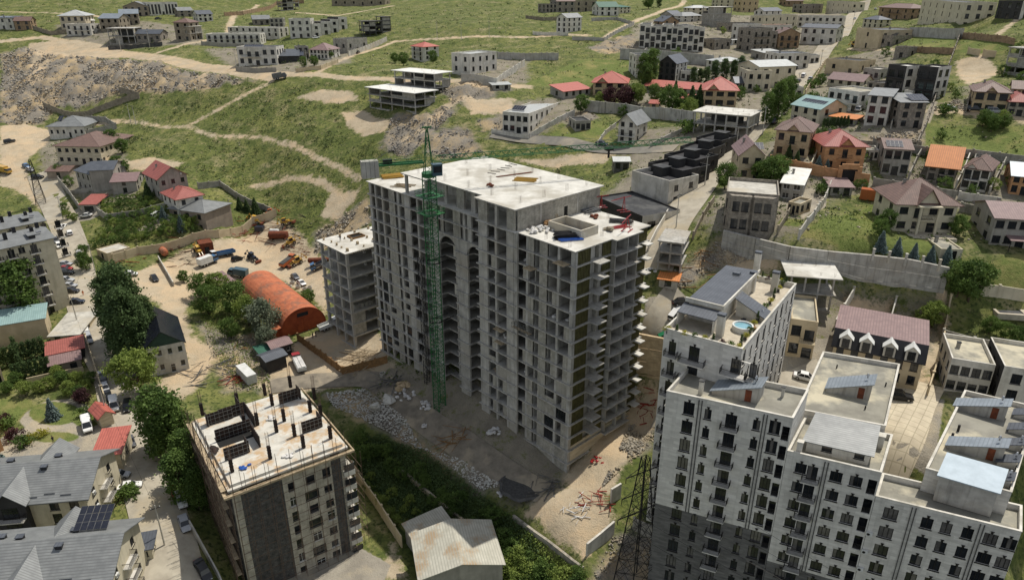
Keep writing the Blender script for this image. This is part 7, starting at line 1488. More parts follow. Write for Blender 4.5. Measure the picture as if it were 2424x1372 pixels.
for nm, mt in (('spruce', 'leaf_blue'), ('fir', 'leaf_dark')):
    KINDS[nm] = []
    for v in range(2): P, Dp = spruce(v); KINDS[nm].append((leaf_mesh('crown', P, .36, mt, v, Dp), trunk_mesh(6.8, .18, limbs=0, spread_=.5), 7.5))
TC = [0]
def tree(kd, px, py, h, label, group=None, name=None, wide=1.0, pos=None, cat='tree'):
    TC[0] += 1; v = KINDS[kd][TC[0] % len(KINDS[kd])]; s = h / v[2]; p = pos or G(px, py)
    T = thing(name or {'thuja': 'cypress', 'spruce': 'spruce_tree', 'fir': 'fir_tree', 'fruit': 'fruit_tree', 'fruit_light': 'fruit_tree', 'bush': 'bush', 'bush_yellow': 'bush', 'bush_purple': 'bush', 'poplar': 'poplar_tree', 'poplar_green': 'poplar_tree'}.get(kd, 'tree'), label, cat, p, (TC[0] * 2.4) % 6.28, group)
    link('crown', v[0], T, (0, 0, 0), 0, (s * wide, s * wide, s)); link('trunk', v[1], T, (0, 0, 0), 0, (s, s, s)); return T
rv = random.Random(77)
for x, y, h in ((322,880,23),(292,848,21),(345,868,19),(276,806,19),(358,838,17),(316,838,25),(302,800,22)): tree('poplar', x, y, h, 'tall dark poplar in the grove beside the green solar house', 'poplar grove by the street', wide=1.0)
tree('round_light', 335, 935, 12, 'bright green round tree below the poplar grove', wide=1.0)
for x, y, h in ((402,1088,18),(385,1060,13),(425,1075,14)): tree('poplar_green', x, y, h, 'green poplar between street and scaffolded building', 'poplars beside the scaffolding', wide=1.15)
for x, y, h in ((436,1190,12),(455,1150,13),(474,1205,10)): tree('poplar_green', x, y, h, 'shorter poplar tight against the scaffolding', 'short poplars against the scaffolding', wide=1.15)
tree('poplar_green', 66, 765, 19, 'broad poplar in front of the cream apartment house', wide=1.35); tree('round', 20, 740, 8, 'small round tree beside broad poplar by cream apartments')
for kd, x, y, h, lb in (('round',495,745,9,'leafy tree on the rubble edge left of hangar'),('round',480,705,8,'leafy tree behind the brown-roofed shed'),('round_light',520,705,8,'pale green tree between shed and hangar'),('round',560,745,10,'dark round tree beside the orange hangar'),('round_light',590,770,9,'yellowish tree touching the orange hangar'),('round_grey',625,790,10,'grey-green tree at the hangar corner'),('round_grey',632,822,6,'silvery willow in front of hangar corner'),('round',730,722,5,'small green tree behind the orange hangar'),('round',435,668,4,'low tree beside the yard wall'),('round',548,800,6,'shaded tree below the hangar trees')): tree(kd, x, y, h, lb)
for x, y in ((18,925),(60,930),(95,925),(40,905),(120,915),(150,905),(165,930),(185,905),(190,940),(205,920),(140,890),(218,900)): tree('round_light' if rv.random() < .4 else 'round', x, y + 6, rv.uniform(2.8, 3.9), 'leafy garden tree above the oval lawn path', 'garden trees above the oval lawn', wide=1.1)
tree('purple', 200, 955, 4, 'small purple-leaved tree by the street wall'); tree('spruce', 127, 990, 5.6, 'blue spruce in the middle of oval lawn'); tree('spruce', 22, 1130, 6, 'blue spruce behind the upper grey villa'); tree('fir', 8, 1140, 4, 'dark fir beside blue spruce behind villa')
for kd, x, y, h, lb in (('bush_purple',35,1040,2.6,'purple bush beside the garden path'),('bush',55,1055,2.4,'green bush beside the purple bush'),('bush_yellow',75,1045,1.8,'yellow bush at end of lower lawn'),('bush_yellow',100,1030,1.6,'low golden juniper on the lower lawn'),('bush',18,1010,2.2,'round clipped bush at path corner'),('bush',205,985,2.2,'clipped bush on the small round lawn'),('bush_purple',15,1000,2.2,'dark purple bush near orange wing'),('bush',300,1178,2.4,'green bush beside parked white saloon'),('bush',318,1172,2.2,'second bush beside parked white saloon')): tree(kd, x, y, h, lb, cat='bush')
for i in range(8): tree('thuja', 8 + i * 14, 872 - i * 4.5, 5.5, 'dark columnar cypress in the rear hedge row', 'cypresses in rear hedge row')
for i in range(7): tree('thuja', 38 + i * 13.5, 900 - i * 3.2, 4.6, 'dark columnar cypress in the front hedge row', 'cypresses in front hedge row')
for i in range(4): tree('thuja', 38 + i * 4, 835 + i * 14, 4.8, 'dark columnar cypress in short side row', 'cypresses in short side row')
for j in range(5):
    for i in range(14):
        x = 225 + i * 18 + j * 9 + rv.uniform(-4, 4); y = 588 - i * 3.4 - j * 15 + rv.uniform(-2, 2)
        if (x < 480 and y > 505 and x > 205 and not (x > 390 and y < 520)): tree('fruit' if rv.random() < .75 else 'fruit_light', x, y, rv.uniform(2.0, 3.3), 'fruit tree in the lower walled orchard', 'fruit trees in lower orchard', wide=1.0)
for j in range(3):
    for i in range(9): tree('fruit' if rv.random() < .8 else 'fruit_light', 250 + i * 14 + rv.uniform(-3, 3), 508 - i * 2.6 - j * 12 + rv.uniform(-2, 2), rv.uniform(1.7, 2.6), 'fruit tree in the upper orchard behind the garage', 'fruit trees in upper orchard', wide=1.15)
for kd, x, y, h, lb in (('fir',352,470,6.5,'dark fir between two orchard houses'),('spruce',388,518,5,'blue spruce in front of white orchard house'),('spruce',430,545,5.5,'blue spruce beside the beige house'),('fir',568,495,5,'first fir in walled corner plot'),('fir',585,500,5,'second fir in walled corner plot'),('fir',606,508,7,'tallest fir in walled corner plot'),('round',205,640,6,'street tree beside flat beige garage'),('round',200,615,5,'street tree above flat beige garage'),('round_light',160,520,3.5,'light bush tree by the parking forecourt'),('round_light',178,525,3.2,'second light tree by the parking forecourt'),('round',155,505,4,'tree at the bend of the street'),('round',265,345,7,'round tree below the white hip villa'),('round',290,362,6,'second round tree on slope below villa'),('round',280,405,6,'tree beside the brown hotel building'),('round',295,410,5,'second tree beside the brown hotel building'),('fruit',165,440,4,'small tree in yard of the twin house'),('fruit',140,412,4,'small tree in front of brown canopy')): tree(kd, x, y, h, lb)
for x, y, h in ((1812,296,11),(1838,290,14),(1856,270,13),(1826,280,10),(1866,250,11)): tree('poplar_green', x, y, h, 'tall dark poplar between concrete frame and hill street', 'poplars by the hill street', wide=.9)
for x, y, h in ((1522,205,14),(1540,200,15),(1530,212,11)): tree('poplar_green', x, y, h, 'poplar in front of white house with roof dish', 'poplars before the dish house', wide=1.15)
for x, y, h in ((1690,200,10),(1712,196,10),(1735,192,9),(1752,188,10),(1670,205,8),(1640,205,8),(1655,202,7)): tree('poplar', x, y, h, 'small poplar behind the right tan villa', 'poplars behind right tan villa', wide=1.15)
for kd, x, y, h, lb in (('round',1375,268,7,'dark round tree left of the villa gardens'),('round_light',1418,248,5,'yellow-green tree before left tan villa'),('purple',1445,250,7,'purple tree before left tan villa'),('purple',1478,252,7.5,'second purple tree in villa gardens'),('round_light',1508,248,8,'light tree beside purple trees'),('round',1548,242,7,'green tree below long red shed'),('round',1585,268,10,'big green tree in middle of villa gardens'),('round',1610,262,7,'green tree beside the red pavilion'),('fir',1598,225,6,'slim fir before the long red shed'),('fir',1636,252,8,'fir beside the red pavilion'),('fir',1654,250,8,'second fir beside the red pavilion'),('round_light',1630,280,7,'light tree at end of villa wall'),('round',1500,240,7,'dark tree at corner of left tan villa'),('fruit',1475,275,4,'low tree along the villa wall'),('round',1535,22,10,'dark tree on the ridge by track'),('poplar',1540,15,14,'dark poplar on ridge by track'),('poplar',1560,18,13,'second dark poplar on ridge by track'),('round',1715,448,7,'bright round tree at the street corner'),('round',1822,440,8,'dark tree beside grey white-roofed house'),('round',1838,428,7,'second dark tree beside white-roofed house'),('round',1800,435,6,'low tree between stone house and street'),('round',1940,205,5,'round tree beside the street bend'),('fir',1865,378,4.5,'fir in front of brown tuff villa'),('fir',1885,388,4,'second fir in front of brown tuff villa'),('spruce',1935,405,4.5,'blue spruce left of orange villa'),('spruce',1955,410,4,'blue spruce before orange villa'),('round',1025,150,6,'tree beside tall white red-roofed house'),('round',955,155,6,'tree left of tall white red-roofed house'),('round',935,150,5,'second tree left of red-roofed house'),('round',720,160,5,'tree before the solar roof house'),('round',745,158,5,'tree before reddish hip house'),('round',780,140,5,'tree beside reddish hip house'),('round',2292,712,9,'big leafy tree at end of retaining wall'),('round',2265,700,8,'leafy tree beside the big end tree'),('round_light',2205,775,6,'bushy green tree beside the walled pool'),('round_light',2180,768,4,'low bush tree at the walled pool'),('round',2310,690,4,'low tree on big lawn edge'),('round',2340,790,4,'small tree in the terraced garden'),('round',2375,800,3.5,'second small tree in the terraced garden'),('round',2405,815,4,'third small tree in the terraced garden'),('round',2095,545,5,'tree at left corner of pale villa'),('round',2082,560,4,'low tree by the villa drive'),('round',2262,560,5,'hedge tree right of the pale villa'),('round',2325,300,5,'dark shrub tree on the green field'),('round',2345,312,5,'second shrub tree on the green field'),('round',2375,305,4,'third shrub tree on the green field'),('fruit',848,1098,5,'sunlit tree behind the scaffolded building')): tree(kd, x, y, h, lb)
for x, y in ((2083,598),(2122,608),(2162,617),(2201,626),(2238,633)): tree('spruce', x, y - 6, rv.uniform(3.6, 4.8), 'blue spruce in the row along the villa lawn', 'spruces along the villa lawn')
for i in range(8): tree('thuja', 1948 + i * 8, 306 - i * .8, 3.4, 'dark cypress in hedge below orange sheet roof', 'cypress hedge below sheet roof')
for i in range(9): tree('fruit', 1925 + i * 7, 318 + (i % 3) * 5, 2.4, 'low garden shrub beside the brown villa', 'shrubs beside the brown villa')
for i in range(46):
    t = rv.random(); x = 1090 + 260 * t + rv.uniform(-30, 30); y = 1285 + 95 * t + rv.uniform(-20, 45)
    if x - 1090 > (y - 1300) * 3.2 + 40 and y < 1345: continue
    tree('fruit_light' if rv.random() < .55 else 'fruit', x, y, rv.uniform(2.0, 4.0), 'fruit tree in the sunlit garden below sandy platform', 'fruit trees in foreground garden', wide=1.15)
for x, y in ((870,1165),(890,1185),(905,1200),(925,1220),(940,1240),(955,1215),(970,1195),(985,1220),(1000,1250),(880,1135),(862,1145),(930,1175)): tree('fruit_light', x, y, rv.uniform(1.8, 3), 'young fruit tree in the narrow garden by the tan wall', 'young fruit trees by the tan wall')
for i in range(24): tree('fruit', 870 + i * 15 + rv.uniform(-20, 20), 1060 + i * 10.5 + rv.uniform(-25, 25), rv.uniform(2.0, 3.6), 'dark fruit tree in the shaded garden below tower', 'fruit trees in shaded garden', wide=1.2)
HST = gp([(1545,640),(1625,487),(1750,342),(1886,200),(1977,90),(2048,3)])
for i in range(70):                                # yard shrubs and saplings between the hill houses
    x, y = rv.choice(((rv.uniform(1500, 1960), 0), (rv.uniform(1850, 2424), 1)));  y = rv.uniform(60, 330) if y == 0 else rv.uniform(120, 470)
    p_ = G(x, y)
    if seg_sd(np.array([p_.x]), np.array([p_.y]), HST, False)[0] > -7: continue
    tree(rv.choice(('fruit', 'fruit_light', 'bush', 'fruit')), x, y, rv.uniform(1.8, 4.2), 'small yard tree standing between the hill houses', 'yard trees between the hill houses')
# planters on the roof terrace
for i in range(26):
    if i < 9: x, y = 1580 + i * 21.5, 783 + i * 5.3
    elif i < 20: x, y = 1754 + (i - 9) * 9.8, 812 - (i - 9) * 14
    else: x, y = 1790 + (i - 20) * 14, 657 + (i - 20) * 3
    kd = ('bush_yellow', 'thuja', 'bush_purple', 'bush')[i % 4 if i % 8 != 2 else 0]; p = atz(x, y, 43.0); T = thing('planter', {'bush_yellow': 'planter with yellow flowering shrub on the roof terrace', 'thuja': 'planter with little cypress on the roof terrace', 'bush_purple': 'planter with purple shrub on the roof terrace', 'bush': 'planter with green shrub on the roof terrace'}[kd], 'planter', (*p, 42.6), 0, 'planters along the roof terrace')
    part('pot', cached('pot', lambda: MB('concrete_dark').prism([(.28 * math.cos(k), .28 * math.sin(k)) for k in [j * .785 for j in range(8)]], 0, .5).mesh('pot')), T); v = KINDS[kd][0]; s = (1.5 if kd == 'thuja' else .75) / v[2]; link('plant', v[0], T, (0, 0, .45), i, s)
# ---------------------------------------------------------------- vehicles
def car_body(kind_):
    L_ = {'sedan': 4.5, 'hatch': 4.0, 'suv': 4.7, 'van': 5.4}[kind_]; W_ = .9 if kind_ != 'van' else 1.0; zt0 = {'sedan': .88, 'hatch': .9, 'suv': 1.08, 'van': 1.25}[kind_]; zr = {'sedan': 1.42, 'hatch': 1.45, 'suv': 1.72, 'van': 2.25}[kind_]
    b = MB('paint_white'); st = [(-L_ / 2, .80, .42, zt0 * .78), (-L_ / 2 + .12, .92, .3, zt0 * .96), (-L_ * .26, 1, .26, zt0), (0, 1, .26, zt0), (L_ * .22, 1, .26, zt0 * .98), (L_ / 2 - .25, .95, .3, zt0 * .84), (L_ / 2, .78, .4, zt0 * .66)]
    rings = []
    for x, k, z0, z1 in st:
        y = W_ * k; rings.append([(x, -y * .94, z0), (x, -y, z0 + (z1 - z0) * .45), (x, -y * .93, z1), (x, y * .93, z1), (x, y, z0 + (z1 - z0) * .45), (x, y * .94, z0)])
    for A, B_ in zip(rings, rings[1:]):
        for i in range(6): j = (i + 1) % 6; b.poly([A[i], A[j], B_[j], B_[i]])
    b.poly(rings[0]); b.poly(rings[-1][::-1]); body = b.mesh('body', False)
    x0, x1, x2, x3 = {'sedan': (-L_ * .36, -L_ * .22, L_ * .08, L_ * .24), 'hatch': (-L_ * .47, -L_ * .38, L_ * .08, L_ * .25), 'suv': (-L_ * .48, -L_ * .42, L_ * .08, L_ * .22), 'van': (-L_ * .49, -L_ * .48, L_ * .24, L_ * .36)}[kind_]
    g_ = MB('glass'); lo = [(x0, -W_ * .9, zt0 - .02), (x3, -W_ * .9, zt0 - .02), (x3, W_ * .9, zt0 - .02), (x0, W_ * .9, zt0 - .02)]; hi = [(x1, -W_ * .74, zr), (x2, -W_ * .74, zr), (x2, W_ * .74, zr), (x1, W_ * .74, zr)]
    for i in range(4): j = (i + 1) % 4; g_.poly([lo[i], lo[j], hi[j], hi[i]])
    r_ = MB('paint_white').slab([(x1 - .03, -W_ * .77, zr + .05), (x2 + .05, -W_ * .77, zr + .05), (x2 + .05, W_ * .77, zr + .05), (x1 - .03, W_ * .77, zr + .05)], .07)
    for s in (-1, 1):                              # roof pillars
        for (xa, xb) in ((x0, x1), (x3, x2), ((x0 + x3) / 2, (x1 + x2) / 2)): r_.tube((xa, s * W_ * .905, zt0 - .02), (xb, s * W_ * .755, zr), .045, 4)
    if kind_ == 'van': r_.box(x0 + .02, L_ * .02, -W_ * .93, -W_ * .7, zt0 - .05, zr - .05).box(x0 + .02, L_ * .02, W_ * .7, W_ * .93, zt0 - .05, zr - .05)
    return body, g_.mesh('windows'), r_.mesh('roof'), L_, W_, zt0
wheel_me = MB('tyre', 'chrome').tube((0, -.11, 0), (0, .11, 0), .33, 12, 0).tube((0, -.12, 0), (0, .12, 0), .19, 8, 1).mesh('wheel')
hl_me = MB('lamp_glass').box(-.04, .03, -.17, .17, -.07, .07).mesh('headlight'); tl_me = MB('tail_red').box(-.03, .04, -.15, .15, -.08, .08).mesh('tail_light')
bump_me = MB('metal_dark').box(-.05, .05, -.7, .7, -.08, .08).mesh('bumper')
CB = {k: car_body(k) for k in ('sedan', 'hatch', 'suv', 'van')}
CARN = {'sedan': 'parked_car', 'hatch': 'parked_car', 'suv': 'parked_car', 'van': 'parked_van'}
def paint(o, col_):
    o.material_slots[0].link = 'OBJECT'; o.material_slots[0].material = MATS['paint_' + col_]
def vehicle_pose(T, p, ang):
    """stand it on the slope: tilt with the land"""
    d = Vector((math.cos(ang), math.sin(ang))); s = 1.6; zf = zt(p.x + d.x * s, p.y + d.y * s); zb = zt(p.x - d.x * s, p.y - d.y * s)
    T.rotation_euler = (0, -math.atan2(zf - zb, 2 * s), ang); T.location = (p.x, p.y, (zf + zb) / 2 + .14)
def car(px, py, tx_, ty_, col_, kd, label, flip=False):
    p, q = G(px, py), G(tx_, ty_); ang = math.atan2(q.y - p.y, q.x - p.x); T = thing(CARN[kd], label, 'van' if kd == 'van' else 'car', p, ang); vehicle_pose(T, p, ang)
    body, gl, rf, L_, W_, z_ = CB[kd]
    b_ = link('body', body, T); paint(b_, col_); link('windows', gl, T); r_ = link('roof', rf, T); paint(r_, col_)
    for x in (-L_ * .31, L_ * .31):
        for s in (-1, 1): link('wheel', wheel_me, T, (x, s * (W_ - .08), .33))
    for s in (-1, 1): link('headlight', hl_me, T, (L_ / 2 - .02, s * W_ * .58, z_ * .62)); link('tail_light', tl_me, T, (-L_ / 2, s * W_ * .6, z_ * .72))
    link('bumper', bump_me, T, (L_ / 2 + .02, 0, .42)); link('bumper', bump_me, T, (-L_ / 2 - .02, 0, .45)); return T
for a in [(148,541,158,530,'white','sedan','white saloon parked beside the orchard forecourt'),(166,555,160,535,'white','hatch','white hatchback driving by the forecourt'),(134,572,142,590,'grey','sedan','grey saloon parked against cream apartments'),(141,585,148,602,'white','hatch','white hatchback behind grey saloon by apartments'),(188,603,180,585,'white','hatch','white hatchback by the street tree'),
 (155,629,185,629,'silver','sedan','silver saloon nosed in beside a red car'),(156,640,186,640,'red','sedan','red saloon parked nose-in below cream apartments'),(158,650,188,650,'black','suv','black off-roader beside the red saloon'),(158,668,188,668,'silver','suv','silver off-roader parked nose-in by apartments'),(166,680,196,681,'silver','sedan','silver saloon next to a black saloon by apartments'),(170,692,200,693,'black','sedan','black saloon parked nose-in at end of row'),(181,718,215,716,'navy','sedan','navy saloon parked alone in the street'),
 (196,768,203,790,'maroon','sedan','maroon saloon half under the poplars'),(201,781,207,800,'white','sedan','white saloon behind maroon car under poplars'),(206,793,212,812,'white','hatch','white hatchback in the middle of kerbside row'),(211,806,217,825,'silver','suv','pale off-roader at the end of kerbside row'),(242,893,248,912,'silver','sedan','silver saloon parked in deep tree shade'),(246,909,252,928,'black','hatch','black hatchback parked in deep tree shade'),(250,923,256,942,'silver','hatch','silver hatchback in shade by the garden wall'),(256,940,262,958,'black','sedan','black saloon at end of the shaded row'),
 (272,965,276,990,'white','van','small white van below the shaded row'),(303,967,300,990,'black','suv','black off-roader standing in the street'),(310,1050,318,1075,'grey','sedan','dark grey saloon parked by the gatehouse'),(284,1130,310,1128,'silver','hatch','silver hatchback beside upper grey villa'),(308,1156,340,1150,'white','sedan','white saloon beside the green bushes'),(418,1170,424,1190,'red','hatch','red hatchback under the short poplars'),(431,1190,439,1215,'white','suv','white off-roader behind the red hatchback'),(438,1243,447,1270,'silver','sedan','silver saloon at edge of building shadow'),(480,1352,496,1380,'black','sedan','black saloon deep in building shadow'),
 (208,1013,213,1040,'white','van','white delivery van on the garden forecourt'),(366,662,380,680,'black','sedan','black saloon alone on the dirt yard'),(308,652,330,652,'white','sedan','white saloon behind the poplar tops'),(562,616,590,608,'black','hatch','dark hearse-like estate in the scrap yard'),(699,659,712,668,'grey','sedan','grey saloon nose to tail with white car in yard'),(714,674,728,682,'white','sedan','white saloon parked among concrete rings'),
 (63,396,75,402,'blue','sedan','blue car parked below the brown canopy'),(72,405,84,410,'silver','sedan','silver car behind blue car near canopy'),(90,423,110,422,'black','suv','black off-roader near the lattice mast'),(24,338,40,335,'black','suv','dark pickup on the sandy forecourt'),(375,47,390,46,'black','sedan','dark car below the long white building'),(846,127,856,121,'black','sedan','black car beside the ribbed fence'),(748,92,760,90,'white','sedan','white car before the stepped cubes'),(205,514,190,516,'white','sedan','white car before the red-roofed garage'),(376,510,392,500,'white','suv','white off-roader in the orchard drive'),
 (1905,899,1930,905,'white','sedan','white saloon in the court behind terrace block'),(1602,747,1612,735,'white','suv','white off-roader beside the terrace block'),(1615,722,1640,718,'black','sedan','black saloon above the white off-roader'),(1575,799,1600,790,'green','sedan','green car at the edge of retaining wall'),(2308,264,2330,265,'black','suv','black off-roader in front of tan stone villa'),(2354,269,2376,270,'silver','suv','silver off-roader beside black one at tan villa'),(2244,260,2262,260,'silver','sedan','beige saloon on the dirt road by the field'),(1977,95,1985,80,'white','suv','white off-roader driving up the hill street'),(2023,47,2030,38,'white','sedan','white car at the top of hill street'),(2072,24,2080,16,'white','sedan','far white car near street top'),
 (1902,183,1912,172,'white','suv','white off-roader parked by street terraces'),(1918,190,1928,178,'silver','sedan','silver saloon beside the street tree'),(1890,196,1898,186,'black','sedan','black saloon parked below street terraces'),(1873,214,1882,203,'silver','hatch','silver hatchback near the poplars on street'),(1832,292,1842,282,'grey','suv','grey off-roader beside the tall poplars'),(2032,263,2040,255,'white','suv','white jeep between stone house and slim house'),(1424,344,1440,347,'navy','sedan','navy car on the side road by the chalet'),(2127,945,2155,948,'black','suv','black off-roader under the court pergola')]: car(*a)
# lorries and machines
def lorry(px, py, tx_, ty_, label, cabc, bed, bedm, L_=6.5, name='lorry', cat='lorry', load=None):
    p, q = G(px, py), G(tx_, ty_); ang = math.atan2(q.y - p.y, q.x - p.x); T = thing(name, label, cat, p, ang); vehicle_pose(T, p, ang)
    part('chassis', MB('metal_dark').box(-L_ / 2, L_ / 2 - .2, -.45, .45, .55, .8), T)
    c = part('cab', MB(cabc).prism([(L_ / 2 - 1.9, -1.1), (L_ / 2 - .15, -1.1), (L_ / 2, -.9), (L_ / 2, .9), (L_ / 2 - .15, 1.1), (L_ / 2 - 1.9, 1.1)], .7, 1.6).slab([(L_ / 2 - 1.9, -1.05, 2.5), (L_ / 2 - .5, -1.0, 2.5), (L_ / 2 - .5, 1.0, 2.5), (L_ / 2 - 1.9, 1.05, 2.5)], .12), T)
    g_ = MB('glass'); lo = [(L_ / 2 - 1.9, -1.08, 1.6), (L_ / 2 - .1, -1.02, 1.6), (L_ / 2 - .1, 1.02, 1.6), (L_ / 2 - 1.9, 1.08, 1.6)]; hi = [(L_ / 2 - 1.88, -1.0, 2.4), (L_ / 2 - .55, -.96, 2.4), (L_ / 2 - .55, .96, 2.4), (L_ / 2 - 1.88, 1.0, 2.4)]
    for i in range(4): j = (i + 1) % 4; g_.poly([lo[i], lo[j], hi[j], hi[i]])
    part('window', g_, c)
    x0, x1 = -L_ / 2, L_ / 2 - 2.1
    if bed == 'box': part('box_body', MB(bedm).box(x0, x1, -1.15, 1.15, .85, 3.0), T)
    else:
        part('load_bed', MB(bedm).box(x0, x1, -1.15, 1.15, .85, 1.0).box(x0, x1, -1.15, -1.05, 1.0, 1.8).box(x0, x1, 1.05, 1.15, 1.0, 1.8).box(x0, x0 + .1, -1.05, 1.05, 1.0, 1.8).box(x1 - .1, x1, -1.05, 1.05, 1.0, 2.1), T)
        if load: part('load', MB(load).box(x0 + .15, x1 - .15, -1.0, -.05, 1.0, 2.05).box(x0 + .15, x1 - .15, .05, 1.0, 1.0, 2.0), T)
    for x in (-L_ * .32, -L_ * .16, L_ * .33):
        for s in (-1, 1): link('wheel', wheel_me, T, (x, s * .95, .48), 0, (1.45, 1.6, 1.45))
    return T
lorry(684,625,700,612,'orange tipper lorry loaded beside the yellow loader','paint_orange','tip','paint_orange',7.0,load='gravel_dark'); lorry(527,607,505,612,'long blue tipper lorry in the scrap yard','paint_white','tip','paint_blue',8.5); lorry(494,626,515,618,'box lorry with white body and blue cab','paint_blue','box','metal_white',6.8); lorry(758,634,745,640,'blue bonneted lorry half behind the mid-rise frame','paint_blue','tip','paint_grey',6.0); lorry(563,655,545,652,'teal canvas lorry beside brown-roofed shed','paint_teal','box','paint_teal',6.5); lorry(708,868,695,842,'red lorry carrying white sacks near the huts','paint_red','tip','metal_white',8.0,load='bag_white'); lorry(782,776,800,768,'white flatbed lorry beside the hangar door','paint_white','tip','metal_white',6.5); lorry(8,410,28,414,'yellow container lorry at the sandy bend','paint_yellow','box','paint_yellow',8.0); lorry(664,188,680,185,'grey lorry on the upper dirt road','paint_grey','box','metal_grey',6.5)
def loader(px, py, tx_, ty_, label, m='paint_yellow'):
    p, q = G(px, py), G(tx_, ty_); ang = math.atan2(q.y - p.y, q.x - p.x); T = thing('loader', label, 'loader', p, ang); vehicle_pose(T, p, ang)
    part('body', MB(m).box(-2.0, 1.2, -.7, .7, .7, 1.5).box(.0, 1.2, -.55, .55, 1.5, 1.75), T); c = part('cab', MB(m).box(-1.4, .0, -.65, .65, 2.5, 2.65).box(-1.4, -1.25, -.65, .65, 1.5, 2.5), T); part('window', MB('glass').box(-1.24, -.02, -.62, .62, 1.5, 2.49), c)
    part('arm', MB(m).tube((1.0, -.5, 1.3), (2.6, -.5, .8), .12).tube((1.0, .5, 1.3), (2.6, .5, .8), .12), T); part('bucket', MB('rust').prism([(2.5, -1.1), (3.3, -1.1), (3.3, 1.1), (2.5, 1.1)], .2, .9), T); part('rear_arm', MB(m).tube((-1.8, 0, 1.2), (-2.6, 0, 2.9), .14).tube((-2.6, 0, 2.9), (-3.6, 0, 1.2), .12).box(-3.9, -3.4, -.3, .3, .7, 1.3), T)
    for x in (-1.3, 1.3):
        for s in (-1, 1): link('wheel', wheel_me, T, (x, s * .85, .55), 0, (1.7, 1.8, 1.7))
loader(704,626,690,632,'yellow backhoe loader beside the orange tipper'); loader(2024,111,2036,110,'yellow backhoe loader by the tall beige house'); loader(598,616,610,622,'dark blue tractor in the weedy yard island','paint_navy'); loader(690,580,670,588,'yellow grader with long blade in the scrap yard'); loader(605,528,625,532,'yellow crane carrier by the yard wall'); loader(640,512,622,516,'orange excavator wreck at the slope foot','paint_orange'); loader(680,532,700,528,'yellow digger wreck on the scrap heap'); loader(470,600,480,612,'little yellow mixer by the dark red cabin')
# containers, tanks and rings
def container(px, py, tx_, ty_, label, m, L_=6.0, h=2.6):
    p, q = G(px, py), G(tx_, ty_); ang = math.atan2(q.y - p.y, q.x - p.x); T = thing('container', label, 'container', p, ang); b = MB(m).box(-L_ / 2, L_ / 2, -1.2, 1.2, .1, h)
    part('shell', b, T)
    for i in range(int(L_ / .5)):
        for s in (-1, 1): part('rib', cached(('rb', m, h), lambda: MB(m).box(-.12, .12, -.03, .03, .2, h - .1).mesh('rib')), T, (-L_ / 2 + .3 + i * .5, s * 1.225, 0))
    for s in (-1, 1): part('door', MB(m).box(L_ / 2, L_ / 2 + .06, min(0, s * 1.15) + .03, max(0, s * 1.15) - .03, .2, h - .1), T)
container(585,895,605,918,'white container standing behind the scaffolded building','metal_white',7.5); container(2070,474,2095,478,'rusty orange container on the grass field','paint_orange',7.0,2.8); container(615,545,630,543,'blue metal crate in the scrap yard','paint_navy',3.0,1.6)
def tank(px, py, tx_, ty_, label, L_, r, m, lift=.1):
    p, q = G(px, py), G(tx_, ty_); ang = math.atan2(q.y - p.y, q.x - p.x); T = thing('steel_tank', label, 'tank', (p.x, p.y, p.z + r + lift), ang); part('shell', MB(m).tube((-L_ / 2, 0, 0), (L_ / 2, 0, 0), r, 14), T)
    for s in (-1, 1): part('end_cap', MB(m).tube((s * L_ / 2, 0, 0), (s * (L_ / 2 + .3), 0, 0), r * .98, 14, r2=r * .5), T)
    for x in (-L_ * .3, L_ * .3): part('saddle', MB('metal_dark').box(x - .15, x + .15, -r * .7, r * .7, -r - lift - .2, -r * .6), T)
tank(660,565,685,560,'big rusty brown tank lying in scrap yard',6.5,1.4,'rust'); tank(388,602,395,615,'orange tank by the long tan wall',4.5,1.2,'hangar_orange'); tank(525,556,545,552,'blue drum by the long tan wall',2.5,.7,'paint_blue'); tank(650,552,665,550,'pale drum on the scrap heap',3.0,.8,'metal_white'); tank(760,622,785,612,'long rusty pipe section behind mid-rise frame',8,.9,'rust')
ringm = MB('concrete_pale'); nr_ = 14
for i in range(nr_):
    a, c = 2 * math.pi * i / nr_, 2 * math.pi * (i + 1) / nr_; O = lambda t, r, z: (r * math.cos(t), r * math.sin(t), z)
    ringm.poly([O(a, .8, 0), O(c, .8, 0), O(c, .8, .9), O(a, .8, .9)]).poly([O(a, .8, .9), O(c, .8, .9), O(c, .64, .9), O(a, .64, .9)]).poly([O(c, .64, 0), O(a, .64, 0), O(a, .64, .9), O(c, .64, .9)])
ringm = ringm.mesh('ring')
for x, y in ((685,681),(706,682),(722,687),(733,684),(722,695),(734,693),(692,672),(672,676)): tag(link('concrete_ring', ringm, None, G(x, y)), 'concrete well ring lying behind the orange hangar', 'ring', 'concrete rings behind the hangar')
tag(link('concrete_ring', ringm, None, G(906, 889)), 'single concrete ring at the foot of the tower', 'ring')
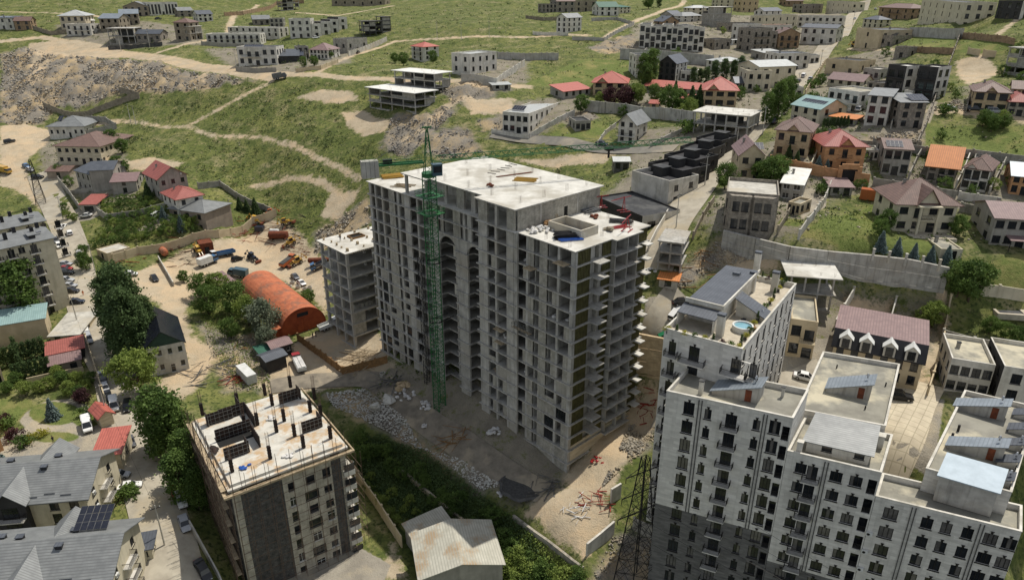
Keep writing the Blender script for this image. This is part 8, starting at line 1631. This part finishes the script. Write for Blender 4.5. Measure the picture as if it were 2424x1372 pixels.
# scrap heaps and stacks in the yards
def scrap(label, px, py, n, rad, mat, ln, seed, name='scrap_heap', cat='scrap'):
    rr = random.Random(seed); p = G(px, py); T = thing(name, label, cat, p)
    for i in range(n):
        a, q_ = rr.uniform(0, 6.28), rad * math.sqrt(rr.random()); l = ln * rr.uniform(.4, 1.2); me = cached(('scr', mat, i % 4, round(ln)), lambda: MB(mat).tube((-l / 2, 0, 0), (l / 2, 0, 0), (.05, .08, .12, .06)[i % 4], 5 if i % 2 else 4).mesh('scrap_bar'))
        x, y = math.cos(a) * q_, math.sin(a) * q_; o = link('scrap_bar', me, T, (x, y, zt(p.x + x, p.y + y) - p.z + .15 + 1.0 * rr.random() * (1 - q_ / rad))); o.rotation_euler = (0, rr.uniform(-.25, .25), rr.uniform(-.6, .6) + (0 if i % 3 else 1.2))
    return T
scrap('heap of red-brown steel beams against the tan wall',570,552,34,7,'rust_red',6,1); scrap('long steel profiles heaped before the slope',650,545,36,9,'rust',8,2); scrap('tangled machine parts at the slope foot',690,548,40,7,'metal_dark',4,3); scrap('rusty frames beside the yellow grader',705,600,30,5,'rust',3,4); scrap('rusty machine parts by dark red cabin',430,600,44,9,'rust',4,5); scrap('dark tangle of parts by the tan wall',450,592,30,8,'metal_dark',3,6); scrap('red-brown pipes lying below the flat garage',305,612,14,6,'rust_red',6,7,'pipe_heap','pipes'); scrap('red steel trusses lying on sandy platform',1415,1195,18,3.5,'rust_red',4,8,'truss_heap','trusses'); scrap('white lath heap beside the red trusses',1375,1200,20,3.5,'bag_white',2,9,'lath_heap','laths'); scrap('red scaffold frames at end of ramp beside apartments',1530,968,24,2.6,'rust_red',3,10,'frame_heap','frames'); scrap('old pylon lattice parts lying on the rubble bank',505,880,40,7,'metal_grey',6,11,'lattice_heap','lattice'); scrap('rusty trestle behind scaffolded building',550,905,22,3,'rust_red',3,12); scrap('boards and scrap beside the dark huts',620,818,34,7,'wood',4,13,'board_heap','boards'); scrap('long timber beams stacked beside the mid-rise pit',858,852,40,4.5,'timber',9,14,'timber_stack','timber'); scrap('dark pipes and profiles heaped on the tower apron',1085,1032,22,3.5,'wood',7,15,'profile_heap','steel'); scrap('steel sheets and battens by the tower corner',1290,1150,24,3.5,'metal_grey',5,16,'batten_stack','battens'); scrap('grey steel beams stacked at tower left foot',925,905,20,3,'metal_grey',8,17,'beam_stack','beams'); scrap('timber scrap heap by the small concrete skeleton',1640,640,30,6,'wood',4,18,'board_heap','boards')
for lb, px_, py_, n, rd, sz, mt, hh in (('white rubble sacks heaped on tower apron by the hoist',960,935,26,2.8,1.1,'bag_white',.8),('two white sack piles beside crane foot',1005,962,16,1.8,1.2,'bag_white',1.0),('round pile of white sacks against tower wall',1172,1025,20,1.6,1.0,'bag_white',1.4),('pink brick pallets stacked near beams',950,917,8,1.8,2.0,'stone_tan',.6),('large white insulation blocks on the verge',908,958,5,2.6,3.2,'concrete_white',.2),('small white heap on the tower road',1005,1008,8,1.0,.8,'bag_white',.4),('white sacks beside the gravel cone',1190,1168,6,1.0,.8,'bag_white',.3),('white plastic bags by the white jeep court',1545,640,8,1.5,.9,'bag_white',.4),('red sacks at the foot of the tower base wall',1412,1090,10,1.6,.8,'paint_red',.4)): heap(lb, px_, py_, 0, n, rd, sz, mt, name='sack_heap' if 'sack' in lb or 'bag' in lb else 'material_heap', cat='heap', pos=G(px_, py_), hh=hh, sq=(1, .8, .6))
T = thing('mortar_bed', 'round bed of dark wet mortar on the apron at tower corner', 'mortar bed', G(1238, 1148)); b = MB('gravel_dark', 'concrete_dark'); n_ = 22
O = lambda r_, z, i: (r_ * math.cos(2 * math.pi * i / n_) * (1 + .06 * math.sin(i * 2.1)), r_ * math.sin(2 * math.pi * i / n_) * (1 + .06 * math.sin(i * 1.7)), z)
b.poly([O(4.2, .22, i) for i in range(n_)]); part('mortar', b, T); b = MB('concrete_dark')
for i in range(n_): b.poly([O(5.0, .02, i), O(5.0, .02, i + 1), O(4.5, .42, i + 1), O(4.5, .42, i)]).poly([O(4.5, .42, i), O(4.5, .42, i + 1), O(4.15, .2, i + 1), O(4.15, .2, i)])
part('rim', b, T)
# ---------------------------------------------------------------- loose stone, debris, scrub (nobody could count these)
def scatter_mesh(name, pts, sizes, mat, seed, flat=.7):
    r = np.random.default_rng(seed); n = len(pts); base = np.array([(1, 0, 0), (-1, 0, 0), (0, 1, 0), (0, -1, 0), (0, 0, 1), (0, 0, -1)], float); F = np.array([(0, 2, 4), (2, 1, 4), (1, 3, 4), (3, 0, 4), (2, 0, 5), (1, 2, 5), (3, 1, 5), (0, 3, 5)])
    ang = r.uniform(0, 6.28, n); v = base[None] * r.uniform(.6, 1.25, (n, 6, 1)) + r.normal(size=(n, 6, 3)) * .18; c, s = np.cos(ang)[:, None], np.sin(ang)[:, None]
    x = v[..., 0] * c - v[..., 1] * s; y = v[..., 0] * s + v[..., 1] * c; v = np.stack([x, y, v[..., 2] * flat], -1) * sizes[:, None, None] * .5 + pts[:, None, :]
    f = (F[None] + (np.arange(n) * 6)[:, None, None]).reshape(-1, 3); me = bpy.data.meshes.new(name); me.vertices.add(n * 6); me.vertices.foreach_set('co', v.astype(np.float32).ravel()); me.loops.add(f.size); me.loops.foreach_set('vertex_index', f.ravel().astype(np.int32)); me.polygons.add(len(f)); me.polygons.foreach_set('loop_start', np.arange(0, f.size, 3)); me.update(); me.materials.append(MATS[mat]); o = link(name, me); o['kind'] = 'stuff'; return o
def in_poly(poly, n, seed):
    r = np.random.default_rng(seed); P = np.array([(p[0], p[1]) for p in poly]); lo, hi = P.min(0), P.max(0); out_ = np.zeros((0, 2))
    while len(out_) < n:
        c = r.uniform(lo, hi, (n * 3, 2)); k = seg_sd(c[:, 0], c[:, 1], poly) > 0; out_ = np.concatenate([out_, c[k]])
    return out_[:n]
def nzv(x, y): return np.sin(x * .19 + 2 * np.sin(y * .11)) * np.sin(y * .23 + 1.4 * np.sin(x * .15))
NZ = True
for i, (poly, n, smin, smax, mt) in enumerate(zip(WR, (7500,900,1300,1000,700,700,1400,1800,2200,700,900,500,250,350,300), (.35,)*15, (1.9,1.3,1.3,1.3,1.6,1.2,.8,.8,.9,.8,.7,1.0,1.0,1.0,1.0), ('rock','rock','rock_grey','rock_grey','rock','rock','rock','concrete_white','rock','rock','rock','rock','rock_grey','rock','rock'))):
    p = in_poly(poly, n, i); r = np.random.default_rng(i); dn = .55 + .75 * nzv(p[:, 0] * 1.6, p[:, 1] * 1.6) + .3 * nzv(p[:, 0] * .5 + 9, p[:, 1] * .5); p = p[r.random(n) < (dn if i != 7 else 1)]; n = len(p); s = smin * .6 + (smax - smin) * r.random(n) ** 3.2 + .15; z = hz(p[:, 0], p[:, 1]) + s * .15 + .1
    o = scatter_mesh('rubble', np.stack([p[:, 0], p[:, 1], z], -1), s, mt, i); o['label'] = 'loose broken stone covering the ground'
p = in_poly(WR[0], 4500, 99); r = np.random.default_rng(99); s = .3 + 1.3 * r.random(4500) ** 2.5; o = scatter_mesh('rubble', np.stack([p[:, 0], p[:, 1], hz(p[:, 0], p[:, 1]) + s * .2 + .1], -1), s, 'rock_grey', 99); o['label'] = 'darker blocks strewn over the rubble slope'
r = np.random.default_rng(3); n = 60000; yy = 150 + 420 * r.random(n) ** 1.1; xx = r.uniform(-1, 1, n) * (.75 * yy + 20); sdv = np.full(n, -1e3)
def fsd(px, py, closed, lines):
    f = np.full(px.shape, -1e3)
    for p in closed: f = np.maximum(f, seg_sd(px, py, p))
    for p, w in lines: f = np.maximum(f, seg_sd(px, py, p, False) + w)
    return f
ROADS = [(gp(p), w) for p, w in (([(415,1372),(352,1140),(293,960),(238,790),(188,620),(132,490),(95,410)],6),([(1545,640),(1625,487),(1750,342),(1886,200),(2048,3)],6),([(1165,318),(1400,350),(1600,352)],4))]
bad = fsd(xx, yy, WD + WP + WR, WT + ROADS)
hill = np.zeros(n)
for pl in ([(230,330),(600,215),(760,200),(900,300),(900,420),(760,500),(640,480),(470,410),(330,390)],[(300,240),(640,190),(700,330),(440,310),(200,290)],[(960,330),(1200,310),(1200,370),(960,380)]): hill = np.maximum(hill, (seg_sd(xx, yy, gp(pl)) > 0) * 1.0)
keep = (bad < -1.2) & (r.random(n) < np.where(hill > 0, 1.0, .22) * (.45 + .55 * nzv(xx, yy)))
xs_, ys_ = xx[keep], yy[keep]; zs_ = hz(xs_, ys_); print('tufts', len(xs_))
szs = r.uniform(.35, 1.0, len(xs_)) ** 1.4 * 2.3; P = []; 
for k in range(12): P.append(np.stack([xs_, ys_, zs_], -1) + r.normal(size=(len(xs_), 3)) * (szs * np.array([.5, .5, .3])[:, None]).T + np.array([0, 0, .25]))
P = np.concatenate(P); o = link('hillside_scrub', leaf_mesh('hillside_scrub', P, .5, 'shrub_leaf', 9)); o['kind'] = 'stuff'; o['label'] = 'low dark scrub dotted over the grassy hillside'
keep2 = (bad < -1) & (r.random(n) < .2); x2, y2 = xx[keep2] + 1.5, yy[keep2] + 2; s2 = .2 + .7 * r.random(len(x2)) ** 3
o = scatter_mesh('field_stone', np.stack([x2, y2, hz(x2, y2) + .1], -1), s2, 'rock', 77); o['label'] = 'pale field stones scattered in the grass'
def grassy(name, pl, n, size, mat, hgt, seed, label):
    p = in_poly(gp(pl), n, seed); r = np.random.default_rng(seed); P = np.stack([p[:, 0], p[:, 1], hz(p[:, 0], p[:, 1]) + hgt * r.random(n)], -1); o = link(name, leaf_mesh(name, P, size, mat, seed)); o['kind'] = 'stuff'; o['label'] = label
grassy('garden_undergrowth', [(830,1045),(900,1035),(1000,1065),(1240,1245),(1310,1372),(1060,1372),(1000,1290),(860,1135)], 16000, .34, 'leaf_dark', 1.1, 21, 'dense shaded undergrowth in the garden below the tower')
grassy('sunlit_undergrowth', [(1090,1290),(1240,1255),(1400,1372),(1100,1372)], 6000, .3, 'leaf_light', .9, 22, 'sunlit weeds in the foreground garden')
grassy('bank_weeds', [(470,740),(510,840),(560,920),(640,930),(640,860),(560,790),(520,690)], 3500, .32, 'leaf_light', .6, 23, 'weeds growing over the rubble bank by the hangar')
grassy('field_grass', [(1895,562),(2085,472),(2110,520),(2080,592),(1990,594)], 1500, .22, 'leaf_light', .3, 24, 'tall grass in the field beside the pale villa')
# ---------------------------------------------------------------- pylons, poles, cables, people
def pylon(label, px, py, h, wb, m='metal_dark', arms=3, rz=.5):
    p = G(px, py); T = thing('power_pylon', label, 'pylon', p, rz); n = 9
    for s in range(n):
        b = MB(m); z0, z1 = h * s / n, h * (s + 1) / n; w0, w1 = wb * (1 - .82 * s / n) / 2, wb * (1 - .82 * (s + 1) / n) / 2
        c0 = [(-w0, -w0, z0), (w0, -w0, z0), (w0, w0, z0), (-w0, w0, z0)]; c1 = [(-w1, -w1, z1), (w1, -w1, z1), (w1, w1, z1), (-w1, w1, z1)]
        for i in range(4): j = (i + 1) % 4; b.tube(c0[i], c1[i], .1, 4).tube(c0[i], c1[j], .05, 3).tube(c0[j], c1[i], .05, 3).tube(c1[i], c1[j], .05, 3)
        part('lattice_section', b, T)
    for k in range(arms):
        z = h * (.62 + .14 * k); L_ = wb * (.9 - .1 * k); part('cross_arm', MB(m).tube((-L_, 0, z), (L_, 0, z), .09, 4).tube((-L_, 0, z), (0, .2, z + 1.2), .06, 3).tube((L_, 0, z), (0, .2, z + 1.2), .06, 3).tube((-L_, 0, z), (-L_, 0, z - 1), .06, 5).tube((L_, 0, z), (L_, 0, z - 1), .06, 5), T)
    return T, p
PT, PP = pylon('tall rusty lattice pylon between tower and apartment blocks', 1500, 1395, 28, 5.2, 'metal_dark')
pylon('lattice mast standing at the bend of the left street', 98, 482, 17, 3.4, 'metal_dark', 2)
def cable(label, a, b_, sag, group=None, r_=.03):
    a = Vector(a); b_ = Vector(b_); B = MB('metal_dark'); pr = a
    for i in range(1, 17): t = i / 16; q_ = a.lerp(b_, t) - Vector((0, 0, sag * 4 * t * (1 - t))); B.tube(pr - a, q_ - a, r_, 3, caps=False); pr = q_
    tag(link('power_cable', B.mesh('power_cable'), None, a), label, 'cable', group)
for k in range(3):
    z = PP.z + 28 * (.62 + .14 * k) - 1
    for s in (-1, 1): cable('power cable sagging from the tall pylon across apartment front', (PP.x + s * 4, PP.y + s * 2, z), (72 + s * 3, 56 - 2 * k, 10 + 3 * k), 2.5, 'power cables from the tall pylon', .025)
def pole(px, py, h, label, m='concrete_pale', group=None):
    p = G(px, py); T = thing('utility_pole', label, 'pole', p, .6, group); part('shaft', MB(m).tube((0, 0, -.5), (0, 0, h), .16, 6, r2=.09), T); part('cross_arm', MB('metal_dark').box(-.8, .8, -.05, .05, h - .7, h - .58), T)
    for x in (-.7, 0, .7): part('insulator', cached('ins', lambda: MB('lamp_glass').tube((0, 0, 0), (0, 0, .2), .05, 5).mesh('insulator')), T, (x, 0, h - .58))
    return Vector((p.x, p.y, p.z + h - .4))
A_ = [pole(x, y, 9, 'concrete utility pole along the left street', group='utility poles along left street') for x, y in ((185,770),(225,640),(255,990),(390,1290),(150,520))]
for a, b_ in ((A_[4], A_[1]), (A_[1], A_[0]), (A_[0], A_[2]), (A_[2], A_[3])): cable('thin cable strung between left street poles', a, b_, .8, 'cables along left street', .02)
B_ = [pole(x, y, 9, 'utility pole standing beside the hill street', group='utility poles along hill street') for x, y in ((1600,540),(1668,440),(1740,372),(1805,318),(1885,228),(1940,165),(1982,112),(2018,62))]
for a, b_ in zip(B_, B_[1:]): cable('thin cable strung above the hill street', a, b_, .8, 'cables along hill street', .02)
for x, y in ((1035,92),(1092,94),(1158,90),(287,122),(355,112),(560,160),(728,165),(310,292),(322,296)): pole(x, y, 9, 'slim utility pole on the open hillside', group='utility poles on the hillside')
def person_mesh(mat):
    V = [(0, 0, .95), (0, 0, 1.2), (0, 0, 1.45), (0, 0, 1.56), (0, .01, 1.68), (0, .01, 1.78), (.1, 0, .88), (.11, .03, .5), (.12, -.02, .08), (.12, .12, .05), (-.1, 0, .88), (-.12, .0, .5), (-.13, -.06, .08), (-.13, .08, .05), (.19, 0, 1.42), (.27, .02, 1.15), (.28, .12, .92), (-.19, 0, 1.42), (-.27, 0, 1.15), (-.26, .1, .92)]
    E_ = [(0, 1), (1, 2), (2, 3), (3, 4), (4, 5), (0, 6), (6, 7), (7, 8), (8, 9), (0, 10), (10, 11), (11, 12), (12, 13), (2, 14), (14, 15), (15, 16), (2, 17), (17, 18), (18, 19)]; Rd = [.15, .16, .15, .06, .1, .08, .1, .075, .05, .045, .1, .075, .05, .045, .075, .05, .04, .075, .05, .04]
    me = bpy.data.meshes.new('body'); me.from_pydata(V, E_, []); o = bpy.data.objects.new('tmp', me); COL.objects.link(o); m = o.modifiers.new('s', 'SKIN'); me.skin_vertices[0].data[0].use_root = True
    for i, q_ in enumerate(Rd): me.skin_vertices[0].data[i].radius = (q_, q_ * .8)
    o.modifiers.new('d', 'SUBSURF').levels = 1; dg = bpy.context.evaluated_depsgraph_get(); em = bpy.data.meshes.new_from_object(o.evaluated_get(dg)); bpy.data.objects.remove(o)
    em.materials.clear(); em.materials.append(MATS[mat]); em.materials.append(MATS['skin'])
    for p in em.polygons: p.material_index = 1 if p.center.z > 1.52 else 0
    return em
PM = {m: person_mesh(m) for m in ('cloth_dark', 'cloth_orange')}
def person(p, rz, m, label):
    T = thing('person', label, 'person', p, rz); link('body', PM[m], T); part('hair', cached('hair', lambda: MB('cloth_dark').prism([(.1 * math.cos(k * .785), .01 + .1 * math.sin(k * .785)) for k in range(8)], 1.72, 1.84).mesh('hair')), T)
person((*atz(806, 571, zm), zm + .01), .3, 'cloth_dark', 'worker in dark clothes standing on the mid-rise roof'); person(G(741, 800), 1.2, 'cloth_dark', 'worker in dark clothes beside the pit edge'); person(G(748, 797), 2.4, 'cloth_dark', 'second worker facing the one at pit edge'); person(G(198, 700), .5, 'cloth_orange', 'person in orange top walking in the left street'); person(G(127, 1047), 1.0, 'cloth_dark', 'person in dark clothes on the lower garden path'); person(G(1545, 1260), 2.0, 'cloth_dark', 'person walking at the foot of apartment block'); person(tw(3.0, 16.4 - 15, 18.65), 1.0, 'cloth_dark', 'worker standing on an open tower floor')
